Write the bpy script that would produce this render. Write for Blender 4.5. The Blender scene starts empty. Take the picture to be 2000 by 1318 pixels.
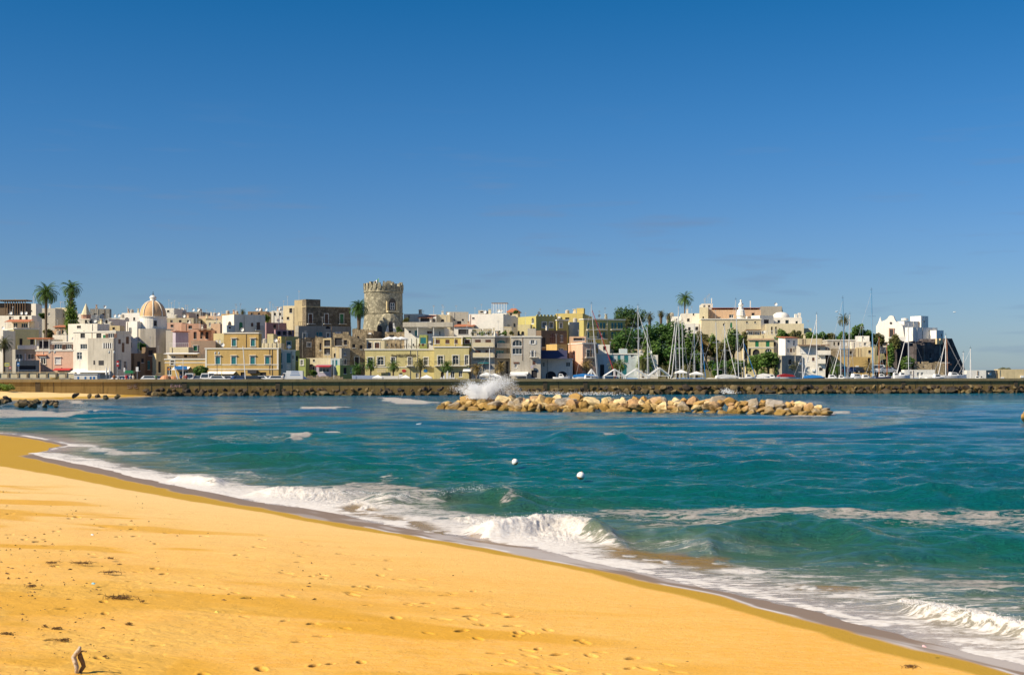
import bpy, math, random
import numpy as np
from mathutils import Vector, Matrix, noise as mnoise
R = math.radians
random.seed(7); np.random.seed(7)
S = bpy.context.scene
COL = S.collection
F = 2600.0; HZ = 728.0; CZ = 4.2      # focal length in px of a 2000 px wide frame, horizon row, eye height in metres
def XX(px, Y): return (px-1000)/F*Y
def ZZ(py, Y): return CZ-(py-HZ)/F*Y
def ground(px, py, z=0.0):
    Y = (CZ-z)*F/(py-HZ)
    return (XX(px, Y), Y)
# ---------------------------------------------------------------- camera
cam = bpy.data.objects.new('camera', bpy.data.cameras.new('camera')); COL.objects.link(cam)
cam.location = (0, 0, CZ); cam.rotation_euler = (R(90), 0, 0)
cam.data.sensor_width = 36; cam.data.lens = 36*F/2000
cam.data.shift_y = (HZ-659)/2000
cam.data.clip_start = 0.1; cam.data.clip_end = 30000
S.camera = cam
S.view_settings.view_transform = 'Standard'; S.view_settings.look = 'None'
S.view_settings.gamma = 1; S.view_settings.exposure = 0.45
# ---------------------------------------------------------------- world
SUN_AZ = Vector((-0.90, -0.43, 0)).normalized(); SUN_EL = R(37)
sdir = Vector((SUN_AZ.x*math.cos(SUN_EL), SUN_AZ.y*math.cos(SUN_EL), math.sin(SUN_EL)))
wd = bpy.data.worlds.new('World'); S.world = wd; wd.use_nodes = True
nt = wd.node_tree; nt.nodes.clear()
def N(nt, t, **kw):
    n = nt.nodes.new(t)
    for k, v in kw.items(): setattr(n, k, v)
    return n
out = N(nt, 'ShaderNodeOutputWorld'); bg = N(nt, 'ShaderNodeBackground')
sky = N(nt, 'ShaderNodeTexSky', sky_type='NISHITA'); sky.sun_disc = False
sky.sun_elevation = SUN_EL; sky.sun_rotation = math.atan2(sdir.x, sdir.y)
sky.air_density = 1.0; sky.dust_density = 0.2; sky.ozone_density = 3.0
tc = N(nt, 'ShaderNodeTexCoord'); sp = N(nt, 'ShaderNodeSeparateXYZ')
nt.links.new(tc.outputs['Generated'], sp.inputs[0])
rp = N(nt, 'ShaderNodeValToRGB')     # grade of the clear, polarised sky by elevation
SKYG = [(0.0, (0.27, 0.36, 0.53)), (0.03, (0.28, 0.37, 0.54)), (0.10, (0.235, 0.37, 0.56)), (0.18, (0.14, 0.36, 0.565)), (0.27, (0.05, 0.325, 0.53)), (0.6, (0.3, 0.5, 0.75)), (1.0, (0.5, 0.65, 0.85))]
while len(rp.color_ramp.elements) < len(SKYG): rp.color_ramp.elements.new(0.5)
for e, (p, c) in zip(rp.color_ramp.elements, SKYG): e.position = p; e.color = (*c, 1)
nt.links.new(sp.outputs['Z'], rp.inputs[0])
mul = N(nt, 'ShaderNodeMix', data_type='RGBA', blend_type='MULTIPLY'); mul.inputs[0].default_value = 1
nt.links.new(sky.outputs[0], mul.inputs[6]); nt.links.new(rp.outputs[0], mul.inputs[7])
# thin faint cloud wisps near the horizon
mp = N(nt, 'ShaderNodeMapping'); mp.inputs['Scale'].default_value = (9, 9, 75); mp.inputs['Location'].default_value = (3.1, 0, 0)
nt.links.new(tc.outputs['Generated'], mp.inputs[0])
cn = N(nt, 'ShaderNodeTexNoise'); cn.inputs['Scale'].default_value = 1.3; cn.inputs['Detail'].default_value = 5
nt.links.new(mp.outputs[0], cn.inputs['Vector'])
cr = N(nt, 'ShaderNodeMapRange'); cr.inputs[1].default_value = 0.56; cr.inputs[2].default_value = 0.80; cr.inputs[3].default_value = 0; cr.inputs[4].default_value = 0.5
nt.links.new(cn.outputs[0], cr.inputs[0])
mx = N(nt, 'ShaderNodeMix', data_type='RGBA'); mx.inputs[7].default_value = (1.05, 1.6, 2.6, 1)
lowc = N(nt, 'ShaderNodeMapRange'); lowc.inputs[1].default_value = .12; lowc.inputs[2].default_value = .2; lowc.inputs[3].default_value = 1; lowc.inputs[4].default_value = .0
nt.links.new(sp.outputs['Z'], lowc.inputs[0]); cmul = N(nt, 'ShaderNodeMath', operation='MULTIPLY'); nt.links.new(lowc.outputs[0], cmul.inputs[0]); nt.links.new(cr.outputs[0], cmul.inputs[1])
nt.links.new(cmul.outputs[0], mx.inputs[0]); nt.links.new(mul.outputs[2], mx.inputs[6])
nt.links.new(mx.outputs[2], bg.inputs[0]); bg.inputs[1].default_value = 0.12
nt.links.new(bg.outputs[0], out.inputs[0])
sl = bpy.data.objects.new('sun', bpy.data.lights.new('sun', 'SUN')); COL.objects.link(sl)
sl.data.energy = 5.0; sl.data.angle = R(0.5); sl.data.color = (1.0, 0.88, 0.68)
sl.rotation_euler = sdir.to_track_quat('Z', 'Y').to_euler()
# ---------------------------------------------------------------- materials
MATS = {}
def newmat(name):
    m = bpy.data.materials.new(name); m.use_nodes = True
    nt = m.node_tree; b = nt.nodes['Principled BSDF']
    return m, nt, b
def plain(name, col, rough=0.6, metal=0.0, var=0.12, scale=3.0, bump=0.0):
    if name in MATS: return MATS[name]
    m, nt, b = newmat(name); L = nt.links.new
    tc = N(nt, 'ShaderNodeTexCoord'); n = N(nt, 'ShaderNodeTexNoise'); n.inputs['Scale'].default_value = scale; n.inputs['Detail'].default_value = 6
    L(tc.outputs['Object'], n.inputs['Vector'])
    r = N(nt, 'ShaderNodeMapRange'); r.inputs[3].default_value = 1-var*1.6; r.inputs[4].default_value = 1+var
    L(n.outputs[0], r.inputs[0])
    v = N(nt, 'ShaderNodeVectorMath', operation='SCALE'); v.inputs[0].default_value = col
    L(r.outputs[0], v.inputs['Scale']); L(v.outputs[0], b.inputs['Base Color'])
    b.inputs['Roughness'].default_value = rough; b.inputs['Metallic'].default_value = metal
    if bump:
        bp = N(nt, 'ShaderNodeBump'); bp.inputs['Strength'].default_value = bump; bp.inputs['Distance'].default_value = 0.05
        L(n.outputs[0], bp.inputs['Height']); L(bp.outputs[0], b.inputs['Normal'])
    MATS[name] = m; return m
def plaster(name, col, grime=0.35, streak=0.35, stone=0.0, grimecol=(0.16, 0.13, 0.09)):
    """weathered render: cloudy tone, run-off streaks, peeling patches"""
    if name in MATS: return MATS[name]
    m, nt, b = newmat(name); L = nt.links.new
    tc = N(nt, 'ShaderNodeTexCoord'); oi = N(nt, 'ShaderNodeObjectInfo')
    ad = N(nt, 'ShaderNodeVectorMath', operation='ADD'); L(tc.outputs['Object'], ad.inputs[0]); L(oi.outputs['Location'], ad.inputs[1])
    def noise(sc, det, scale3=(1, 1, 1)):
        mp = N(nt, 'ShaderNodeMapping'); mp.inputs['Scale'].default_value = scale3; L(ad.outputs[0], mp.inputs[0])
        n = N(nt, 'ShaderNodeTexNoise'); n.inputs['Scale'].default_value = sc; n.inputs['Detail'].default_value = det; n.inputs['Roughness'].default_value = 0.65
        L(mp.outputs[0], n.inputs['Vector']); return n.outputs[0]
    cloud = noise(0.35, 6); fine = noise(2.2, 8); st = noise(1.6, 5, (1, 1, 0.12))
    def rng(s, a, b_, c, d):
        r = N(nt, 'ShaderNodeMapRange'); r.inputs[1].default_value = a; r.inputs[2].default_value = b_; r.inputs[3].default_value = c; r.inputs[4].default_value = d
        L(s, r.inputs[0]); return r.outputs[0]
    f1 = rng(cloud, 0.35, 0.75, 0, grime); f2 = rng(st, 0.50, 0.78, 0, streak); f3 = rng(fine, 0.60, 0.80, 0, grime)
    cur = None
    base = N(nt, 'ShaderNodeVectorMath', operation='SCALE'); base.inputs[0].default_value = col
    L(rng(fine, 0.2, 0.8, 0.88, 1.08), base.inputs['Scale']); cur = base.outputs[0]
    for f, c in ((f1, tuple(x*0.62 for x in col)), (f2, grimecol), (f3, tuple(0.5*x+0.5*g for x, g in zip(col, grimecol)))):
        mx = N(nt, 'ShaderNodeMix', data_type='RGBA'); mx.inputs[7].default_value = (*c, 1)
        L(f, mx.inputs[0]); L(cur, mx.inputs[6]); cur = mx.outputs[2]
    hsrc = fine
    if stone:
        v = N(nt, 'ShaderNodeTexVoronoi', feature='DISTANCE_TO_EDGE'); v.inputs['Scale'].default_value = stone
        L(ad.outputs[0], v.inputs['Vector'])
        e = rng(v.outputs['Distance'], 0.0, 0.12, 0.65, 0)
        mx = N(nt, 'ShaderNodeMix', data_type='RGBA'); mx.inputs[7].default_value = (*tuple(x*0.35 for x in col), 1)
        L(e, mx.inputs[0]); L(cur, mx.inputs[6]); cur = mx.outputs[2]
        v2 = N(nt, 'ShaderNodeTexVoronoi'); v2.inputs['Scale'].default_value = stone; L(ad.outputs[0], v2.inputs['Vector'])
        sx = N(nt, 'ShaderNodeSeparateColor'); L(v2.outputs['Color'], sx.inputs[0])
        k = N(nt, 'ShaderNodeVectorMath', operation='SCALE'); L(cur, k.inputs[0]); L(rng(sx.outputs[0], 0, 1, 0.65, 1.3), k.inputs['Scale']); cur = k.outputs[0]
    L(cur, b.inputs['Base Color']); b.inputs['Roughness'].default_value = 0.9; b.inputs['Specular IOR Level'].default_value = 0.2
    bp = N(nt, 'ShaderNodeBump'); bp.inputs['Strength'].default_value = 0.5; bp.inputs['Distance'].default_value = 0.12 if stone else 0.05
    L(hsrc, bp.inputs['Height']); L(bp.outputs[0], b.inputs['Normal'])
    MATS[name] = m; return m
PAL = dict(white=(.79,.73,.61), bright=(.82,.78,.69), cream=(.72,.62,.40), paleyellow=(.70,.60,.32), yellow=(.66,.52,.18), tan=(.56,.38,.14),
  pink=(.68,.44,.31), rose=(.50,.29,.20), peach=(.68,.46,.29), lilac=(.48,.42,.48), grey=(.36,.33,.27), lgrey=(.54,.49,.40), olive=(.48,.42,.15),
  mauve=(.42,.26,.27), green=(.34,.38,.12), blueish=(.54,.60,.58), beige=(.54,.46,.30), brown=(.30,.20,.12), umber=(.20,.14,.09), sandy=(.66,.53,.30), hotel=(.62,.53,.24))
def P(c):
    if c in ('stone', 'shadestone', 'ruin', 'bastion'):
        q = dict(stone=(.37,.335,.235), shadestone=(.22,.18,.125), ruin=(.37,.29,.18), bastion=(.10,.085,.085))[c]  # palace front and bastion have their shade put into the stone colour
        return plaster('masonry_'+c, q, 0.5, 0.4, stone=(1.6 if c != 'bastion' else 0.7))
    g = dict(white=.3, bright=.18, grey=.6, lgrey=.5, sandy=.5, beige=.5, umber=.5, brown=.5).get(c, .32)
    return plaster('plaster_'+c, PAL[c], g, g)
TEAL = plain('paint_teal', (.02,.20,.22), .5); GREENP = plain('paint_green', (.02,.22,.08), .5); BROWNP = plain('paint_brown', (.13,.055,.03), .5)
WHITEP = plain('paint_white', (.78,.77,.73), .5); DARK = plain('dark_interior', (.03,.028,.03), .8); TRIM = plain('trim_cream', (.74,.70,.60), .8)
GLASS = plain('window_glass', (.035,.05,.06), .08, var=.3, scale=.8); IRON = plain('iron', (.04,.04,.045), .5)
TILE = plain('roof_tile', (.50,.17,.07), .85, var=.35, scale=6, bump=.5); WOOD = plain('timber', (.20,.12,.06), .8, var=.3, scale=5)
METAL = plain('mast_metal', (.62,.62,.60), .35, .3); BLUEP = plain('paint_blue', (.02,.16,.42), .45); REDP = plain('paint_red', (.45,.03,.03), .5)
ORANGEP = plain('varnished_wood', (.42,.16,.05), .45); RUB = plain('rubber', (.02,.02,.02), .8); TARP = plain('tarp_blue', (.02,.22,.58), .6)
CANV = plain('canvas_white', (.80,.78,.72), .8); ROPE = plain('rigging', (.35,.35,.36), .5)
# ---------------------------------------------------------------- mesh helpers
class MB:
    def __init__(s): s.v = []; s.f = []; s.M = None
    def add(s, vs, fs):
        n = len(s.v); s.v += [tuple(v) for v in vs]; s.f += [tuple(n+i for i in f) for f in fs]; return s
    def box(s, x0, y0, z0, x1, y1, z1):
        return s.add([(x0,y0,z0),(x1,y0,z0),(x1,y1,z0),(x0,y1,z0),(x0,y0,z1),(x1,y0,z1),(x1,y1,z1),(x0,y1,z1)],
                     [(0,3,2,1),(4,5,6,7),(0,1,5,4),(1,2,6,5),(2,3,7,6),(3,0,4,7)])
    def mbox(s, mp, a, b):      # box in mapped facade coordinates
        c = [mp(*p) for p in [(a[0],a[1],a[2]),(b[0],a[1],a[2]),(b[0],b[1],a[2]),(a[0],b[1],a[2]),(a[0],a[1],b[2]),(b[0],a[1],b[2]),(b[0],b[1],b[2]),(a[0],b[1],b[2])]]
        return s.add(c, [(0,3,2,1),(4,5,6,7),(0,1,5,4),(1,2,6,5),(2,3,7,6),(3,0,4,7)])
    def tube(s, pts, rad, n=6, cap=True):
        pts = [Vector(p) for p in pts]; rad = rad if isinstance(rad, (list, tuple)) else [rad]*len(pts)
        rings = []
        for i, p in enumerate(pts):
            d = (pts[min(i+1, len(pts)-1)]-pts[max(i-1, 0)]).normalized()
            a = d.orthogonal().normalized() if i == 0 else (a - d*a.dot(d)).normalized()
            b = d.cross(a)
            rings.append([p+(a*math.cos(t)+b*math.sin(t))*rad[i] for t in [2*math.pi*k/n for k in range(n)]])
        fs = [(i*n+k, i*n+(k+1)%n, (i+1)*n+(k+1)%n, (i+1)*n+k) for i in range(len(pts)-1) for k in range(n)]
        if cap: fs += [tuple(range(n-1, -1, -1)), tuple((len(pts)-1)*n+k for k in range(n))]
        return s.add([v for r in rings for v in r], fs)
    def lathe(s, prof, n=24, c=(0, 0, 0), rot=0):
        vs = [(c[0]+r*math.cos(2*math.pi*k/n+rot), c[1]+r*math.sin(2*math.pi*k/n+rot), c[2]+z) for r, z in prof for k in range(n)]
        fs = [(i*n+k, i*n+(k+1)%n, (i+1)*n+(k+1)%n, (i+1)*n+k) for i in range(len(prof)-1) for k in range(n)]
        return s.add(vs, fs)
    def prism(s, poly, a, b, axis='y'):   # poly in the two other axes, extruded a..b
        def q(p, t): return (p[0], t, p[1]) if axis == 'y' else ((t, p[0], p[1]) if axis == 'x' else (p[0], p[1], t))
        n = len(poly)
        return s.add([q(p, a) for p in poly]+[q(p, b) for p in poly], [tuple(range(n)), tuple(range(2*n-1, n-1, -1))]+[(i, n+i, n+(i+1)%n, (i+1)%n) for i in range(n)])
    def build(s, name, mat, parent=None, loc=None, rz=None, smooth=False):
        me = bpy.data.meshes.new(name); me.from_pydata(s.v, [], s.f); me.materials.append(mat)
        if smooth: me.polygons.foreach_set('use_smooth', [True]*len(me.polygons))
        me.update()
        o = bpy.data.objects.new(name, me); COL.objects.link(o)
        if parent: o.parent = parent
        if loc is not None: o.location = loc
        if rz is not None: o.rotation_euler = (0, 0, rz)
        return o
def tag(o, label, cat, group=None):
    o['label'] = label; o['category'] = cat
    if group: o['group'] = group
    return o
def thing(name, label, cat, loc=(0, 0, 0), rz=0, group=None):
    o = bpy.data.objects.new(name, None); COL.objects.link(o); o.location = loc; o.rotation_euler = (0, 0, rz); o.empty_display_size = .5
    return tag(o, label, cat, group)
def struct(o, kind='structure'): o['kind'] = kind; return o
def np_mesh(name, co, faces, mat, attrs={}, smooth=True):
    me = bpy.data.meshes.new(name); nv = len(co); nf = len(faces)
    me.vertices.add(nv); me.vertices.foreach_set('co', np.asarray(co, dtype=np.float32).ravel())
    me.loops.add(nf*4); me.loops.foreach_set('vertex_index', np.asarray(faces, dtype=np.int32).ravel())
    me.polygons.add(nf); me.polygons.foreach_set('loop_start', np.arange(0, nf*4, 4, dtype=np.int32)); me.polygons.foreach_set('loop_total', np.full(nf, 4, dtype=np.int32))
    if smooth: me.polygons.foreach_set('use_smooth', np.ones(nf, dtype=bool))
    me.update(calc_edges=True); me.materials.append(mat)
    for k, a in attrs.items():
        at = me.attributes.new(k, 'FLOAT', 'POINT'); at.data.foreach_set('value', np.asarray(a, dtype=np.float32))
    o = bpy.data.objects.new(name, me); COL.objects.link(o); return o
def sdist(x, y, poly, closed=True):
    """unsigned distance to polyline and inside mask"""
    p = np.asarray(poly, float); n = len(p); d2 = np.full(x.shape, 1e18); ins = np.zeros(x.shape, bool)
    for i in range(n if closed else n-1):
        a = p[i]; b = p[(i+1) % n]; ab = b-a
        t = np.clip(((x-a[0])*ab[0]+(y-a[1])*ab[1])/max(ab@ab, 1e-9), 0, 1)
        d2 = np.minimum(d2, (x-a[0]-t*ab[0])**2+(y-a[1]-t*ab[1])**2)
        if closed and a[1] != b[1]:
            c = ((a[1] > y) != (b[1] > y)) & (x < (b[0]-a[0])*(y-a[1])/(b[1]-a[1])+a[0]); ins ^= c
    return np.sqrt(d2), ins
def vnoise(x, y, seed=0):
    """cheap smooth value noise on a lattice"""
    rs = np.random.RandomState(seed); T = rs.rand(256, 256)
    xi = np.floor(x).astype(int); yi = np.floor(y).astype(int); fx = x-xi; fy = y-yi
    fx = fx*fx*(3-2*fx); fy = fy*fy*(3-2*fy); a = T[yi % 256, xi % 256]; b = T[yi % 256, (xi+1) % 256]; c = T[(yi+1) % 256, xi % 256]; d = T[(yi+1) % 256, (xi+1) % 256]
    return (a*(1-fx)+b*fx)*(1-fy)+(c*(1-fx)+d*fx)*fy
def fbm(x, y, oct=4, seed=0):
    v = 0; a = .5; t = 0
    for k in range(oct): v = v+a*vnoise(x*2**k+17*k, y*2**k+31*k, seed+k); t += a; a *= .5
    return v/t
def sstep(x, a, b): t = np.clip((x-a)/(b-a), 0, 1); return t*t*(3-2*t)
# ================================================================ SHORE, SAND, SEA
SH = [(-60,-60),(14,-60),(12,8)]            # land polygon of the near and far beach; water edge follows
EDGE = [(2000,1300),(1900,1278),(1760,1240),(1600,1196),(1480,1168),(1380,1146),(1260,1120),(1140,1096),(1035,1068),(940,1053),(850,1040),(769,1028),(670,1005),(580,990),(490,978),(375,955),(300,938),(220,920),(150,905),(100,895),(58,886),(95,877),(135,869),(100,861),(60,854),(19,847),(-60,843)]
edge_w = [ground(*p) for p in EDGE]
far_w = [(-60,112),(-92,150),(-96,185),(-80,201),(-70,206),(-67,216),(-65,227),(-64,245)]
LAND = SH+edge_w+far_w+[(-200,245),(-200,-60)]
def land_d(x, y):
    d, ins = sdist(x, y, LAND); return np.where(ins, d, -d)
def sand_h(x, y, d=None):
    if d is None: d = land_d(x, y)
    z = np.where(d < 0, d*0.10, np.where(d < 5, d*0.055, 0.275+(d-5)*0.062))
    z = np.minimum(z, 1.25+0.012*d); z = np.maximum(z, -1.6)
    far = sstep(y, 150, 190); z = z*(1-far)+far*np.where(d < 0, d*.1, np.minimum(d*0.055, 2.1))
    return z
def fan(ys, half=0.44, n=1100, extra=60, ymin=8, wide=2.2):
    u = np.linspace(-half, half, n); e = half+(wide-half)*np.linspace(0, 1, extra+1)[1:]**1.6
    u = np.concatenate([-e[::-1], u, e]); Y, U = np.meshgrid(ys, u, indexing='ij'); X = U*np.maximum(np.abs(Y), ymin)
    h, w = Y.shape; i = np.arange(h-1)[:, None]*w+np.arange(w-1)[None]; i = i.ravel()
    return X.ravel(), Y.ravel(), np.stack([i, i+1, i+w+1, i+w], 1)
# sand ------------------------------------------------------------
pys = np.concatenate([np.arange(1500, 1330, -6), np.arange(1330, 850, -0.75), np.arange(850, 742, -0.6)])
ys = np.concatenate([[-60, -20, -5, 0, 3, 5.5], (CZ-0.9)*F/(pys-HZ)]); ys = ys[(ys < 262)]
ys = np.unique(np.concatenate([ys, [262]]))
X, Y, FQ = fan(ys, n=1150)
d = land_d(X, Y); Z = sand_h(X, Y, d)
dry = sstep(d, 3.0, 7.0)
Z += dry*(0.05*(fbm(X*0.5, Y*0.5, 3, 3)-.5)+0.018*(fbm(X*2.6, Y*2.6, 4, 9)-.5))*np.where(Y < 120, 1, 0.6)
churn = sstep(fbm(X*0.45+3, Y*0.3, 3, 21), .52, .66)*dry*(Y < 60)     # trodden patches
lefty = sstep(-X, 1.0, 5.5)*sstep(30-Y, 0, 10)*dry
churn = np.maximum(churn*0.45, lefty*(.3+.7*sstep(fbm(X*.9, Y*.7, 3, 5), .45, .6)))
cx, cy = ground(1180, 1275, 1.0); churn = np.maximum(churn, np.exp(-(((X-cx)/1.1)**2+((Y-cy)/1.2)**2))*dry)
lump = fbm(X*4.5, Y*8, 4, 40); Z += churn*0.012*(sstep(lump, .40, .62)-.5)
# footprints
rs = np.random.RandomState(5); fp = []
def trail(p0, p1, n, jit=.12, z=1.0):
    n = max(4, int(n*.6)); a = np.array(ground(*p0, z)); b = np.array(ground(*p1, z))
    for k in range(n):
        t = k/(n-1); q = a+(b-a)*t+rs.randn(2)*jit; fp.append((q[0], q[1], rs.rand()*3.1, .8+.5*rs.rand()))
trail((560,960), (1250,1240), 30, .35); trail((330,940), (900,1150), 26, .35); trail((420,1260), (710,1218), 8, .05); trail((620,1000), (1180,1180), 24, .3)
trail((640,1065), (1350,1280), 26, .5); trail((900,1100), (1190,1270), 22, .4); trail((60,960), (330,1000), 26, .6); trail((20,1010), (260,1060), 20, .5)
trail((380,1000), (620,1110), 12, .6); trail((980,1120), (1330,1215), 14, .3); trail((950,1220), (1450,1300), 26, .4); trail((300,1090), (520,1110), 6, .3)
for k in range(60):
    q = ground(rs.uniform(100, 1500), rs.uniform(990, 1310), 1.0); fp.append((q[0], q[1], rs.rand()*3.1, .45+.6*rs.rand()))
fpm = np.zeros_like(Z); NC = len(X)//len(ys)
def near_idx(a, b, r):
    i0 = np.searchsorted(ys, b-r)*NC; i1 = np.searchsorted(ys, b+r)*NC; q = np.arange(i0, i1); return q[np.abs(X[q]-a) < r]
for (a, b, th, s) in fp:
    sel = near_idx(a, b, .5)
    if not len(sel): continue
    dx = X[sel]-a; dy = Y[sel]-b; u = (dx*math.cos(th)+dy*math.sin(th))/(.10*s); v = (-dx*math.sin(th)+dy*math.cos(th))/(.05*s)
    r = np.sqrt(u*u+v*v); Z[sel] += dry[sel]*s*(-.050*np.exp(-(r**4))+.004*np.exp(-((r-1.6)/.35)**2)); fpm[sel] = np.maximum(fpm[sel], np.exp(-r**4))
wetedge = [ground(*p, 0.1) for p in [(2060,1332),(2000,1315),(1800,1263),(1760,1253),(1600,1210),(1470,1181),(1400,1163),(1250,1130),(1100,1096),(1000,1075),(900,1061),(760,1037),(600,1011),(500,989),(400,969),(270,942),(200,925),(120,907),(40,889),(90,877),(125,869),(90,860),(40,852),(-20,846)]]
dampedge = [ground(*p, 0.15) for p in [(2120,1368),(2000,1341),(1750,1280),(1600,1235),(1400,1183),(1250,1144),(1100,1103),(1000,1082),(900,1067),(760,1043),(600,1018),(500,998),(400,981),(270,960),(180,945),(90,928),(0,915),(-200,890)]]
def side_of(edge):      # seaward of an edge polyline (within the near beach)
    dd, ins = sdist(X, Y, edge+[(-60,140),(100,140),(100,-10)] if edge[0][0] > 0 else edge); return np.where(ins, dd, -dd)
ws = side_of(wetedge); ds = side_of(dampedge)
nz = (fbm(X*.8, Y*.8, 3, 77)-.5)
sc2 = (fbm(X*.33, Y*.22, 3, 78)-.5)*1.3*sstep(60-Y, 0, 25); nz = nz+sc2; wet = sstep(ws+nz*.5, -.12, .12); damp = sstep(ds+nz*.35, .0, .22)
farwet = sstep(6.0-d, 0, 2)*(Y > 130); wet = np.maximum(wet*(Y < 130), (d < 1.5)*(Y > 130)*.6); damp = np.maximum(damp*(Y < 130), farwet)
patch = sstep(fbm(X*.22+9, Y*.62+4, 3, 60), .56, .66)*dry*.8*(Y < 130)
for (px, py, w, h, s) in [(620,1128,300,14,.5),(250,1075,200,8,.35),(700,1095,260,7,.45),(880,1300,110,14,.9),(1500,1245,130,9,.5),(1700,1280,200,12,.5),(1450,1280,200,12,.35),(620,1190,330,8,.0),(800,1150,160,6,.4),(1150,1118,160,4,.3)]:
    a, b = ground(px, py, .9); sx = w/F*b; sy = b*b*h/(F*3.3); patch = np.maximum(patch, s*np.exp(-(((X-a)/sx)**2+((Y-b)/sy)**2)**2))
froth = (.85*np.exp(-((ws+nz*.5-.10)/.07)**2)*sstep(fbm(X*1.1, Y*.5, 2, 79), .38, .55)*sstep(42-Y, 0, 8)+.45*wet*sstep(fbm(X*1.6+Y*.9, Y*.45, 4, 80), .50, .62)*sstep(46-Y, 0, 14))*(Y < 100)*(d < 8)
def sandmat():
    m, nt, b = newmat('sand_grains'); L = nt.links.new
    def attr(n): a = N(nt, 'ShaderNodeAttribute', attribute_name=n); return a.outputs['Fac']
    tc = N(nt, 'ShaderNodeTexCoord')
    def nz(sc, det=6, s3=(1, 1, 1), rough=.6):
        mp = N(nt, 'ShaderNodeMapping'); mp.inputs['Scale'].default_value = s3; L(tc.outputs['Object'], mp.inputs[0])
        n = N(nt, 'ShaderNodeTexNoise'); n.inputs['Scale'].default_value = sc; n.inputs['Detail'].default_value = det; n.inputs['Roughness'].default_value = rough
        L(mp.outputs[0], n.inputs['Vector']); return n.outputs[0]
    def rng(s, a, b_, c, d):
        r = N(nt, 'ShaderNodeMapRange'); r.inputs[1].default_value = a; r.inputs[2].default_value = b_; r.inputs[3].default_value = c; r.inputs[4].default_value = d; L(s, r.inputs[0]); return r.outputs[0]
    def mix(f, a, b_):
        x = N(nt, 'ShaderNodeMix', data_type='RGBA'); L(f, x.inputs[0])
        for i, q in ((6, a), (7, b_)):
            if isinstance(q, tuple): x.inputs[i].default_value = (*q, 1)
            else: L(q, x.inputs[i])
        return x.outputs[2]
    c = mix(rng(nz(.35, 8, (1, 2.2, 1)), .35, .7, 0, 1), (.87,.41,.048), (.90,.48,.085))
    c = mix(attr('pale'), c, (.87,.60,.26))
    c = mix(rng(nz(28, 4), .52, .75, 0, .6), c, (.45,.26,.07))
    c = mix(rng(nz(6, 7, (.7, 1.6, 1), .7), .40, .72, .0, .35), c, (.95,.66,.26))
    c = mix(rng(nz(1.6, 8, (.5, 2.5, 1)), .55, .75, 0, .28), c, (.56,.34,.09))
    c = mix(attr('patch'), c, (.70,.35,.025))
    c = mix(attr('churn'), c, (.74,.44,.10))
    c = mix(attr('foot'), c, (.20,.10,.02))  # prints darkened in colour for moist sand and the shade their relief lacks
    c = mix(attr('damp'), c, (.50,.29,.03))
    c = mix(attr('wet'), c, (.29,.19,.10))
    c = mix(attr('froth'), c, (.78,.72,.65))
    L(c, b.inputs['Base Color'])
    L(rng(attr('wet'), 0, 1, .85, .42), b.inputs['Roughness'])
    L(rng(attr('wet'), 0, 1, .15, .28), b.inputs['Specular IOR Level'])
    bp = N(nt, 'ShaderNodeBump'); bp.inputs['Distance'].default_value = .03
    L(rng(attr('wet'), 0, 1, .55, .04), bp.inputs['Strength'])
    ad = N(nt, 'ShaderNodeMath', operation='ADD'); L(nz(14, 8, (1, 1, 1), .7), ad.inputs[0]); L(nz(2.0, 4, (.5, 1.5, 1)), ad.inputs[1])
    L(ad.outputs[0], bp.inputs['Height']); L(bp.outputs[0], b.inputs['Normal']); return m
pale = np.clip(sstep(Y, 13, 48)*.85+sstep(Y, 150, 200)*.2, 0, 1)  # paler with distance: tonal grade of the view put into the sand colour
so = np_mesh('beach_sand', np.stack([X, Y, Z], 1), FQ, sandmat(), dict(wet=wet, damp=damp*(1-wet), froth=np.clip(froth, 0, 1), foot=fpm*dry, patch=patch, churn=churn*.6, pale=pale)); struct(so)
# sea -------------------------------------------------------------
pys = np.concatenate([np.arange(1345, 800, -0.62), np.arange(800, 752, -0.4), np.arange(752, 732, -1.0), [731, 730, 729.2, 728.6]])
ys = CZ*F/(pys-HZ)
X, Y, FQ = fan(ys, half=.42, n=1250, ymin=10, wide=2.6)
d = -land_d(X, Y)                       # distance off shore
sp_ = np.maximum(Y*Y/(F*CZ)*.62, Y*.84/1250)
H = np.zeros_like(X); rs = np.random.RandomState(11)
for k in range(96):
    lam = 0.42*(13/0.42)**(rs.rand()**1.1); th = rs.randn()*(.24 if lam > 4 else .36); kx, ky = math.sin(th)*2*math.pi/lam, math.cos(th)*2*math.pi/lam
    amp = (0.0056*lam if lam < 2 else .0034*2*(lam/2)**.7)*(.6+.8*rs.rand()); ph = kx*X+ky*Y+rs.rand()*6.28
    if lam > 2.5: ph = ph+1.6*(fbm(X/lam/3, Y/lam/3, 2, k)-.5)*2
    H += amp*np.cos(ph)*sstep(lam/np.maximum(sp_, 1e-3), 2.2, 5)
H = np.where(H > 0, H*1.35, H*.9)
near = sstep(d, 0.2, 9); H *= .10+.90*near; H *= np.where(Y > 288, .3, 1)
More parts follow.
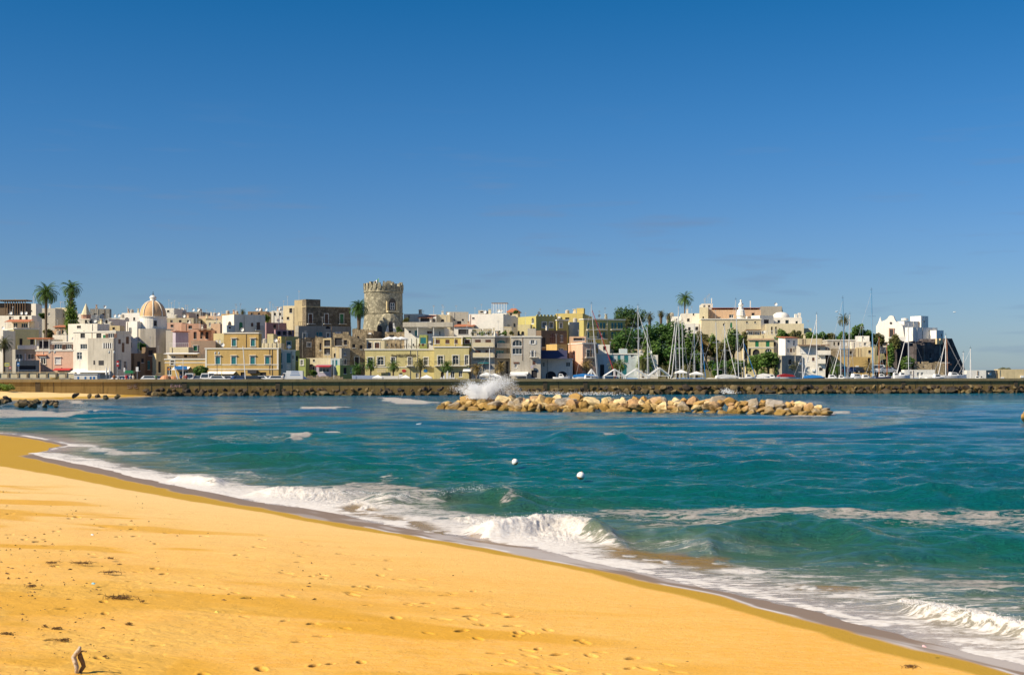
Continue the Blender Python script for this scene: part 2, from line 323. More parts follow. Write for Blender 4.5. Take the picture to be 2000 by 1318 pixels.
CR = [ # crest polyline (px,py), amplitude, front width, back width (m)
 ([(680,962),(780,962),(850,958),(910,952),(955,955),(1010,964),(1080,975)], .36, 1.1, 2.4),
 ([(900,1018),(960,1018),(1010,1014),(1060,1010),(1095,1008),(1130,1016),(1190,1030),(1240,1040)], .38, .8, 1.6), ([(1120,1034),(1200,1036),(1290,1042),(1420,1050)], .13, .9, 1.6),
 ([(1280,1056),(1420,1042),(1500,1030),(1560,1024),(1610,1028),(1680,1040),(1800,1052)], .28, 1.3, 2.0),
 ([(1560,1075),(1700,1066),(1830,1061),(1930,1060),(2150,1064)], .22, 1.0, 1.6),
 ([(1755,1172),(1850,1188),(1940,1207),(2100,1240)], .22, .35, .8),
 ([(480,952),(560,954),(650,955),(720,953)], .25, .7, 1.5),
 ([(330,928),(400,932),(440,938)], .22, .6, 1.4),
 ([(900,912),(1000,908),(1100,918),(1230,926)], .16, 1.6, 3), ([(1300,905),(1500,912),(1750,906),(2100,908)], .30, 2, 3.5),
 ([(1480,936),(1560,930),(1720,936),(1850,932)], .34, 1.5, 3), ([(1760,962),(1850,956),(1950,964),(2100,958)], .36, 1.3, 2.5),
 ([(500,864),(560,856),(610,846),(660,846),(720,856)], .16, 2.2, 4), ([(1060,852),(1120,846),(1200,848),(1260,856)], .36, 2.2, 4),
 ([(250,862),(330,856),(420,866)], .16, 2.5, 4), ([(420,898),(520,892),(640,902),(700,912)], .16, 2, 3.5), ([(560,920),(700,915),(860,925)], .18, 1.5, 3),
 ([(580,797),(640,796),(760,803),(840,812)], .2, 4, 6), ([(730,778),(800,780),(860,787)], .3, 4, 6), ([(100,806),(180,802),(260,808)], .2, 4, 6)]
crest = np.zeros_like(X)
for pl, a, wf, wb in CR:
    pw = np.array([ground(p[0], p[1], a*.9) for p in pl]); o = np.argsort(pw[:, 0]); pw = pw[o]
    L_ = pw[-1, 0]-pw[0, 0]; xq = np.linspace(pw[0, 0]-L_*.3, pw[-1, 0]+L_*.3, 400); yq = np.interp(xq, pw[:, 0], pw[:, 1]); kw = np.hanning(61); yq = np.convolve(np.pad(yq, 30, 'edge'), kw/kw.sum(), 'valid'); yc = np.interp(X, xq, yq)
    env = sstep(X, pw[0, 0]-.02*L_, pw[0, 0]+.22*L_)*(1-sstep(X, pw[-1, 0]-.22*L_, pw[-1, 0]+.02*L_))
    s = Y-yc+(fbm(X*1.3, X*0+len(pl), 3, 8)-.5)*wf*.8; sh = np.where(s < 0, np.exp(-np.abs(s/wf)**2.2), np.exp(-(s/wb)**2))
    H += a*env*sh*((.70+.6*fbm(X*2.6, Y*1.1, 4, 15)) if wf < .85 else (.9+.2*fbm(X*.8, Y*.4, 2, 15))); crest = np.maximum(crest, env*sh*a)
FP = [ # foam areas in px, coverage, softness (m)
 ([(50,884),(100,885),(170,893),(250,912),(330,926),(400,926),(440,940),(480,951),(560,953),(650,952),(720,947),(790,957),(850,972),(890,992),(960,1008),(1040,1018),(1100,1002),(1150,1022),(1165,1050),(1250,1080),(1340,1098),(1280,1106),(1140,1095),(1035,1068),(940,1053),(850,1040),(769,1028),(670,1005),(580,990),(490,980),(375,957),(325,944),(250,934),(162,920),(100,900)], .82, .5),
 ([(880,1012),(960,1010),(1040,1018),(1100,1002),(1140,1018),(1150,1060),(1090,1072),(1000,1062),(920,1045)], 1.25, .3),
 ([(430,955),(640,958),(700,975),(760,1000),(850,1030),(760,1026),(660,1003),(560,988),(450,972)], 1.0, .3),
 ([(60,884),(160,902),(260,922),(400,945),(430,962),(375,957),(325,944),(250,934),(162,920),(100,900)], 1.1, .3),
 ([(30,848),(100,860),(180,868),(240,880),(300,885),(230,888),(170,876),(90,866)], .85, .7), ([(230,888),(300,878),(380,880),(400,900),(300,905)], .35, 1.2),
 ([(300,880),(330,876),(320,888)], .7, .6), ([(340,936),(480,918),(540,938),(430,950)], .60, .6),
 ([(860,960),(905,945),(955,950),(930,985),(880,992)], .42, .5), ([(975,968),(1008,966),(1016,985),(985,992)], .8, .3),
 ([(1150,1010),(1230,992),(1400,984),(1600,990),(1800,998),(2150,998),(2150,1050),(1900,1048),(1760,1044),(1640,1028),(1560,1018),(1450,1034),(1300,1040),(1180,1026)], .74, 1.4),
 ([(1180,1050),(1300,1062),(1420,1078),(1400,1100),(1250,1080),(1170,1060)], .55, .5), ([(1420,1070),(1600,1058),(1700,1066),(1560,1080)], .35, .5),
 ([(1050,1078),(1250,1080),(1450,1102),(1600,1120),(1750,1122),(2200,1140),(2200,1330),(2000,1302),(1760,1243),(1600,1200),(1480,1172),(1380,1150),(1260,1124),(1140,1100)], .66, .5),
 ([(1400,1100),(1700,1095),(2200,1105),(2200,1140),(1700,1140)], .42, 1.0),
 ([(1755,1170),(1800,1176),(1860,1186),(1910,1194),(2150,1246),(2150,1270),(1950,1236),(1860,1214),(1790,1192)], 1.2, .12),
 ([(1050,1076),(1150,1090),(1290,1100),(1280,1108),(1150,1100)], 1.0, .12), ([(1400,1108),(1460,1106),(1500,1116),(1440,1120)], .9, .15),
 ([(-200,800),(40,800),(110,806),(200,803),(160,812),(60,818),(-200,822)], .95, 1.2), ([(170,802),(200,801),(215,805),(185,807)], 1.0, .5), ([(130,783),(160,782),(170,789),(140,790)], 1.0, .5), ([(0,784),(140,781),(150,785),(0,789)], .6, .8),
 ([(586,795),(625,793),(680,798),(640,802),(595,801)], 1.12, .7), ([(742,776),(770,776),(800,780),(860,786),(840,791),(765,789)], 1.12, 1.0), ([(560,847),(590,843),(625,847),(590,858),(566,862)], 1.1, .5),
 ([(350,858),(500,853),(560,850),(560,862),(450,868),(360,866)], .55, 1.0), ([(630,845),(665,842),(655,850)], .9, .3), ([(700,850),(860,846),(920,856),(760,862)], .3, 1.5),
 ([(1150,846),(1190,848),(1235,854),(1190,858),(1155,852)], .85, .4), ([(1080,845),(1110,843),(1100,850)], .5, .4), ([(742,930),(770,928),(780,936),(750,940)], .7, .3), ([(520,930),(560,930),(540,940)], .6, .3),
 ([(1540,812),(1600,806),(1650,803),(1665,807),(1610,813)], .95, .5), ([(1350,822),(1640,815),(1600,820)], .3, .6), ([(310,776),(360,772),(430,778),(700,773),(900,776),(900,779),(500,782),(320,781)], .45, 1.0),
 ([(1400,764),(1520,768),(1520,770),(1400,770)], .8, .8), ([(940,778),(1300,772),(1300,776),(940,782)], .6, 1.0), ([(1100,790),(1250,800),(1400,808),(1540,813),(1540,816),(1380,812),(1200,805)], .28, .5)]
foam = np.zeros_like(X)
for pl, c, sf in FP:
    pw = np.array([ground(*p) for p in pl]); b0 = pw.min(0)-sf; b1 = pw.max(0)+sf; ix = np.where((X > b0[0]) & (X < b1[0]) & (Y > b0[1]) & (Y < b1[1]))[0]
    dd, ins = sdist(X[ix], Y[ix], pw); s = np.where(ins, dd, -dd); q_ = 1.1*sf+.15; s = s+q_*2.2*(fbm(X[ix]/q_*.28, Y[ix]/q_*.5, 4, 61)-.52)
    foam[ix] = np.maximum(foam[ix], c*sstep(s, -sf, sf*.6))
foam = np.maximum(foam, .30*sstep(crest, .30, .6)*(Y < 60))
# lacy swash rim where water meets sand
rim = np.exp(-((d-.25)/.28)**2)*(Y < 120); foam = np.maximum(foam, rim*.95*sstep(fbm(X*.9, Y*.9, 2, 90), .3, .5))
rim2 = np.exp(-((d-1.6+1.2*(fbm(X*.35, Y*.35, 2, 91)-.5))/.22)**2)*(Y < 60); foam = np.maximum(foam, rim2*.75)
rimf = np.exp(-((d-.8)/1.3)**2)*(Y > 130); foam = np.maximum(foam, rimf*.8)
foam = np.clip(foam, 0, 1.3); foam *= 1-.20*sstep(fbm(X*.30, Y*.75, 4, 62), .45, .62)*(foam < 1.0)
fn = .55*fbm(X*3.4+2*vnoise(X*1.2, Y*1.2, 4), Y*4.2, 5, 33)+.45*(1-np.abs(2*fbm(X*7, Y*8, 4, 35)-1))
H += sstep(foam, .7, 1.1)*sstep(d, .3, 2.5)*(Y < 75)*(.22*(fn-.58))
weed = np.zeros_like(X)
for pl in [[(655,985),(690,980),(745,988),(740,998),(700,1002),(665,996)], [(770,1004),(830,1010),(870,1026),(935,1040),(925,1052),(850,1040),(790,1022)], [(700,1000),(770,998),(800,1006),(770,1012)], [(940,1048),(1000,1054),(1012,1062),(960,1058)], [(1180,1058),(1330,1075),(1420,1085),(1430,1100),(1330,1098),(1180,1078)],
           [(1320,1085),(1420,1080),(1440,1100),(1360,1104)], [(1900,1195),(2100,1230),(2100,1245),(1950,1212)], [(1540,1130),(1700,1140),(1700,1150),(1560,1144)]]:
    pw = np.array([ground(*p, .1) for p in pl]); b0 = pw.min(0)-.3; b1 = pw.max(0)+.3; ix = np.where((X > b0[0]) & (X < b1[0]) & (Y > b0[1]) & (Y < b1[1]))[0]
    dd, ins = sdist(X[ix], Y[ix], pw); weed[ix] = np.maximum(weed[ix], sstep(np.where(ins, dd, -dd), -.25, .35))
weed *= sstep(fbm(X*2.6, Y*2.0, 4, 55), .34, .50)
turb = np.exp(-np.maximum(d, 0)/5.0)*(Y < 130)+.4*np.exp(-np.maximum(d, 0)/6)*(Y >= 130)
H = np.maximum(H, -.30); H = np.where(d < 0, np.minimum(H, 0.03)*np.exp(d*1.0)-.02*np.clip(-d, 0, 4), H)
def seamat():
    m, nt, b = newmat('sea_water_surface'); L = nt.links.new
    def attr(n): a = N(nt, 'ShaderNodeAttribute', attribute_name=n); return a.outputs['Fac']
    tc = N(nt, 'ShaderNodeTexCoord')
    def nz(sc, det=6, s3=(1, 1, 1), rough=.6, dist=0):
        mp = N(nt, 'ShaderNodeMapping'); mp.inputs['Scale'].default_value = s3; L(tc.outputs['Object'], mp.inputs[0])
        n = N(nt, 'ShaderNodeTexNoise'); n.inputs['Scale'].default_value = sc; n.inputs['Detail'].default_value = det; n.inputs['Roughness'].default_value = rough; n.inputs['Distortion'].default_value = dist
        L(mp.outputs[0], n.inputs['Vector']); return n.outputs[0]
    def rng(s, a, b_, c, d):
        r = N(nt, 'ShaderNodeMapRange'); r.inputs[1].default_value = a; r.inputs[2].default_value = b_; r.inputs[3].default_value = c; r.inputs[4].default_value = d; L(s, r.inputs[0]); return r.outputs[0]
    def mix(f, a, b_):
        x = N(nt, 'ShaderNodeMix', data_type='RGBA'); L(f, x.inputs[0])
        for i, q in ((6, a), (7, b_)):
            if isinstance(q, tuple): x.inputs[i].default_value = (*q, 1)
            else: L(q, x.inputs[i])
        return x.outputs[2]
    def mth(op, a, b_):
        x = N(nt, 'ShaderNodeMath', operation=op)
        for i, q in ((0, a), (1, b_)):
            if isinstance(q, (int, float)): x.inputs[i].default_value = q
            else: L(q, x.inputs[i])
        return x.outputs[0]
    deep = mix(rng(nz(.035, 3, (1, 2.2, 1)), .35, .65, 0, 1), (.001,.110,.235), (.001,.155,.215))
    c = mix(attr('mid'), deep, (.003,.180,.120))
    c = mix(rng(attr('turb'), .12, .85, 0, 1), c, (.13,.125,.06))
    c = mix(rng(attr('turb'), .60, .92, 0, 1), c, (.34,.28,.23))
    c = mix(mth('MULTIPLY', attr('foam'), mth('MULTIPLY', rng(attr('turb'), .1, .7, 0, .55), rng(nz(.8, 5, (.4, 1.4, 1)), .35, .6, .3, 1))), c, (.52,.44,.36))
    c = mix(attr('weed'), c, (.27,.155,.015))
    n1 = nz(2.6, 9, (.36, 1.3, .8), .70, 1.2); n2 = nz(10, 5, (.6, 1.2, .9), .68)
    nn = mth('ADD', mth('MULTIPLY', n1, .75), mth('MULTIPLY', n2, .25))
    th = mth('SUBTRACT', .72, mth('MULTIPLY', attr('foam'), .36))      # coverage to threshold
    ff = rng(mth('SUBTRACT', nn, th), -.025, .05, 0, 1)
    ff = mth('MULTIPLY', ff, rng(attr('foam'), .04, .25, 0, 1))
    ff = mth('MULTIPLY', ff, mth('SUBTRACT', 1.0, mth('MULTIPLY', attr('weed'), .88)))
    fc = mix(rng(n2, .3, .7, 0, 1), (.60,.53,.45), (.84,.80,.74))
    c2 = mix(ff, c, fc); L(c2, b.inputs['Base Color'])
    L(rng(ff, 0, 1, .08, .85), b.inputs['Roughness']); b.inputs['IOR'].default_value = 1.33
    L(rng(ff, 0, 1, .5, .15), b.inputs['Specular IOR Level'])
    bw = mth('ADD', mth('ADD', mth('MULTIPLY', nz(1.7, 6, (.45, 1.0, 1), .74), 1.2), mth('MULTIPLY', nz(4.6, 6, (.6, 1.0, 1), .74), 1.3)), mth('MULTIPLY', nz(11, 4, (.6, 1.3, 1)), .35))
    bw = mth('ADD', bw, mth('MULTIPLY', ff, mth('ADD', .35, mth('MULTIPLY', nz(22, 5, (1, 1, 1), .7), .8))))
    bp = N(nt, 'ShaderNodeBump'); bp.inputs['Strength'].default_value = .55; bp.inputs['Distance'].default_value = 1.0
    L(rng(attr('turb'), .35, .95, .8, .15), bp.inputs['Strength'])
    L(bw, bp.inputs['Height']); L(bp.outputs[0], b.inputs['Normal']); return m
mid = np.clip(np.exp(-np.maximum(d-6, 0)/24), 0, 1)*(Y < 130)
sea = np_mesh('sea_water', np.stack([X, Y, H], 1), FQ, seamat(), dict(foam=foam, weed=weed, turb=turb, mid=mid)); struct(sea)
# ================================================================ SEAWALL, QUAY, HILL, BOULDERS, SPRAY
def wallY(X): return 234+(X+90)/197*44
WT = 3.05; wdir = Vector((197, 44, 0)).normalized(); wn = Vector((wdir.y, -wdir.x, 0)); wyaw = math.atan2(wdir.y, wdir.x)
QZ = 2.2
conc = plaster('seawall_concrete', (.34,.235,.085), .65, .7, grimecol=(.08,.05,.015)); conc2 = plaster('pale_concrete', (.60,.54,.42), .4, .3)
sw = thing('sea_wall', 'long ochre concrete harbour wall with a projecting cap running across the whole bay', 'sea wall', (-150, wallY(-150), 0), wyaw)
Lw = 300
m = MB(); m.box(0, 0, -1.5, Lw, 1.6, WT-.50); m.build('wall_face', conc, sw)
m = MB(); m.box(0, -.22, WT-.50, Lw, 1.75, WT); m.build('cap', plaster('cap_concrete', (.38,.29,.14), .5, .6), sw)
m = MB()
rj = random.Random(3); xj = 4.0
while xj < Lw-3:
    m.box(xj, -.03, -1, xj+.10, .0, WT-.502); xj += 8.3+rj.uniform(-.4, .4)
    if rj.random() < .25: m.box(xj-3, -.12, -1, xj-2.2, .0, WT-.502)
m.build('wall_joint', plain('joint_dark', (.10,.075,.04), .9), sw)
# faded pink graffiti on the wall (spray strokes)
def strokes(pxa, pxb, pya, pyb, seed, letters):
    g = MB(); r_ = random.Random(seed); Yc = wallY(XX((pxa+pxb)/2, 246))-.06
    a = XX(pxa, Yc); w = XX(pxb, Yc)-a; z0 = ZZ(pyb, Yc); h = ZZ(pya, Yc)-z0; n = len(letters); cw = w/n
    for i, pl in enumerate(letters):
        for seg in pl:
            g.tube([(a+(i+.12+.72*u)*cw, wallY(a+(i+.12+.72*u)*cw)-.02, z0+h*v) for u, v in seg], .055, 4)
    return g
E_ = [[(1,1),(0,1),(0,0),(1,0)],[(0,.5),(.8,.5)]]; A_ = [[(0,0),(.5,1),(1,0)],[(.2,.4),(.8,.4)]]; S_ = [[(1,1),(0,.9),(0,.5),(1,.5),(1,0),(0,0)]]; M_ = [[(0,0),(0,1),(.5,.4),(1,1),(1,0)]]; N_ = [[(0,0),(0,1),(1,0),(1,1)]]
strokes(333, 361, 749.5, 756, 1, [E_, A_, M_, N_, S_]).build('graffiti', plain('graffiti_pink', (.62,.38,.36), .8), sw).parent = None
g = [o for o in COL.objects if o.name == 'graffiti'][0]; g.parent = sw; g.matrix_parent_inverse = (Matrix.Translation((-150, wallY(-150), 0)) @ Matrix.Rotation(wyaw, 4, 'Z')).inverted()
g2 = strokes(247, 268, 750, 758, 2, [S_, N_, E_]).build('graffiti', plain('graffiti_grey', (.30,.22,.20), .8)); g2.parent = sw; g2.matrix_parent_inverse = g.matrix_parent_inverse
# quay behind the wall: left car park, thin mole on the right, town quay behind the harbour
asph = plaster('asphalt', (.07,.068,.065), .3, .0)
def sheet(name, poly, z0, z1, mat):
    m = MB(); m.prism(poly, z0, z1, 'z'); return struct(m.build(name, mat))
sheet('quay_ground', [(-260, wallY(-260)+1.7), (18, wallY(18)+1.7), (20, 322), (-260, 322)], -1.5, QZ, asph)
sheet('mole_deck', [(18.2, wallY(18.2)+1.7), (150, wallY(150)+1.7), (150, wallY(150)+8), (18.2, wallY(18.2)+8)], -1.5, 1.9, asph)
sheet('harbour_quay', [(20.2, 306), (118, 316), (124, 330), (20.2, 322)], -1.5, 2.1, asph)
# hill under the town
ys_ = np.linspace(300, 560, 90); xs_ = np.linspace(-330, 160, 180); GY, GX = np.meshgrid(ys_, xs_, indexing='ij'); pxg = GX/GY*F+1000
def hill(X, Y):
    px = X/Y*F+1000
    a = 1.9+sstep(Y, 312, 400)*7.5
    r = sstep(px, 1285, 1370)*(1-sstep(px, 1560, 1700)); a = a+r*(sstep(Y, 324, 352)*11.5-sstep(Y,312,400)*5)
    hd = sstep(px, 1690, 1730)*(1-sstep(px, 1820, 1850)); a = a+hd*(sstep(Y, 322, 340)*8)
    land = 1-sstep(px, 1850, 1890); side = sstep(Y, 306, 318)
    return np.where((land > 0), a*land*side-3*(1-land*side), -3)
GZ = hill(GX, GY)+(fbm(GX*.12, GY*.12, 4, 4)-.5)*1.2
i = (np.arange(89)[:, None]*180+np.arange(179)[None]).ravel()
hl = np_mesh('hillside', np.stack([GX.ravel(), GY.ravel(), GZ.ravel()], 1), np.stack([i, i+1, i+181, i+180], 1), plain('hill_scrub', (.13,.12,.05), .95, var=.5, scale=.4, bump=.8)); struct(hl)
# boulders ---------------------------------------------------------
def rock_mesh(name, seed, mat, cuts=16, rough=.10, sub=3):
    import bmesh
    bm = bmesh.new(); bmesh.ops.create_icosphere(bm, subdivisions=sub, radius=1); r_ = random.Random(seed)
    pl = []
    for k in range(cuts):
        n = Vector((r_.gauss(0, 1), r_.gauss(0, 1), r_.gauss(0, 1))).normalized(); pl.append((n, r_.uniform(.42, .78)))
    off = Vector((seed*3.1, seed*1.7, 0))
    for v in bm.verts:
        for n, dd in pl:
            t = v.co.dot(n)-dd
            if t > 0: v.co -= n*t*.96
        v.co += v.co.normalized()*(mnoise.fractal(v.co*1.8+off, .9, 2.0, 4)*rough)
    me = bpy.data.meshes.new(name); bm.to_mesh(me); bm.free(); me.materials.append(mat); return me
def rockmat(name, cols, algae=(.22,.13,.02), zt=(.3, 1.1), av=.9):
    m, nt, b = newmat(name); L = nt.links.new
    oi = N(nt, 'ShaderNodeObjectInfo'); tc = N(nt, 'ShaderNodeTexCoord'); ge = N(nt, 'ShaderNodeNewGeometry')
    r = N(nt, 'ShaderNodeValToRGB'); r.color_ramp.interpolation = 'CONSTANT'
    while len(r.color_ramp.elements) < len(cols): r.color_ramp.elements.new(.5)
    for i, (e, c) in enumerate(zip(r.color_ramp.elements, cols)): e.position = i/len(cols); e.color = (*c, 1)
    L(oi.outputs['Random'], r.inputs[0])
    n = N(nt, 'ShaderNodeTexNoise'); n.inputs['Scale'].default_value = 2.2; n.inputs['Detail'].default_value = 9; n.inputs['Roughness'].default_value = .7
    ad = N(nt, 'ShaderNodeVectorMath', operation='ADD'); L(tc.outputs['Object'], ad.inputs[0]); L(oi.outputs['Location'], ad.inputs[1]); L(ad.outputs[0], n.inputs['Vector'])
    def rng(s, a, b_, c, d):
        q = N(nt, 'ShaderNodeMapRange'); q.inputs[1].default_value = a; q.inputs[2].default_value = b_; q.inputs[3].default_value = c; q.inputs[4].default_value = d; L(s, q.inputs[0]); return q.outputs[0]
    sc = N(nt, 'ShaderNodeVectorMath', operation='SCALE'); L(r.outputs[0], sc.inputs[0]); L(rng(n.outputs[0], .3, .7, .6, 1.15), sc.inputs['Scale'])
    sx = N(nt, 'ShaderNodeSeparateXYZ'); L(ge.outputs['Position'], sx.inputs[0])
    a2 = N(nt, 'ShaderNodeMath', operation='ADD'); L(sx.outputs[2], a2.inputs[0]); L(rng(n.outputs[0], .2, .8, -.7, .7), a2.inputs[1])
    mx = N(nt, 'ShaderNodeMix', data_type='RGBA'); mx.inputs[7].default_value = (*algae, 1); L(rng(a2.outputs[0], zt[0], zt[1], av, 0), mx.inputs[0]); L(sc.outputs[0], mx.inputs[6]); L(mx.outputs[2], b.inputs['Base Color'])
    b.inputs['Roughness'].default_value = .85
    bp = N(nt, 'ShaderNodeBump'); bp.inputs['Strength'].default_value = .8; bp.inputs['Distance'].default_value = .12; L(n.outputs[0], bp.inputs['Height']); L(bp.outputs[0], b.inputs['Normal']); return m
PALE = [('cream', [(.54,.37,.15),(.70,.53,.27)]), ('ochre', [(.40,.23,.06),(.50,.31,.10)]), ('rosy', [(.46,.27,.12),(.56,.35,.17)]), ('grey', [(.42,.36,.28),(.36,.29,.2)])]
pm = {k: [rock_mesh('boulder', 10*i+j, rockmat('rock_'+k, v) if j == 0 else bpy.data.materials['rock_'+k], cuts=14+4*j) for j in range(4)] for i, (k, v) in enumerate(PALE)}
rb = random.Random(12)
def lumpword(s): return 'small' if s < .5 else ('medium' if s < .72 else 'large')
place = [(905, 'at the west tip of the breakwater'), (1020, 'on the breakwater just below the burst of spray'), (1150, 'on the breakwater below the blue boat cover'), (1290, 'on the breakwater below the white gable tent frames'), (1430, 'on the breakwater below the convent hill'), (1530, 'on the breakwater below the cream arcade villa'), (9999, 'at the east tip of the breakwater')]
def boulder(meshes, x, y, z, s, label, cat, group, name='boulder', flat=.8):
    o = bpy.data.objects.new(name, rb.choice(meshes)); COL.objects.link(o); o.location = (x, y, z)
    o.scale = (s*rb.uniform(.9, 1.35), s*rb.uniform(.85, 1.2), s*rb.uniform(flat-.12, flat+.15)); o.rotation_euler = (rb.uniform(-.5, .5), rb.uniform(-.5, .5), rb.uniform(0, 6.28)); tag(o, label, cat, group); return o
A0 = Vector(ground(846, 800)); A1 = Vector(ground(1612, 812)); bd = (A1-A0).normalized(); bn = Vector((-bd.y, bd.x)); LB = (A1-A0).length
if bn.y < 0: bn = -bn
for row, (off, hz, n) in enumerate([(0.2, .10, 44), (1.2, .52, 50), (2.4, .95, 48), (4.1, 1.15, 38), (5.9, .85, 30)]):
    for k in range(n):
        t = (k+.5+rb.uniform(-.3, .3))/n
        endf = min(1, t/.09, (1-t)/.13); hh = hz*(.35+.65*max(0, endf)**.6)
        if endf < .25 and row > 2: continue
        hh *= 1.0-.18*sstep(np.array(t), .75, 1.0).item()
        p = A0+bd*(t*LB)+bn*(off*(.5+.5*endf)+rb.uniform(-.3, .3)+(1-endf)*.8)
        s = rb.choice([.48, .6, .7, .8, .9, 1.02, 1.18])*(1 if row else .85)
        px = p.x/p.y*F+1000; reg = [q for lim, q in place if px < lim][0]
        col = rb.choices(['cream', 'ochre', 'rosy', 'grey'], [5, 5, 4, 2.5] if px < 1450 else [2, 3, 3, 5])[0]
        rw = ['at the waterline', 'in the lower course', 'in the middle course', 'on the crest', 'behind the crest'][row]
        boulder(pm[col], p.x, p.y, hh-.05+rb.uniform(-.12, .12), s, f'{lumpword(s)} {col} boulder {rw} {reg}', 'boulder', 'breakwater boulders '+rw+' '+reg, flat=.76)
DK = [(.055,.036,.02), (.08,.05,.024), (.12,.08,.03), (.035,.027,.02), (.06,.042,.026), (.18,.13,.055)]
dkm = rockmat('rock_dark', DK, (.10,.07,.02), (.3, 1.0), .5); dm = [rock_mesh('rubble_rock', 70+j, dkm, cuts=12+3*j, sub=2) for j in range(4)]
stretches = [(420, 'below the dome church'), (640, 'below the tan villa'), (760, 'below the round tower'), (920, 'below the olive hotel'), (1130, 'behind the burst of spray'), (1300, 'below the dark pine'), (1500, 'below the convent hill'), (1700, 'right of the breakwater'), (1860, 'below the white headland church'), (9999, 'at the far right end')]
for row in range(2):
    n = 148
    for k in range(n):
        X0 = -66+(177+0)*(k+rb.uniform(.1, .9))/n; off = [-1.6, -.7][row]; Yw = wallY(X0)+off+rb.uniform(-.3, .3)
        px = X0/Yw*F+1000; reg = [q for lim, q in stretches if px < lim][0]
        big = 1.15 if px > 1150 else (1.0 if px < 560 else .95); s = rb.uniform(.55, 1.0)*big
        z = [.2, .95][row]*big+rb.uniform(-.1, .3)
        if row == 0: boulder(dm, X0, Yw, z, s, f'{"small" if s < .6 else "large"} dark algae-stained rock at the seawall foot {reg}', 'rock', 'seawall rocks '+reg, 'seawall_rock')
        else: boulder(dm, X0, Yw, z, s*.8, f'dark rock stacked against the seawall in the upper row {reg}', 'rock', 'upper seawall rocks '+reg, 'seawall_rock')
for k in range(44):     # little groyne on the left
    px = rb.uniform(-40, 112); py = 790+rb.uniform(-3, 6)+(px/112)*4; x, y = ground(px, py); s = rb.uniform(.35, .65)
    boulder(dm, x, y, .38+.5*(px < 40)*rb.random(), s, f'{"small" if s < .5 else "large"} brown rock of the low reef at left, {"near its tip" if px > 60 else "by the picture edge"}', 'rock', 'reef rocks '+('tip' if px > 60 else 'edge'), 'reef_rock')
for k, (px, py, s) in enumerate([(148,773,.7), (175,774,.5), (190,775,.55), (206,777,.5), (228,776,.6), (30,757,.8), (8,757,.9)]):
    x, y = ground(px, py, .9); y = min(y, 238); boulder(dm, XX(px, y), y, ZZ(py, y)+.1, s, ['brown rock half buried in the far sand, first from the left of five', 'brown rock half buried in the far sand, second of five', 'brown rock half buried in the far sand, third of five', 'brown rock half buried in the far sand, fourth of five', 'brown rock half buried in the far sand nearest the seawall rocks', 'grey rock beside the green dune plants on the far beach', 'leftmost grey rock under the green dune plants'][k], 'rock', None, 'beach_rock')
x, y = ground(2000, 824); boulder(pm['ochre'], x+.2, y, .45, 1.0, 'lone rounded ochre boulder standing in the sea at the right edge', 'boulder', None)
# spray burst: thousands of droplets over the breakwater
def droplets(name, gens, mat, label):
    v = []; f = []; r_ = np.random.RandomState(4); n = 0
    O = np.array([(1,0,0),(-1,0,0),(0,1,0),(0,-1,0),(0,0,1),(0,0,-1)], float); Q = np.array([(0,2,4),(2,1,4),(1,3,4),(3,0,4),(2,0,5),(1,2,5),(3,1,5),(0,3,5)])
    pts = []; rad = []
    for cnt, fn_ in gens:
        a, b = fn_(r_, cnt); pts.append(a); rad.append(b)
    pts = np.concatenate(pts); rad = np.concatenate(rad)
    V = (pts[:, None, :]+O[None]*rad[:, None, None]*np.array([1, 1, 1.3])).reshape(-1, 3); Fc = (Q[None]+6*np.arange(len(pts))[:, None, None]).reshape(-1, 3)
    me = bpy.data.meshes.new(name); me.from_pydata(V.tolist(), [], Fc.tolist()); me.materials.append(mat); o = bpy.data.objects.new(name, me); COL.objects.link(o); o['kind'] = 'stuff'
    o['label'] = label; o['category'] = 'spray'; return o
YS = 152.5
def plume(cxp, basep, w0, w1, hpx, tilt, rmin, rmax, pw=1.3):
    def fn_(r_, n):
        t = r_.rand(n)**pw; a = r_.randn(n)*(w0+(w1-w0)*t)+cxp+tilt*t; k = .55+.45*r_.rand(n)
        py = basep-hpx*t*k; Y = YS+r_.randn(n)*1.2
        return np.stack([(a-1000)/F*Y, Y, CZ-(py-HZ)/F*Y], 1), rmin+(rmax-rmin)*r_.rand(n)**2.5*(1-.6*t)
    return fn_
foamw = plain('spray_white', (.88,.88,.87), .6, var=.03)
def jets(r_, n):
    nj = 15; bx_ = 942+r_.randn(nj)*12; tl = (r_.rand(nj)-.42)*1.2+.35*(bx_-940)/12; ht = (14+34*r_.rand(nj)**.8)*np.exp(-((bx_-945)/34)**2); j = r_.randint(0, nj, n); t = r_.rand(n)**1.25
    px = bx_[j]+tl[j]*ht[j]*t*(1+.5*t)+r_.randn(n)*(2.2+7*t); py = 777-ht[j]*(t*1.25-.3*t*t)+r_.randn(n)*(1+2.5*t); Y = YS+r_.randn(n)*1.1
    return np.stack([(px-1000)/F*Y, Y, CZ-(py-HZ)/F*Y], 1), (.02+.05*r_.rand(n)**2)*(1-.55*t)
def mist(r_, n):
    px = 985+r_.randn(n)*17; t = r_.rand(n)**.9; py = 774-38*t*np.exp(-((px-985)/34)**2)+r_.randn(n)*3; Y = YS+r_.randn(n)*1.5
    return np.stack([(px-1000)/F*Y, Y, CZ-(py-HZ)/F*Y], 1), .008+.018*r_.rand(n)**2
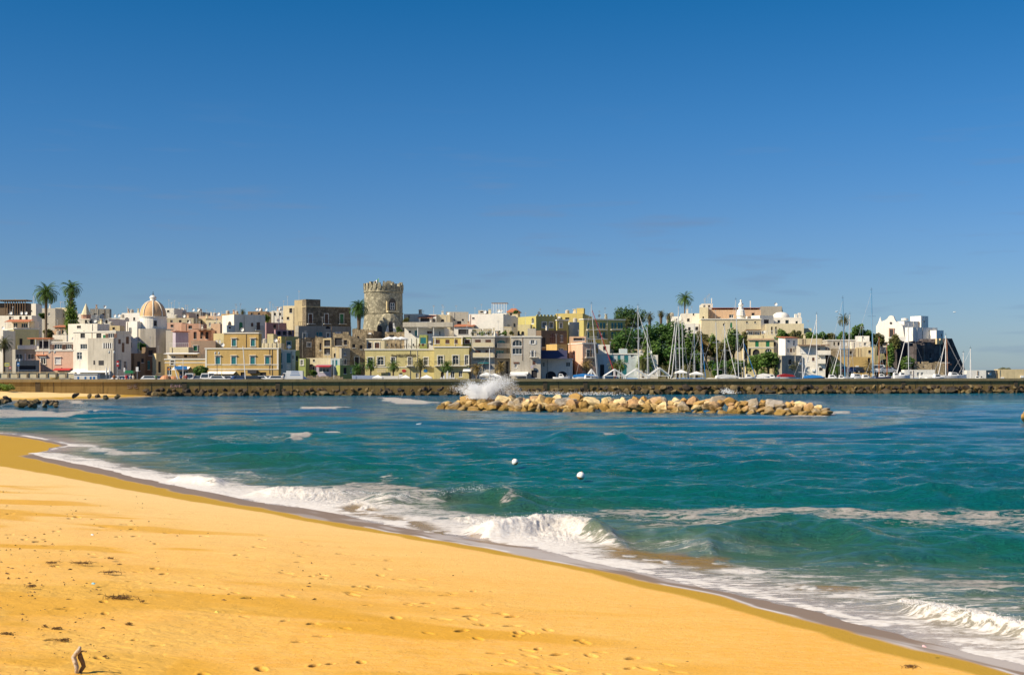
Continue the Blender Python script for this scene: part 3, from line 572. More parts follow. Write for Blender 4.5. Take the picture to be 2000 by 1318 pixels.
def crestdrops(pl, h, rr_):
    def fn_(r_, n):
        pw = np.array([ground(*p, .3) for p in pl]); t = r_.rand(n)*(len(pl)-1); i = t.astype(int); f = (t-i)[:, None]; q = pw[i]*(1-f)+pw[i+1]*f
        k = .4+.6*np.sin(t*7.3)**2; z = .30+h*np.abs(r_.randn(n))*k; return np.stack([q[:, 0]+r_.randn(n)*.12, q[:, 1]+r_.randn(n)*.2, z], 1), .004+rr_*r_.rand(n)**3
    return fn_
droplets('wave_spray', [(21000, jets), (2600, plume(940, 779, 13, 12, 14, 0, .03, .075)), (4500, mist), (700, plume(955, 770, 25, 34, 52, 5, .01, .02, .7)), (500, plume(1060, 770, 40, 40, 7, 0, .02, .05)), (500, plume(1160, 771, 40, 30, 7, 0, .02, .05)), (300, plume(1424, 768, 10, 5, 11, -6, .02, .05))], foamw, 'white burst of sea spray thrown up behind the breakwater')
droplets('surf_droplets', [(1500, crestdrops([(900,1022),(1000,1018),(1060,1014),(1100,1010),(1150,1022)], .10, .007)), (500, crestdrops([(850,966),(915,955),(960,958),(1005,966)], .09, .007)), (600, crestdrops([(1770,1176),(1850,1190),(1930,1206),(2000,1222)], .06, .005)), (700, crestdrops([(560,965),(700,962),(800,970)], .05, .008))], foamw, 'fine white droplets torn off the breaking shore waves')
# ================================================================ HOUSES
rh = random.Random(99)
def facade(mb, mp, w, z0, z1, holes, th=.22):
    """wall plane with real openings and reveals; holes = (s0,s1,a,b,arch)"""
    hs = [(max(.02, h[0]), min(w-.02, h[1]), max(z0+.02, h[2]), min(z1-.02, h[3]), h[4]) for h in holes]; hs = [h for h in hs if h[1]-h[0] > .1 and h[3]-h[2] > .1]
    xs = sorted({0, w}|{h[0] for h in hs}|{h[1] for h in hs}); zs = sorted({z0, z1}|{h[2] for h in hs}|{h[3] for h in hs})
    for i in range(len(xs)-1):
        for j in range(len(zs)-1):
            cx = (xs[i]+xs[i+1])/2; cz = (zs[j]+zs[j+1])/2
            if any(h[0] < cx < h[1] and h[2] < cz < h[3] for h in hs): continue
            mb.add([mp(xs[i], 0, zs[j]), mp(xs[i+1], 0, zs[j]), mp(xs[i+1], 0, zs[j+1]), mp(xs[i], 0, zs[j+1])], [(0, 1, 2, 3)])
    for s0, s1, a, b, arch in hs:
        mb.add([mp(s0,0,a),mp(s1,0,a),mp(s1,0,b),mp(s0,0,b),mp(s0,th,a),mp(s1,th,a),mp(s1,th,b),mp(s0,th,b)], [(0,1,5,4),(1,2,6,5),(2,3,7,6),(3,0,4,7)])
        if arch:
            r = (s1-s0)/2; cx = (s0+s1)/2; r2 = min(r, (b-a)*.6); zc = b-r2
            for sg in (-1, 1):
                pl = [(cx+sg*r, zc), (cx+sg*r, b), (cx, b)]+[(cx+sg*r*math.sin(t), zc+r2*math.cos(t)) for t in [k*math.pi/12 for k in range(1, 6)]]
                n = len(pl); mb.add([mp(p[0], .001, p[1]) for p in pl]+[mp(p[0], th-.02, p[1]) for p in pl], [tuple(range(n)), tuple(range(2*n-1, n-1, -1))]+[(i, (i+1) % n, n+(i+1) % n, n+i) for i in range(n)])
def window(par, mp, s0, s1, a, b, ty, base='g'):
    k = ty[0]; arch = 'A' in ty; w = s1-s0; h = b-a; fr = .09
    m = MB()
    if k in 'gtnbw':
        for q in ((s0,s0+fr,a,b),(s1-fr,s1,a,b),(s0+fr,s1-fr,a,a+fr),(s0+fr,s1-fr,b-fr,b)): m.mbox(mp, (q[0], .10, q[2]), (q[1], .17, q[3]))
        nm = max(1, round(w/1.0))
        for i in range(1, nm+1 if w > 1.3 else 2):
            x = s0+w*i/(nm+1 if w > 1.3 else 2); m.mbox(mp, (x-.035, .105, a+fr), (x+.035, .165, b-fr))
        if h > 1.5: m.mbox(mp, (s0+fr, .11, a+h*.62), (s1-fr, .16, a+h*.62+.06))
    if 'S' in ty:
        e = .16
        m.mbox(mp, (s0-e, -.07, a-.02), (s0, .02, b)); m.mbox(mp, (s1, -.07, a-.02), (s1+e, .02, b)); m.mbox(mp, (s0-e, -.08, b), (s1+e, .02, b+e)); m.mbox(mp, (s0-e-.05, -.14, a-.14), (s1+e+.05, .02, a-.02))
        if 'L' in ty: m.mbox(mp, (s0-e-.1, -.28, b+e+.12), (s1+e+.1, .0, b+e+.24))
    else: m.mbox(mp, (s0-.06, -.07, a-.10), (s1+.06, .05, a-.005))
    o = m.build('window' if 'D' not in ty else 'door', TRIM if ('S' in ty or k == 't') else WHITEP, par)
    m = MB(); m.mbox(mp, (s0, .19, a), (s1, .22, b)); m.build('pane', DARK if k == 'k' else GLASS, o)
    sh = dict(t=TEAL, n=GREENP, b=BROWNP, w=WHITEP).get(k)
    if sh is not None:
        opn = 'O' in ty
        for sg in (0, 1):
            m = MB(); c = (s0+s1)/2
            if opn: x0, x1, d0 = (s0-w*.5, s0-.03, -.09) if sg == 0 else (s1+.03, s1+w*.5, -.09)
            else: x0, x1, d0 = (s0+.01, c-.015, .03) if sg == 0 else (c+.015, s1-.01, .03)
            st = .05; m.mbox(mp, (x0, d0, a+.02), (x0+st, d0+.05, b-.02)); m.mbox(mp, (x1-st, d0, a+.02), (x1, d0+.05, b-.02))
            nsl = max(3, int(h/.22))
            for i in range(nsl): z = a+.03+(h-.06)*i/nsl; m.mbox(mp, (x0+st, d0+.005, z), (x1-st, d0+.04, z+(h-.06)/nsl*.78))
            m.build('shutter', sh, o)
    if 'B' in ty: balcony(par, mp, s0-.5, s1+.5, a-.08)
    return o
def balcony(par, mp, s0, s1, z, dep=.9, solid=False, mat=None):
    m = MB(); m.mbox(mp, (s0, -dep, z-.14), (s1, -.001, z)); o = m.build('balcony', TRIM, par)
    m = MB()
    if solid: m.mbox(mp, (s0, -dep-.02, z+.01), (s1, -dep+.08, z+.9)); m.build('parapet', mat or TRIM, o); return o
    m.mbox(mp, (s0, -dep, z+.92), (s1, -dep+.05, z+.97))
    n = max(4, int((s1-s0)/.16))
    for i in range(n+1): x = s0+(s1-s0-.03)*i/n; m.mbox(mp, (x, -dep+.01, z), (x+.03, -dep+.04, z+.92))
    for x in (s0, s1-.04): m.mbox(mp, (x, -dep, z+.92), (x+.04, -.01, z+.96))
    m.build('railing', IRON, o); return o
class HH: pass
def house(label, pa, pb, top, Y, yaw=14, side=None, col='white', wins=(), sw=(), base=2.0, D=9, clut=2, cornice=0, name='house', cat='house', group=None, roof=None, rail=0, band=(), crumble=0, seed=None, parts=None):
    th = R(yaw); c, s = math.cos(th), math.sin(th)
    u = Vector((c, -s)); v = Vector((s, c))
    def hit(P0, d, px):
        k = (px-1000)/F     # P0+d*t on ray x=k*y
        t = (k*P0.y-P0.x)/(d.x-k*d.y); return t
    if yaw >= 0: B = Vector((XX(pb, Y), Y)); w = -hit(B, u, pa); A = B-u*w
    else: A = Vector((XX(pa, Y), Y)); w = hit(A, u, pb); B = A+u*w
    w = abs(w)
    if side is not None and abs(yaw) > 1: D = abs(hit(B, v, side) if yaw >= 0 else hit(A, v, side))
    D = max(2.5, min(D, 40))
    zt = ZZ(top, Y); H = HH(); H.w = w; H.D = D; H.zt = zt; H.A = A; H.B = B; H.base = base
    e = thing(name, label, cat, (A.x, A.y, 0), -th, group); H.e = e
    mpF = lambda a, d, z: (a, d, z)
    mpS = (lambda a, d, z: (w-d, a, z)) if yaw >= 0 else (lambda a, d, z: (d, D-a, z))
    H.mpF = mpF; H.mpS = mpS
    def toF(px, py):
        k = (px-1000)/F; t = (k*A.y-A.x)/(u.x-k*u.y); yy = A.y+u.y*t; return t, ZZ(py, yy)
    def toS(px, py):
        k = (px-1000)/F; O = B if yaw >= 0 else A; t = (k*O.y-O.x)/(v.x-k*v.y); yy = O.y+v.y*t; return (t if yaw >= 0 else D-t), ZZ(py, yy)
    H.toF = toF; H.toS = toS
    m = MB(); hs = []
    for W_ in wins:
        a = toF(W_[0], W_[1]); b = toF(W_[2], W_[3]); hs.append((min(a[0], b[0]), max(a[0], b[0]), b[1], a[1], 'A' in W_[4], W_[4]))
    ss = []
    for W_ in sw:
        a = toS(W_[0], W_[1]); b = toS(W_[2], W_[3]); ss.append((min(a[0], b[0]), max(a[0], b[0]), min(a[1], b[1]), max(a[1], b[1]), 'A' in W_[4], W_[4]))
    facade(m, mpF, w, base, zt, hs); facade(m, mpS, D, base, zt, ss)
    oth = (lambda a, d, z: (d, D-a, z)) if yaw >= 0 else (lambda a, d, z: (w-d, a, z))
    facade(m, oth, D, base, zt, []); facade(m, lambda a, d, z: (a, D-d, z), w, base, zt, [])
    if roof is None:      # flat roof behind a parapet
        t = .25; rz = zt-.45; o4 = [(0,0),(w,0),(w,D),(0,D)]; i4 = [(t,t),(w-t,t),(w-t,D-t),(t,D-t)]
        if crumble:
            rc = random.Random(int(pa)); x = 0
            while x < w-.3:
                dx = rc.uniform(.3, 1.1); x2 = min(w, x+dx); m.box(x+.01, .005, zt, x2-.01, .5, zt+rc.uniform(.05, crumble)); x = x2
        m.add([(p[0],p[1],zt) for p in o4]+[(p[0],p[1],zt) for p in i4]+[(p[0],p[1],rz) for p in i4], [(0,1,5,4),(1,2,6,5),(2,3,7,6),(3,0,4,7),(4,5,9,8),(5,6,10,9),(6,7,11,10),(7,4,8,11),(8,9,10,11)])
    m.build('wall', P(col), e)
    if roof: # tiled roof: ('gable'|'shed', height)
        m = MB(); o_ = .35; k, hh = roof
        if k == 'hip': m.add([(-o_,-o_,zt),(w+o_,-o_,zt),(w+o_,D+o_,zt),(-o_,D+o_,zt),(w*.3,D/2,zt+hh),(w*.7,D/2,zt+hh),(-o_,-o_,zt-.12),(w+o_,-o_,zt-.12),(w+o_,D+o_,zt-.12),(-o_,D+o_,zt-.12)], [(0,1,5,4),(1,2,5),(2,3,4,5),(3,0,4),(0,6,7,1),(1,7,8,2),(2,8,9,3),(3,9,6,0),(6,9,8,7)])
        else: m.add([(-o_,-o_,zt),(w+o_,-o_,zt),(w+o_,D+o_,zt+hh),(-o_,D+o_,zt+hh),(-o_,-o_,zt-.12),(w+o_,-o_,zt-.12),(w+o_,D+o_,zt+hh-.12),(-o_,D+o_,zt+hh-.12)], [(0,1,2,3),(4,7,6,5),(0,4,5,1),(1,5,6,2),(2,6,7,3),(3,7,4,0)])
        m.build('roof', TILE, e)
    for (cc, zz) in ((cornice, zt),):
        if cc:
            m = MB(); q = .14
            for (a, b) in (((-q,-q,zz-.28),(w+q,0-.002,zz-.02)), ((w+.002,-q+.01,zz-.27),(w+q,D,zz-.03)), ((-q,-.0,zz-.26),(-.002,D,zz-.04))): m.box(*a, *b)
            m.build('cornice', TRIM, e)
    for bpy_ in band:
        z = toF(pa+3, bpy_)[1]; m = MB(); m.box(-.06, -.08, z-.09, w+.06, -.002, z+.09); m.build('string_course', TRIM, e)
    for W_ in hs: window(e, mpF, *W_[:4], W_[5])
    for W_ in ss: window(e, mpS, *W_[:4], W_[5])
    if rail:
        m = MB(); n = int(w/.5)
        for i in range(n+1): x = .05+(w-.1)*i/n; m.tube([(x, .1, zt), (x, .1, zt+.9)], .025, 4)
        m.box(.02, .07, zt+.9, w-.02, .13, zt+.95); m.build('railing', WHITEP if rail == 2 else IRON, e)
    r_ = random.Random(int(pa*7+top))
    for i in range(clut):
        x = r_.uniform(.6, max(.7, w-.8)); y = r_.uniform(.5, min(D-.8, 4)); k = r_.choice(['chimney', 'antenna', 'antenna', 'water_tank', 'chimney', 'dish', 'hut']) if w > 3.5 else 'antenna'
        z = zt-.45 if roof is None else zt+.3; m = MB()
        if k == 'chimney': q = r_.uniform(.2, .3); m.box(x-q, y-q, z, x+q, y+q, zt+r_.uniform(.5, 1.1)); m.box(x-q-.07, y-q-.07, zt+1.1, x+q+.07, y+q+.07, zt+1.2); m.box(x-q*.6, y-q*.6, zt+.4, x+q*.6, y+q*.6, zt+1.12); m.build('chimney', P(r_.choice(['white', 'cream', 'peach'])), e)
        elif k == 'antenna':
            h = r_.uniform(1.6, 3.0); m.tube([(x, y, z), (x, y, zt+h)], .035, 4); 
            for q in range(4): m.tube([(x-.35+.05*q, y, zt+h-.12*q-.05), (x+.35-.05*q, y, zt+h-.12*q-.05)], .02, 3)
            m.build('antenna', METAL, e)
        elif k == 'water_tank': m.lathe([(0, z), (.5, z), (.52, zt+.9), (.2, zt+1.1), (0, zt+1.12)], 12, (x, y+.6, 0)); m.build('water_tank', P('lgrey'), e)
        elif k == 'hut' and w > 6 and D > 5: m.box(x-.9, 1.6, z, x+.9, 4.2, zt+r_.uniform(1.0, 1.7)); m.build('roof_hut', P(col if col in PAL else 'lgrey'), e)
        else:
            m.tube([(x, y, z), (x, y, zt+.6)], .04, 4); m.lathe([(0, .0), (.3, .06), (.42, .16)], 10); m.v[-30:] = [(x+p[0], y-.1-p[2], zt+.7+p[1]) for p in m.v[-30:]]; m.build('satellite_dish', WHITEP, e)
    if w > 3.2 and zt-max(base, 2.2) > 2.5:      # pipes, cooling units, vents on the visible wall
        for i in range(r_.randint(1, 4)):
            k2 = r_.random(); x = r_.uniform(.3, w-.7); zz = zt-r_.uniform(.8, min(6, zt-2.4))
            if any(h[0]-.9 < x < h[1]+.3 and h[2]-.8 < zz < h[3]+.3 for h in hs): continue
            m = MB()
            if k2 < .4: m.tube([(x, -.06, zt-.1), (x, -.06, max(zt-r_.uniform(3, 8), 2.3))], .05, 5); m.build('drainpipe', P(r_.choice(['grey', 'brown', 'white'])), e)
            elif k2 < .7: m.box(x, -.32, zz, x+.7, -.02, zz+.5); m.build('air_conditioner', WHITEP, e)
            else: m.box(x, -.03, zz, x+.3, .0, zz+.3); m.build('vent', DARK, e)
    if parts: parts(H)
    return H
def fbox(H, name, mat, x0, y0, x1, y1, d0, d1):     # box on the front plane given in px, depths in m (negative = proud)
    a = H.toF(x0, y0); b = H.toF(x1, y1); m = MB(); m.box(a[0], d0, b[1], b[0], d1, a[1]); return m.build(name, mat, H.e)
def awning(H, x0, x1, y0, y1, dep, mat, name='awning'):
    a = H.toF(x0, y0); b = H.toF(x1, y1); m = MB(); t = .05
    m.add([(a[0],-.01,a[1]),(b[0],-.01,a[1]),(b[0],-dep,b[1]),(a[0],-dep,b[1]),(a[0],-.01,a[1]-t),(b[0],-.01,a[1]-t),(b[0],-dep,b[1]-t),(a[0],-dep,b[1]-t)], [(0,1,2,3),(4,7,6,5),(0,4,5,1),(1,5,6,2),(2,6,7,3),(3,7,4,0)])
    return m.build(name, mat, H.e)
def posts(H, xs, y0, y1, d, mat, r=.08, name='post'):
    for x in xs:
        a = H.toF(x, y0); b = H.toF(x, y1); m = MB(); m.tube([(a[0], d, b[1]), (a[0], d, a[1])], r, 6); m.build(name, mat, H.e)
def text_on(H, txt, x0, x1, yc, size, mat):
    cu = bpy.data.curves.new('sign_lettering', 'FONT'); cu.body = txt; cu.extrude = .03; cu.align_x = 'CENTER'; cu.size = size
    o = bpy.data.objects.new('tmp', cu); COL.objects.link(o); dg = bpy.context.evaluated_depsgraph_get(); me = bpy.data.meshes.new_from_object(o.evaluated_get(dg)); bpy.data.objects.remove(o)
    me.name = 'sign_lettering'; me.materials.clear(); me.materials.append(mat)
    t = bpy.data.objects.new('sign_lettering', me); COL.objects.link(t); t.parent = H.e
    a = H.toF((x0+x1)/2, yc); b = H.toF(x1, yc); wd_ = max(v.co.x for v in me.vertices)-min(v.co.x for v in me.vertices); k = 2*(b[0]-a[0])/wd_
    t.scale = (k, 1, 1); t.location = (a[0], -.08, a[1]-size*.35); t.rotation_euler = (R(90), 0, 0); return t
g, gS, t, tS, k, kA, n, b_, w_, o = 'g', 'gS', 't', 'tSL', 'k', 'kA', 'nS', 'b', 'w', 'gwO'
def marks(H, x0, x1, y0, y1, n, mat, d=-.07):      # lettering too small to read: irregular upright strokes
    m = MB(); r_ = random.Random(int(x0)); x = x0; w = (x1-x0)/n
    for i in range(n):
        a = H.toF(x+i*w, y0+r_.uniform(0, .3)*(y1-y0)); b = H.toF(x+i*w+w*r_.uniform(.35, .75), y1); m.box(a[0], d, b[1], b[0], d+.03, a[1])
    return m.build('sign_lettering', mat, H.e)
def row(xs, y0, y1, w, ty): return [(x-w/2, y0, x+w/2, y1, ty) for x in xs]
# ---- back rows, left
def timber(H):
    for i in range(15): a = H.toF(1+i*3.8, 592)[0]; m = MB(); m.box(a-.12, -1.2, H.zt+.5, a+.12, H.D, H.zt+.75); m.build('rafter', WOOD, H.e)
    a = H.toF(12, 600)[0]; 
    for i in range(9): x = a+i*.68; m = MB(); m.box(x, -.9, H.zt-3.0, x+.18, -.7, H.zt+.5); m.build('timber_post', WOOD, H.e)
    m = MB(); m.box(-.3, -1.3, H.zt+.76, H.w+.3, H.D, H.zt+.86); m.build('roof', plain('reed_roof', (.42,.30,.15), .9, var=.4, scale=9), H.e)
house('brown timber rooftop loggia with slatted posts on the skyline at far left', -14, 53, 592, 352, 4, 56, 'umber', [(14,595,50,613,'k')], clut=1, parts=timber)
house('white cube house on the skyline right of the timber loggia', 50, 70, 593, 362, 20, 79, 'white', [(56,606,63,609,'k')])
house('long grey-white low house behind the left big palm', 78, 108, 602, 372, 10, None, 'lgrey', row([84, 96], 611, 617, 4, g))
house('cream house between the two big palms on the skyline', 108, 131, 601, 376, 12, 137, 'cream', row([115, 124], 613, 619, 4, k), clut=4)
house('white house block left of the small cone spire', 128, 162, 613, 366, 12, None, 'white', row([150], 616, 622, 4, g), clut=3)
house('plain grey block house behind the cone spire', 176, 214, 603, 384, -6, 172, 'grey', row([186, 202], 612, 617, 5, k), clut=2)
house('low white terrace house with a row of skylights near the left edge', -20, 62, 616, 340, 10, 66, 'white', row([20, 40, 52], 618, 626, 5, k), clut=4)
def orange_roof(H): awning(H, 18, 66, 624, 629, 2.6, TILE, 'tiled_canopy'); posts(H, (19, 65), 629, 641, -2.4, WHITEP)
house('white penthouse under an orange tiled canopy', 14, 68, 627, 334, 6, 76, 'white', [(26,630,34,640,'gD'), (41,631,54,640,'g')], clut=1, parts=orange_roof)
house('pale yellow terrace house with two dark doors below the orange canopy', 27, 76, 641, 326, -30, 5, 'paleyellow', [(38,661,44,674,'kD'), (59,661,66,673,'kD')], cornice=1, clut=0)
house('white house at the left picture edge behind the small palm', -40, 6, 645, 318, 14, 30, 'white', row([-10, 0], 670, 682, 5, g), clut=3)
def balus(H):
    a = H.toF(34, 674); b = H.toF(71, 682); m = MB(); m.box(a[0], -.5, b[1], b[0], -.3, a[1]); m.build('parapet', P('white'), H.e)
house('grey arcaded house with two arched openings and white parapet, left of the pink house', 30, 71, 682, 306, -28, 24, 'grey', [(31,691,44,702,'gA'), (48,690,51,702,'gA'), (54,691,67,702,'gA')], clut=0, parts=balus)
house('low grey garage wall in front of the arcaded house', 31, 77, 703, 300, -30, 27, 'grey', [(38,714,70,722,'k')], clut=0, cat='outbuilding', name='garage')
def pink(H):
    awning(H, 108, 141, 719, 723, 1.6, REDP); awning(H, 70, 92, 692.5, 694, .5, TILE, 'tiled_canopy')
house('salmon pink two-storey house with a dark red awning by the promenade', 70, 143, 683, 304, 8, 150, 'pink', [(80,700,89,711,'gSL'), (108,700,118,711,'wSL'), (128,725,137,732,'gS')], clut=0, cornice=1, parts=pink)
house('white roof storey with shuttered windows on top of the pink house', 102, 144, 667, 309, 8, 156, 'white', [(106,672,121,682,'bO'), (128,672,140,682,'bO')], base=7, clut=1, cornice=1)
def porch(H): fbox(H, 'roof', TILE, 58, 660, 103, 662, -1.2, .8); posts(H, (74, 88, 100), 662, 682, -1.0, WHITEP)
house('open white porch with a red roof edge above the pink house', 72, 103, 662, 312, 8, None, 'white', [(76,666,98,681,'k')], base=7, clut=0, D=5, parts=porch)
house('white terrace wall with a rail stepping up behind the pink house', 103, 146, 654, 320, 8, None, 'white', [], clut=2, rail=1)
house('small orange house under a red roof between the big palms', 107, 131, 638, 332, 8, 136, 'peach', row([113, 123], 644, 652, 5, k), clut=1, roof=('shed', .5))
house('ochre garden house at the foot of the left big palm', 86, 108, 646, 336, 10, None, 'peach', row([95, 104], 650, 655, 4, k), clut=1)
def bigwhite(H):
    m = MB(); a = H.toF(176, 660)[0]; b = H.toF(226, 660); m.box(a, -.8, 2, b[0]-.02, -.003, b[1]); m.build('annex', P('lgrey'), H.e)
    for q in ((206,670,223,680), (187,704,190,712), (197,704,207,713)):
        p0 = H.toF(q[0], q[1]); p1 = H.toF(q[2], q[3]); m = MB(); m.box(p0[0], -.84, p1[1], p1[0], -.81, p0[1]); m.build('annex_window', DARK, H.e)
        if q[2]-q[0] > 15:
            m = MB(); 
            for i in range(5): x = p0[0]+(p1[0]-p0[0])*i/4; m.box(x-.1, -.88, p1[1], x+.1, -.85, p0[1])
            m.build('shutter', WHITEP, H.e)
    awning(H, 145, 168, 721, 730, 2.5, CANV); awning(H, 168, 222, 722, 727, 2.2, CANV)
house('big white corner house with a shaded blue-grey side and small annex, centre-left', 143, 226, 646, 300, 20, 256, 'white', [(157,651,166,660,'k'), (188,651,198,660,'kO'), (201,654,206,660,'n'), (212,651,223,660,'bO'), (157,672,170,682,'gO'), (150,688,160,702,'g')],
  [(231,662,236,672,'b'), (238,669,243,688,'b'), (246,657,252,672,'b'), (231,702,237,722,'g'), (242,705,248,722,'g')], cornice=1, clut=0, parts=bigwhite)
house('white roof-terrace block with boxy parapets above the big white corner house', 133, 190, 632, 312, 16, 214, 'white', [(150,636,158,641,'k')], base=8, clut=3, rail=1)
house('white pergola terrace house under the cone spire', 158, 212, 622, 332, 12, None, 'white', row([168, 178, 188, 198, 208], 625, 632, 5, 'k'), clut=3)
house('beige patched terrace house behind the big white corner house', 176, 234, 636, 318, 10, 242, 'sandy', row([190, 205, 222], 639, 644, 5, 'k'), clut=3)
house('white houses step with blue-grey boxes left of the dome church', 212, 244, 621, 352, 10, 250, 'white', row([222, 236], 627, 634, 4, 'k'), clut=3)
house('white block on the skyline just left of the dome', 238, 272, 611, 362, 14, 276, 'bright', row([248, 262], 620, 626, 4, 'k'), clut=4)
house('tall white side wall house left of the octagonal church base', 246, 268, 628, 322, 24, 276, 'bright', [(252,640,257,650,'g'), (252,668,257,680,'g')], clut=0)
# cone spire
c0 = thing('cone_spire', 'small pale cone spire on a pink octagonal base', 'spire', (XX(168, 356), 356, 0))
m = MB(); m.lathe([(1.2, 6), (1.2, ZZ(616, 356)), (1.35, ZZ(616, 356)), (1.35, ZZ(615, 356))], 8, rot=.39); m.build('base', P('rose'), c0)
m = MB(); m.lathe([(1.3, ZZ(615, 356)), (.08, ZZ(593, 356)), (0, ZZ(592.5, 356))], 8, rot=.39); m.build('spire', P('cream'), c0)
# dome church
YD = 326; cxp = 299; c0 = thing('domed_church', 'white church with an orange ribbed dome and lantern', 'church', (XX(cxp, YD), YD, 0))
q = YD/F; zr = lambda py: ZZ(py, YD)
m = MB(); m.lathe([(4.9, 2), (4.9, zr(643)), (4.5, zr(643))], 8, rot=.39); m.build('octagon_base', P('lgrey'), c0)
m = MB(); m.lathe([(3.25, zr(645)), (3.25, zr(620)), (3.45, zr(620)), (3.45, zr(618.5)), (3.0, zr(618.5))], 32); m.build('drum', P('bright'), c0, smooth=False)
prof = [(3.05*math.cos(a)**.9 if a < 1.5 else .3, zr(618.5)+(zr(587.5)-zr(618.5))*math.sin(a)) for a in [i*math.pi/2/14 for i in range(14)]]+[(.5, zr(587.2))]
m = MB(); m.lathe(prof, 32); m.build('dome', plaster('dome_orange', (.66,.41,.21), .35, .3), c0, smooth=True)
for i in range(8):
    a = i*math.pi/4+.25; m = MB(); m.tube([((r+.06)*math.cos(a), (r+.06)*math.sin(a), z) for r, z in prof[:-1]], .13, 5); m.build('rib', TRIM, c0)
m = MB(); m.lathe([(.75, zr(587.8)), (.72, zr(582)), (.85, zr(582)), (.8, zr(580)), (.5, zr(577.5)), (.12, zr(576.5)), (0, zr(576.4))], 16); ln = m.build('lantern', P('bright'), c0)
m = MB(); m.lathe([(0, zr(576.8)), (.18, zr(575.8)), (.22, zr(574.8)), (0, zr(573.2))], 10); m.tube([(0, 0, zr(575)), (0, 0, zr(569.5))], .05, 5); m.tube([(-.2, 0, zr(571)), (.2, 0, zr(571))], .04, 4); m.build('finial', IRON, ln)
for i in range(4):
    a = -1.15+i*1.57; m = MB(); mp_ = lambda s_, d_, z_: ((3.27-d_)*math.cos(a)-s_*math.sin(a), (3.27-d_)*math.sin(a)+s_*math.cos(a), z_)
    m.mbox(mp_, (-.6, -.02, zr(640)), (.6, .3, zr(624))); wn_ = m.build('window', TRIM, c0); m = MB(); m.mbox(mp_, (-.35, -.06, zr(637.5)), (.35, .0, zr(627))); m.build('pane', DARK, wn_)
house('low white chapel wing on the right of the dome church', 324, 343, 645, 321, 6, 352, 'lgrey', [], clut=0)
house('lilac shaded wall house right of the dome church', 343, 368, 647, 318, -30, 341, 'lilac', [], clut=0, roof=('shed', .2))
for a in ((262, 284, 690, 306, 'brown', 'alley house coloured dark for shade, with teal door under the dome church', [(268,706,274,724,'kD'), (276,700,281,708,'k')]), (284, 305, 678, 309, 'umber', 'shadowy narrow house in the alley below the church', [(290,684,298,694,'k'), (288,704,293,722,'t'), (297,708,302,728,'kD')]), (305, 326, 690, 304, 'sandy', 'sandy buttress house right of the alley', [(309,706,314,728,'kD')])):  # first two alley fronts: shade put into the dark plaster
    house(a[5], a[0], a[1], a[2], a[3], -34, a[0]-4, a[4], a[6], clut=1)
# skyline filler houses between dome and the stone palace
for lab, pa, pb, top, Y, col, wn_ in [('white house with a roof hut right behind the dome', 322, 340, 602, 366, 'white', [(326,606,331,610,'k')]), ('mauve-white skyline house right of the dome', 336, 362, 609, 372, 'lgrey', row([346, 356], 613, 618, 4, 'k')),
  ('sandy skyline house with a small cupola', 350, 372, 613, 376, 'sandy', row([358], 617, 622, 4, 'k')), ('olive-beige terrace house left of the white Moorish house', 322, 378, 621, 350, 'beige', row([335, 352, 368], 625, 630, 5, 'k')),
  ('grey skyline house with aerials above the pink walls', 368, 392, 609, 380, 'grey', row([376, 386], 613, 618, 4, 'k')), ('pinkish skyline house with a flat white edge', 388, 434, 617, 368, 'peach', row([396, 410, 424], 622, 628, 5, 'g')),
  ('beige low house with a water tank behind the pink walls', 370, 402, 622, 355, 'sandy', row([380, 393], 626, 632, 4, 'k')), ('cream stepped house left of the white Moorish house', 402, 436, 625, 350, 'cream', row([410, 420, 430], 630, 637, 4, 'g')),
  ('tan skyline house left of the small rooftop palm', 432, 466, 613, 376, 'tan', row([440, 455], 615, 619, 4, 'k')), ('terracotta-edged skyline house behind the white Moorish house', 484, 520, 608, 378, 'brown', row([492, 506], 611, 615, 4, 'k')),
  ('low beige skyline house left of the cream tower house', 516, 535, 609, 380, 'beige', row([524], 612, 616, 4, 'k')), ('white skyline house with pipes left of the cream tower house', 530, 555, 607, 372, 'white', row([537, 547], 611, 616, 4, 'k'))]:
    house(lab, pa, pb, top, Y, 8, None, col, wn_, clut=4)
house('rose pink parapet house right of the dome drum', 324, 356, 630, 336, 6, None, 'pink', [(333,634,339,639,'k')], clut=1)
house('deeper rose terrace house with a dark canopy', 354, 392, 632, 334, 10, 404, 'rose', [(368,636,375,642,'k')], clut=2)
def canopy(H): awning(H, 384, 416, 641.5, 643.5, 3, WOOD, 'canopy')
house('rose house under a dark flat canopy above the cream shop', 374, 413, 644, 326, 8, 418, 'rose', row([381, 394, 404], 648, 662, 6, 'k'), clut=2, parts=canopy)
house('narrow peach house left of the white Moorish house', 412, 430, 632, 338, 10, 434, 'peach', [(416,646,423,651,'b')], clut=2)
house('small pink-fronted house with a green window', 373, 421, 665, 308, -12, 365, 'peach', [(378,675,385,685,'nS')], clut=1)
house('pale yellow house stacked behind the tan villa', 417, 438, 651, 316, 8, None, 'paleyellow', [(420,664,425,671,'w'), (427,664,431,671,'w')], clut=0)
house('white garden wall with fence pillars above the shops', 331, 368, 678, 304, 8, None, 'cream', [], clut=0, rail=2, name='garden_wall', cat='wall', D=3)
def deck(H): awning(H, 326, 391, 689, 691, 2.2, CANV, 'flat_roof'); marks(H, 374.5, 386, 692.5, 697.5, 6, IRON)
house('long white pavilion with a flat roof and a row of small dark marks', 328, 391, 691, 297, 6, None, 'white', [(334,695,343,699,'g'), (359,693,366,698,'k'), (367,693,373,698,'g')], clut=0, parts=deck, D=4)
def tanlow(H): awning(H, 340, 372, 716, 722, 1.5, CANV, 'awning'); fbox(H, 'sign_board', BLUEP, 346, 715, 371, 721, -1.7, -1.6)
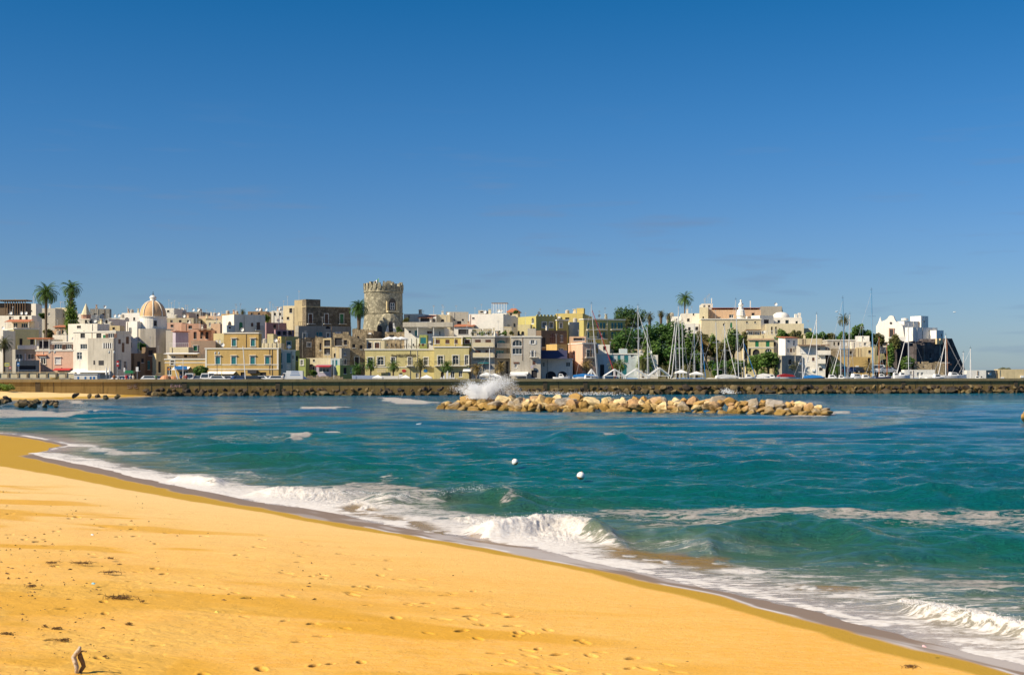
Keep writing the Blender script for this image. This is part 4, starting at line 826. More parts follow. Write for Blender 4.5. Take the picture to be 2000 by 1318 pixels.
house('low tan annex with a cornice and blue shop sign', 322, 401, 700, 292, 8, None, 'tan', [(333,704,341,712,'kS'), (326,716,335,733,'gD'), (350,724,368,737,'g')], clut=0, cornice=1, band=(708,), parts=tanlow)
def tanv(H):
    awning(H, 408, 461, 725, 730, 2.0, CANV); fbox(H, 'canopy', IRON, 487, 723, 504, 729, -1.4, -.01)
    m = MB(); a = H.toF(404, 690); b = H.toF(404, 721); m.box(.0, -.06, b[1]+.02, .35, -.002, H.zt-.29); m.box(H.w-.35, -.06, b[1]+.02, H.w, -.002, H.zt-.29); m.build('pilaster', TRIM, H.e)
V = house('wide tan villa with four teal-shuttered windows and white string courses', 401, 544, 679, 290, 5, 547, 'tan', [(421,697,430,711,tS), (452,697,461,711,tS), (489,697,498,711,tS), (518,697,527,711,tS), (428,727,436,739,'kD'), (470,727,478,739,'kD'), (508,727,520,739,'k')], cornice=1, clut=1, band=(712, 721), parts=tanv)
house('tan upper storey with two teal windows on the villa roof', 437, 505, 649, 296, 5, 508, 'tan', [(453,663,461,676,'tSL'), (490,663,498,676,'tSL')], base=9, cornice=1, clut=1)
house('white Moorish house with arched door and bluish shaded front', 457, 518, 614, 322, -32, 434, 'white', [(467,629,474,645,'nAS'), (490,630,495,638,'bAS'), (501,629,508,644,'bSDB')], [(445,628,452,636,'kA')], clut=2)
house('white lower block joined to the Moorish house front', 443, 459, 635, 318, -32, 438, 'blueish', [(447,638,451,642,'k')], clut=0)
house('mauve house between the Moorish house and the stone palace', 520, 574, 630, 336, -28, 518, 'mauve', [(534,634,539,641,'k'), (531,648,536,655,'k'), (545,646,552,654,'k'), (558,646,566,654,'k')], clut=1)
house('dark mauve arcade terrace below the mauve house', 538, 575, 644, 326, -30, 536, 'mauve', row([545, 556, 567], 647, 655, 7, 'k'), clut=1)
def terr(H):
    posts(H, (512, 520, 528, 536, 543), 664, 676, -.3, WHITEP, .05)
house('cream roof terrace crowded with white chairs right of the villa top', 506, 549, 670, 304, 8, 551, 'cream', [], clut=3, parts=terr)
house('small pale yellow rooftop cabin beside the white chairs', 522, 534, 652, 318, 8, 536, 'paleyellow', [], clut=0)
house('yellow shaded house with teal door and parasol terrace', 549, 583, 657, 312, -28, 547, 'yellow', [(560,667,568,679,'tSD')], clut=1, rail=1)
house('tall pale grey-blue house with tall teal shutters at the villa corner', 547, 577, 683, 292, -28, 545, 'blueish', [(547.5,689,551,709,'t'), (560,689,568,709,'t'), (570,693,575,702,'g'), (560,712,566,720,'w'), (548,712,552,720,'t')], clut=1, cornice=1)
house('narrow green block for the dark right side of the grey-blue house', 577, 585, 684, 296, -30, 576, 'green', [(578,695,582,704,'k')], clut=0)  # separate block added for the dark right side of the grey-blue house
house('bright moss green cottage with one grey window', 583, 597, 700, 291, 10, 600, 'green', [(587,703,592,713,'gS')], clut=0)
# stone palace
def pal(H):
    z = H.toF(600, 598)[1]; a = H.toF(626, 598)[0]; m = MB(); m.box(-.02, .02, z+.02, a, H.D*.8, z+1.75); m.build('roof_block', P('shadestone'), H.e)
    m = MB(); m.box(-.1, -.15, H.zt-.02, H.w+.15, H.D, H.zt+.15); m.build('cornice', P('sandy'), H.e)
house('large stone palace, front coloured dark for shade, with three tall framed balcony windows and a sunlit left side', 598, 685, 599, 330, -31, 573, 'shadestone', [(603,613,610,632,'bSDB'), (634,613,641,632,'bSDB'), (664,613,671,632,'nSDB')], [], clut=0, name='stone_palace', cat='palace', parts=pal)
house('sandy block for the sunlit left side of the stone palace', 575, 598, 586, 332, 10, 603, 'sandy', [], clut=1)  # lit side of the palace as its own block, sunlight put into paler plaster
house('cream tower house with small windows left of the stone palace', 553, 576, 597, 338, 12, 578, 'cream', [(565,602,571,611,'k'), (560,619,565,624,'k'), (549,619,553,624,'k')], clut=1)
house('grey apartment terrace with arches below the stone palace', 583, 686, 636, 318, -27, 578, 'grey', [(592,651,599,661,'gS'), (618,648,622,657,'t'), (623,648,630,657,'t'), (638,650,644,659,'gS'), (654,648,660,657,'w'), (661,648,666,657,'w'), (636,637,645,643,'kA')], clut=1, rail=1)
house('peeling grey house with one white window, left ruin', 584, 616, 662, 308, -26, 583, 'ruin', [(600,669,607,677,'gS')], clut=1, crumble=.5)
house('sunlit tan broken gable of the ruin', 616, 631, 660, 309, 10, 633, 'ruin', [(624,670,628,684,'k')], clut=0, crumble=.9)
house('roofless masonry cells stacked in two open bays', 631, 647, 662, 305, 8, 649, 'sandy', [(633,664,645,676,'k'), (633,680,645,692,'k')], clut=0, crumble=.4)
house('ruined upper wall of rubble with a gaping brown opening', 650, 684, 656, 311, 6, 686, 'ruin', [(654,660,668,675,'k'), (672,664,678,674,'k')], clut=0, crumble=1.1)
house('plastered golden wall house under the ruin', 648, 667, 680, 298, 8, 669, 'sandy', [(652,690,656,698,'k')], clut=0, crumble=.4)
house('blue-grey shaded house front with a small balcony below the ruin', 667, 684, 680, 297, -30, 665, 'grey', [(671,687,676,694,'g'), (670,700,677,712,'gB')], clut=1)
house('crumbling tall stone house with a white-framed door left of the olive hotel', 684, 713, 664, 299, -10, 682, 'ruin', [(693,697,701,712,'kSD'), (688,672,694,679,'k'), (703,674,708,682,'k')], clut=0, crumble=1.2)
house('broken grey masonry pinnacles behind the crumbling tall house', 688, 716, 652, 312, 8, None, 'ruin', [(696,656,702,662,'kA')], clut=0, crumble=1.3, rail=1)
house('low white garden house with a scalloped top, right of the green cottage', 597, 646, 699, 294, 8, 648, 'cream', [(611,702,615,706,'k'), (602,711,614,728,'kA'), (620,712,644,728,'k')], clut=0)
def shop(H): awning(H, 619, 648, 713, 716, 1.6, REDP)
house('mauve shop front under a red awning right of the green cottage', 618, 647, 712, 291, 8, None, 'lilac', [(623,719,643,727,'g')], clut=1, parts=shop, D=2.6)
house('narrow light blue house with teal doors', 646, 664, 700, 292, 8, 666, 'blueish', [(649,703,652,716,'t'), (655,703,659,716,'t')], clut=1)
house('dark teal kiosk house with a terrace, left of the promenade palms', 664, 697, 713, 289, -26, 662, 'green', [(671,718,677,730,'kD'), (684,718,690,728,'g')], clut=1, rail=1)
# tower -------------------------------------------------------------
YT = 332; R0 = (787-711)/2/F*YT; TX = XX(749, YT)
tw = thing('round_tower', 'massive round stone watchtower with ragged crenellations and a flag', 'tower', (TX, YT, 0)); z_ = lambda py: ZZ(py, YT-R0)
Ls = math.sin
prof = [(R0*1.10, 4), (R0*1.10, z_(655)), (R0*1.02, z_(630)), (R0*.985, z_(612)), (R0*1.015, z_(611.5)), (R0*1.015, z_(610)), (R0*.98, z_(609.5)), (R0*.98, z_(570)), (R0*1.02, z_(569.5)), (R0*1.02, z_(568)), (R0*.99, z_(567.5)), (R0*.99, z_(561)), (R0*.8, z_(561))]
m = MB(); m.lathe(prof, 64); m.v = [(x*(1+.012*mnoise.noise((x, y, zz))), y*(1+.012*mnoise.noise((x, y, zz+9))), zz) for x, y, zz in m.v]; m.build('wall', P('stone'), tw)
rt = random.Random(8)
for i in range(26):      # corbels and merlons
    a = i*2*math.pi/26; ca, sa = math.cos(a), math.sin(a); mp_ = lambda s_, d_, z2: ((R0*1.0+d_)*ca-s_*sa, (R0*1.0+d_)*sa+s_*ca, z2)
    m = MB(); m.mbox(mp_, (-.32, -.2, z_(564)), (.32, .12, z_(561.4))); m.mbox(mp_, (-.24, -.2, z_(566.4)), (.24, .05, z_(564.05))); m.build('corbel', P('stone'), tw)
    if rt.random() < .82:
        m = MB(); hgt = rt.uniform(550, 555); wq = rt.uniform(.34, .50); m.mbox(mp_, (-wq, -.75, z_(561.2)), (wq, .13, z_(hgt+3))); m.mbox(mp_, (-wq*rt.uniform(.5, .95), -.6, z_(hgt+3.02)), (wq*rt.uniform(.3, .8), .15, z_(hgt-rt.uniform(0, 2)))); m.build('merlon', P('stone'), tw)
m = MB(); m.lathe([(R0*.99, z_(561.3)), (R0*1.0, z_(558.2)), (R0*.88, z_(558)), (R0*.88, z_(561))], 48); m.build('parapet', P('stone'), tw)
m = MB(); m.box(.5, -1.5, z_(562), 2.6, 1.0, z_(548.5)); m.box(.9, -1.2, z_(548.5), 1.9, .6, z_(546.5)); m.build('turret_stub', P('stone'), tw)
# big opening with window on the tower front
ca = -1.02; cc, ssn = math.cos(ca), math.sin(ca); mp_ = lambda s_, d_, z2: ((R0-d_)*cc-s_*ssn, (R0-d_)*ssn+s_*cc, z2)
m = MB(); m.mbox(mp_, (-.95, -.06, z_(606)), (.95, .5, z_(590))); m.add([mp_(.95*math.cos(t_*math.pi/10), d_, z_(590)+.002+.95*math.sin(t_*math.pi/10)) for d_ in (-.06, .5) for t_ in range(11)], [tuple(range(11)), tuple(range(21, 10, -1))]+[(i, i+11, i+12, i+1) for i in range(10)])
op = m.build('alcove', plain('shadowed_stone', (.09,.075,.06), .9), tw)
m = MB(); m.mbox(mp_, (-.55, -.12, z_(604.5)), (.55, -.062, z_(592))); m.build('pane', GLASS, op)
m = MB(); 
for s_ in (-.6, -.02, .52): m.mbox(mp_, (s_, -.16, z_(604.5)), (s_+.08, -.125, z_(592)))
for zz in (604.5, 598.5, 592.2): m.mbox(mp_, (-.6, -.19, z_(zz)), (.6, -.165, z_(zz)+.08))
m.build('frame', WHITEP, op)
m = MB(); m.mbox(mp_, (-1.5, -.8, z_(609.5)), (1.5, .3, z_(607))); m.build('balcony', P('cream'), tw)
for q, (ww, zb) in enumerate(((-.8, 590), (.8, 590))):
    m = MB(); m.mbox(mp_, (ww*1.55-.25, -.12, z_(606)), (ww*1.55+.15, .3, z_(588))); m.build('jamb', P('sandy'), tw)
# masonry stair shoulder bulging below the opening
m = MB(); m.lathe([(3.1, 4), (3.0, z_(636)), (2.6, z_(622)), (1.7, z_(613)), (.3, z_(610.5)), (0, z_(610.4))], 24, (1.7, -R0*.78, 0)); m.v = [(x+.18*mnoise.noise((x*.8, y*.8, zz*.8)), y+.18*mnoise.noise((x, y+5, zz)), zz) for x, y, zz in m.v]; m.build('stair_shoulder', P('stone'), tw)
m = MB(); m.box(1.9, -R0*.78-3.05, z_(648), 3.0, -R0*.78-2.4, z_(632)); m.tube([(2.45, -R0*.78-3.04, z_(632)), (2.45, -R0*.78-2.4, z_(632))], .55, 16); m.build('doorway', DARK, tw)
m = MB(); m.box(-.9, -R0*.78-3.1, z_(648), .2, -R0*.78-2.3, z_(640)); m.tube([(-.35, -R0*.78-3.09, z_(640)), (-.35, -R0*.78-2.4, z_(640))], .55, 16); m.build('niche', DARK, tw)
m = MB(); m.prism([(1.2, z_(649)), (2.0, z_(649)), (1.9, z_(637)), (1.7, z_(637))], -R0*.78-3.9, -R0*.78-3.0); m.prism([(3.1, z_(649)), (3.9, z_(649)), (3.3, z_(632)), (3.0, z_(632))], -R0*.78-3.9, -R0*.78-3.0); m.build('buttress', P('bright'), tw)
m = MB(); m.tube([(-1.2, 0, z_(561)), (-1.2, 0, z_(540))], .05, 6); m.build('flagpole', METAL, tw)
FX = -1.2
for i, c in enumerate(((.02,.30,.10), (.8,.8,.8), (.6,.03,.04))):
    m = MB(); 
    for q in range(4):
        x0 = FX-.05-(i+q/4)*.34; x1 = x0-.085; z0 = z_(540.6)-(i+q/4)*.33; sw2 = .08*math.sin((i*4+q)*1.1)
        m.add([(x0, sw2, z0), (x1, sw2+.05, z0-.08), (x1, sw2+.05, z0-1.08), (x0, sw2, z0-.98), (x0, sw2+.02, z0), (x1, sw2+.07, z0-.08), (x1, sw2+.07, z0-1.08), (x0, sw2+.02, z0-.98)], [(0,1,2,3),(4,7,6,5),(0,4,5,1),(2,6,7,3),(1,5,6,2),(3,7,4,0)])
    m.build('flag', plain('flag_'+'gwr'[i], c, .8), tw)
house('stone rampart terrace at the tower foot', 752, 792, 650, 316, 6, None, 'ruin', [(760,654,770,662,'k')], clut=0, crumble=.3, rail=1, name='rampart', cat='wall')
house('beige block right of the tower foot behind the parasol terrace', 700, 730, 646, 318, 8, None, 'ruin', [(708,652,714,659,'k')], clut=0, crumble=.5)
# hotel ---------------------------------------------------------------
house('cream upper storey with two dark windows on the olive hotel', 716, 751, 661, 300, 4, 755, 'cream', [(718,669,726,680,'bS'), (732,669,741,680,'bS')], base=9, cornice=1, clut=0)
def hotel(H):
    text_on(H, 'Hotel VILLA CAROLINA ····', 764, 818, 694, .95, plain('sign_bronze', (.16,.12,.06), .5))
    for x in (789, 831):
        a = H.toF(x, 724); m = MB(); m.tube([(a[0], -.06, a[1]), (a[0], 0, a[1])], .32, 16); m.v = [((p[0]-a[0])*1.5+a[0], p[1], p[2]) for p in m.v]; m.build('oval_sign', REDP if x < 800 else BLUEP, H.e)
    m = MB(); a = H.toF(738, 728); b = H.toF(753, 722)
    for i in range(8): x = a[0]+(b[0]-a[0])*i/7; m.tube([(x, -.5, a[1]), (x, -.5, b[1])], .09, 6)
    m.box(a[0]-.1, -.6, b[1], b[0]+.1, -.4, b[1]+.1); m.build('balustrade', P('cream'), H.e)
H_ = house('long olive hotel with bronze lettering across its front', 713, 848, 681, 294, 3, 850, 'hotel', [(718,698,729,714,'gAS'), (737,697,750,713,'gAS'), (764,698,772,708,'gS'), (797,698,804,713,'gSB'), (828,698,836,713,'gSB'), (758,727,763,737,'gD'), (780,728,786,736,'k'), (812,728,818,738,'gD')], cornice=1, clut=0, band=(717,), name='hotel', cat='hotel', parts=hotel)
def par(n_, x, py, Y, label, r=1.6, h=2.4, grp='white parasols on the terraces', closed=False):
    z0 = ZZ(py, Y); e = thing('parasol', label, 'parasol', (XX(x, Y), Y, z0), 0, grp)
    m = MB(); m.tube([(0, 0, 0), (0, 0, h)], .04, 5); m.build('pole', METAL, e)
    m = MB(); 
    if closed: m.lathe([(.0, h*.45), (.18, h*.42), (.16, h*.7), (.05, h)], 8)
    else: m.lathe([(r, h-.42), (r, h-.25), (r*.9, h-.2), (r*.45, h+.12), (.02, h+.32)], 8)
    m.build('canopy', CANV, e); return e
def table(x, py, Y, label, c=WHITEP):
    e = thing('chair', label, 'chair', (XX(x, Y), Y, ZZ(py, Y)), rh.uniform(0, 6), 'chairs on the hotel roof terrace'); m = MB(); m.box(-.25, -.25, .42, .25, .25, .48); m.build('seat', c, e)
    m = MB(); m.box(-.25, .2, .48, .25, .26, .95); m.build('backrest', c, e)
    for sx in (-.22, .22):
        for sy in (-.22, .22): m = MB(); m.box(sx-.03, sy-.03, 0, sx+.03, sy+.03, .42); m.build('leg', c, e)
for i, x in enumerate((760, 772, 784)): par(i, x, 681, 296+i*.3, ['leftmost', 'middle', 'rightmost'][i]+' of three white parasols on the olive hotel roof')
rr = ['left end', 'left part', 'middle', 'right part', 'right end']
for i in range(10): table(758+i*8.5, 679.5, 296.5+(i % 2)*.6, 'dark terrace chair on the olive hotel roof, towards the '+rr[i//2], BROWNP if i % 3 else IRON)
house('white veranda house with a deep flat roof behind the hotel terrace', 790, 868, 640, 308, 3, 888, 'bright', [(810,645,815,656,'t'), (798,646,803,650,'k'), (834,646,844,652,'b'), (858,647,860,655,'k')], clut=0, parts=lambda H: (fbox(H, 'flat_roof', P('lgrey'), 789, 630, 886, 639, -2.2, .5), posts(H, (818, 849), 639, 656, -2.0, WHITEP)))
house('sloping white wall below the veranda with garden pots', 790, 822, 660, 303, 4, None, 'bright', [], clut=0, name='garden_wall', cat='wall', D=3)
house('green glass stair pavilion on the hotel roof', 819, 834, 654, 300, 4, 836, 'green', [(821,659,832,671,'t')], clut=0)
def quoin(H):
    for x in (848.5, 901): fbox(H, 'quoin', TRIM, x, 657, x+2.2, 673, -.08, -.005)
house('yellow-olive upper storey with three purple-brown windows', 846, 903, 657, 296, 2, 906, 'yellow', [(847,663,859,671,'b'), (870,663,878,671,'b'), (887,663,894,671,'b')], base=9, cornice=1, clut=0, parts=quoin)
def arches(H): balcony(H.e, H.mpF, H.toF(849,0)[0], H.toF(912, 0)[0], H.toF(860, 714)[1]); awning(H, 905, 921, 719, 725, 1.6, CANV)
house('olive house with arched blue windows over a long balcony', 848, 916, 676, 291, 3, 919, 'hotel', [(855,695,866,712,'gAS'), (884,694,896,712,'gAS'), (908,694,915,712,'gS'), (861,726,867,738,'kA'), (880,725,888,738,'gA'), (896,724,903,736,'g')], cornice=1, clut=0, parts=arches)
house('greener narrow upper storey at the right of the yellow-olive storey', 904, 920, 656, 299, 3, 921, 'green', [(908,663,918,671,'bS')], base=9, clut=1, cornice=1)
def flats(H):
    for (x0, x1, y) in ((924, 964, 677), (924, 964, 697)): balcony(H.e, H.mpF, H.toF(x0, 0)[0], H.toF(x1, 0)[0], H.toF(x0, y)[1], solid=True, mat=P('cream'))
    marks(H, 925, 953, 700.8, 703.6, 14, IRON); awning(H, 934, 955, 708, 709.5, .8, TEAL)
house('four-storey cream flats with brown shutters and white balconies', 921, 966, 656, 292, 3, 968, 'lgrey', [(928,663,939,673,'b'), (948,663,959,673,'b'), (928,683,939,693,'b'), (948,683,959,693,'b'), (936,710,941,726,'gD'), (943,710,949,726,'gD'), (924,710,930,718,'t'), (954,712,961,722,'g')], cornice=1, clut=0, rail=2, parts=flats)
def loggia(H):
    for y in (678, 698): balcony(H.e, H.mpF, H.toF(968, 0)[0], H.toF(994, 0)[0], H.toF(980, y)[1], solid=True, mat=P('lgrey'))
house('grey house with deep arched loggias and teal blinds', 967, 996, 656, 293, -27, None, 'grey', [(970,664,988,678,'tA'), (969,684,984,693,'t'), (973,706,984,716,'k'), (988,706,993,730,'kD')], clut=2, cornice=1, parts=loggia)
def greyb(H):
    awning(H, 997, 1032, 726, 730, 2.5, CANV); balcony(H.e, H.mpF, H.toF(1034, 0)[0], H.toF(1050, 0)[0], H.toF(1040, 697)[1]); fbox(H, 'sign_board', BROWNP, 1003, 707, 1014, 710, -.1, -.01); fbox(H, 'lamp_globe', P('lilac'), 1037, 714, 1042, 719, -.6, -.3)
house('broad grey-beige house with a big arched double-height window', 998, 1056, 656, 290, 3, 1058, 'lgrey', [(1001,664,1020,676,'gA'), (1001,680,1020,692,'g'), (1037,664,1044,672,'wO'), (1038,684,1043,697,'wO'), (1040,704,1046,713,'b'), (1005,711,1010,718,'g'), (1038,723,1049,738,'kD')], cornice=1, clut=1, parts=greyb)
# behind, centre
house('white house with a tiled awning right behind the tower', 789, 826, 613, 336, 10, 842, 'white', [(797,617,800,622,'k')], [], clut=2)
house('open-fronted house under a small tiled roof, centre', 818, 842, 620, 332, 4, None, 'white', [(821,621,839,628,'k')], clut=1, roof=('shed', 1.0))
house('white low back house right of the small tiled roof', 838, 853, 614, 350, 6, None, 'bright', [], clut=2)
house('greenish crumbling terrace house with roof plants', 852, 879, 616, 334, 6, None, 'beige', [(861,623,868,629,'kA')], clut=4, crumble=.3)
house('grey-white block with three small dark windows, centre skyline', 879, 915, 609, 336, -8, None, 'lgrey', [(885,623,889,627,'k'), (893,627,901,635,'k'), (902,623,906,627,'k')], clut=1)
house('white outhouse with a sloping roof beside the grey-white block', 887, 922, 637, 318, 4, None, 'bright', [(895,643,915,653,'k')], clut=1, roof=('shed', .8))
house('brilliant white windowless block with patched plaster, centre', 916, 983, 613, 322, 10, 1014, 'bright', [(922,620,927,623,'k'), (923,634,928,640,'g'), (964,641,966,645,'k')], [(990,633,996,643,'g'), (1003,631,1007,639,'k'), (991,616,997,624,'w'), (1003,616,1008,623,'w')], clut=3)
def cage(H):
    for i in range(10): x = H.w*i/9; m = MB(); m.tube([(x, .1, H.zt), (x, .1, H.zt+2.6)], .06, 5); m.build('post', WHITEP, H.e)
    m = MB(); 
    for i in range(12): m.box(-.2, .2*i*1.6, H.zt+2.6, H.w+.2, .2*i*1.6+.1, H.zt+2.7)
    m.build('trellis', WOOD, H.e)
house('rooftop trellis house above the brilliant white block', 961, 989, 612, 338, 6, None, 'white', [(966,614,972,618,'k')], clut=2, parts=cage)
house('house with a red tiled roof behind the trellis', 991, 1012, 609, 345, 8, 1016, 'cream', [(996,612,1000,616,'k')], clut=1, roof=('hip', 1.0))
house('white rooftop cabin above the patched block', 934, 948, 606, 346, 8, None, 'lgrey', [(938,608,944,611,'k')], clut=1)
house('green glazed terrace garden on the flats roof', 921, 1000, 650, 306, 3, None, 'beige', row([935, 950, 965, 980], 651, 655, 7, 'g'), clut=5, rail=2)
def cren(H, n=None, m_='yellow', s=1.0):
    n = n or int(H.w/.9)
    m = MB()
    for i in range(n): x = H.w*(i+.25)/n; m.box(x, .0, H.zt, x+H.w/n*.5, .25, H.zt+.35*s)
    m.build('crenellation', P(m_), H.e)
house('olive Moorish house with two arched windows and tiny battlements', 1047, 1088, 617, 312, -30, 1012, 'olive', [(1059,629,1067,640,'gAS'), (1073,629,1080,640,'gAS')], [(1038,621,1043,632,'gA')], clut=2, parts=lambda H: cren(H, m_='olive'))
house('pale stepped terrace with two little arches left of the Moorish house', 1011, 1036, 634, 309, 8, 1040, 'paleyellow', [(1011,646,1015,655,'kA'), (1018,647,1024,655,'kA')], clut=1)
house('olive side wing with one white window right of the Moorish house', 1088, 1110, 624, 314, -28, None, 'olive', [(1093,630,1098,640,'gS')], clut=1, cornice=1)
house('shaded brown house with a tall dark arch below the Moorish house', 1057, 1107, 645, 306, -29, None, 'umber', [(1074,650,1085,671,'bA'), (1094,654,1100,668,'g'), (1057,659,1065,678,'k')], clut=1)
house('ochre balcony house low in the centre right', 1088, 1108, 672, 302, -27, None, 'tan', [(1091,680,1101,684,'g')], clut=1, rail=1)
def shed(H): awning(H, 1057, 1108, 684, 700, 2.4, plain('dark_sheet', (.035,.035,.075), .6), 'sloping_roof')
house('white harbour house under a big dark blue sloping roof with two graffiti arches', 1056, 1118, 700, 294, 3, 1131, 'white', [(1059,707,1064,716,'gS'), (1105,707,1114,716,'gSO'), (1066,725,1086,739,'kA'), (1089,725,1108,739,'kA')], clut=0, cornice=1, parts=shed)
house('bright yellow block with white chimneys on the skyline, centre right', 1085, 1138, 612, 330, 10, 1158, 'yellow', [(1104,620,1112,624,'k')], clut=4)
house('white-blue wall house left of the yellow hotel', 1112, 1140, 629, 318, -28, 1110, 'blueish', [(1131,642,1137,654,'k')], clut=1)
def yh(H):
    for y in (643.5, 661.5):
        for a, b in ((1145, 1184), (1192, 1217)): balcony(H.e, H.mpF, H.toF(a, 0)[0], H.toF(b, 0)[0], H.toF(a, y)[1], .8)
    fbox(H, 'sign_board', BLUEP, 1165, 671, 1171, 680, -.1, -.01)
ws_ = []
for y0, y1 in ((630, 642), (647.5, 659.5)):
    for x in (1149, 1168, 1174, 1180, 1196, 1202, 1209, 1214): ws_.append((x-2.2, y0, x+2.2, y1, 't' if x != 1168 else 'g'))
house('yellow hotel with two long rows of teal shutters beside the pine', 1140, 1221, 622, 314, -22, 1138, 'olive', ws_+[(1150,666,1158,678,'k'), (1197,664,1205,678,'k')], clut=4, cornice=1, name='hotel', cat='hotel', parts=yh)
house('pink corner house with a balustrade and tall dark window', 1138, 1164, 669, 300, -20, 1110, 'pink', [(1146,683,1157,697,'gSOB')], [(1113,685,1117,693,'k'), (1119,685,1122,693,'k')], clut=2, cornice=1, rail=2)
house('cream block with a dark open veranda above the pink corner house', 1112, 1144, 657, 306, 4, None, 'peach', [(1120,660,1142,665,'k')], clut=1)
house('white water-tank cube house with vents right of the pink corner house', 1168, 1191, 673, 304, 4, 1194, 'white', [(1178,676,1184,684,'k')], clut=2)
house('long low white harbour building with dark shutters', 1165, 1258, 690, 303, 2, None, 'blueish', [(1190,694,1197,706,'t'), (1206,694,1212,708,'t'), (1219,694,1227,708,'t'), (1232,691,1238,698,'g'), (1246,691,1252,698,'g'), (1172,712,1180,735,'k'), (1195,712,1206,735,'k'), (1215,712,1224,735,'t')], clut=5, cornice=1)
house('cluttered roof pavilion with red seats above the long low building', 1192, 1262, 682, 310, 2, None, 'sandy', row([1204, 1222, 1240], 684, 689, 9, 'k'), clut=6, rail=1)
house('low white house with balcony left of the palms cluster', 1246, 1285, 693, 302, 2, None, 'white', [(1250,697,1256,704,'g'), (1268,697,1275,704,'g')], clut=2)
# right hill
house('white terraced house left of the tall thin palm', 1302, 1331, 618, 346, 8, None, 'bright', [(1306,622,1311,632,'g'), (1320,622,1324,635,'g')], clut=2)
house('very pale green-white house with square windows on the hill', 1330, 1366, 612, 343, 6, None, 'white', [(1342,622,1347,628,'k'), (1344,638,1349,646,'k'), (1358,638,1363,645,'k'), (1353,612,1356,616,'k')], clut=3, base=5)
house('white lower terrace wall on the hill', 1333, 1372, 632, 338, 6, None, 'bright', [(1344,639,1349,646,'k'), (1358,638,1364,645,'k')], clut=0, base=5)
house('tall cream convent tower block at the left end of the red roof', 1366, 1383, 600, 340, 10, 1393, 'cream', [(1372,618,1375,622,'k')], clut=3, base=5)
def conv(H): awning(H, 1390, 1486, 601, 605, -4, TILE, 'tiled_roof'); [fbox(H, 'rooftop_pole', P('bright'), x, y, x+1.6, 604, 1, 1.3) for x, y in ((1390, 582), (1466, 587))]
house('long peach convent wall under a narrow red roof', 1383, 1486, 605, 342, 2, None, 'peach', [(1424,614,1433,621,'g'), (1402,619,1408,621,'k'), (1468,611,1474,616,'k')], clut=0, base=5, parts=conv)
house('white rooftop cabin with rails on the convent', 1371, 1392, 593, 346, 4, None, 'white', row([1376, 1385], 596, 600, 4, 'k'), clut=2, base=8)
house('wide pale yellow convent front with green shutter below the red roof', 1370, 1486, 622, 336, 3, None, 'cream', [(1426,630,1430,640,'n'), (1412,632,1415,636,'k'), (1457,628,1461,631,'k'), (1473,628,1477,631,'k'), (1457,643,1461,646,'k')], clut=2, base=5, cornice=1)
house('grey streaked concrete block behind the white dome', 1485, 1527, 598, 350, 12, 1532, 'grey', [], clut=1, base=5)
house('white house with a square dark window beside the domed chapel', 1484, 1511, 616, 336, -24, None, 'bright', [(1492,624,1502,632,'k')], clut=0, base=5)
YC = 340; dc = thing('domed_chapel', 'low white chapel with a shallow round dome on the hill', 'chapel', (XX(1511, YC), YC, 0))
def zc(py): return ZZ(py, YC)
wch = XX(1566, YC)-XX(1511, YC)
m = MB(); facade(m, lambda a, d_, z: (a, d_, z), wch, 10, zc(620), [(1.0,1.7,zc(631),zc(625),False), (3.0,3.9,zc(632),zc(625),False), (5.6,6.2,zc(632),zc(627),False)]); m.add([(0,0,10),(0,8,10),(0,8,zc(620)),(0,0,zc(620)),(wch,0,10),(wch,8,10),(wch,8,zc(620)),(wch,0,zc(620))], [(0,1,2,3),(4,5,6,7),(3,2,6,7),(1,5,6,2)]); m.build('wall', P('bright'), dc)
m = MB(); rd = (1546-1512)/2/F*YC; cxd = XX(1529, YC)-XX(1511, YC); m.lathe([(rd, zc(620.5)), (rd*.97, zc(616.5)), (rd*.8, zc(612.5)), (rd*.5, zc(609.5)), (.1, zc(608.5)), (0, zc(608.5))], 24, (cxd, rd+.2, 0)); m.build('dome', P('bright'), dc, smooth=True)
m = MB(); 
for x, y in ((1554, 613), (1561, 611)): a = XX(x, YC)-XX(1511, YC); m.box(a-.15, .3, zc(621), a+.5, 1, zc(y))
m.build('belfry_pier', P('bright'), dc)
for a, b, y0, y1 in ((1.02,1.68,631,625), (3.02,3.88,632,625), (5.62,6.18,632,627)): m = MB(); m.box(a, .2, zc(y0)+.02, b, .24, zc(y1)-.02); m.build('window', GLASS, dc)
house('long cream retaining house with buttress piers below the domed chapel', 1496, 1570, 632, 332, 8, 1584, 'cream', [(1506,638,1509,652,'k'), (1514,638,1517,652,'k')], clut=0, base=6)
house('tiny cream end house on the hill shoulder', 1570, 1585, 641, 334, 10, None, 'cream', [], clut=1, base=6)
def terr2(H): posts(H, (1459, 1470, 1482, 1494), 645, 652, -.3, WHITEP, .1); fbox(H, 'flat_roof', P('brown'), 1457, 643.5, 1486, 645.2, -1, 2)
house('brown glazed dining terrace above the cream arcade villa', 1457, 1486, 646, 320, 3, 1496, 'brown', [(1459,648,1470,654,'g'), (1473,648,1484,654,'g')], clut=0, parts=terr2, base=6)
house('cream stepped wall behind the arcade villa', 1458, 1512, 654, 318, 3, None, 'cream', [], clut=2, base=2, rail=2)
def arc(H): fbox(H, 'parapet', P('peach'), 1460, 661, 1511, 664, -.3, -.02)
house('cream arcade villa with green shutters and orange ground floor', 1461, 1511, 662, 312, 3, 1520, 'paleyellow', [(1475,666,1482,677,'n'), (1496,666,1503,677,'n'), (1470,682,1484,694,'kA'), (1494,681,1508,690,'gA'), (1462,681,1467,694,'kD')], clut=1, cornice=1, band=(679,), parts=arc)
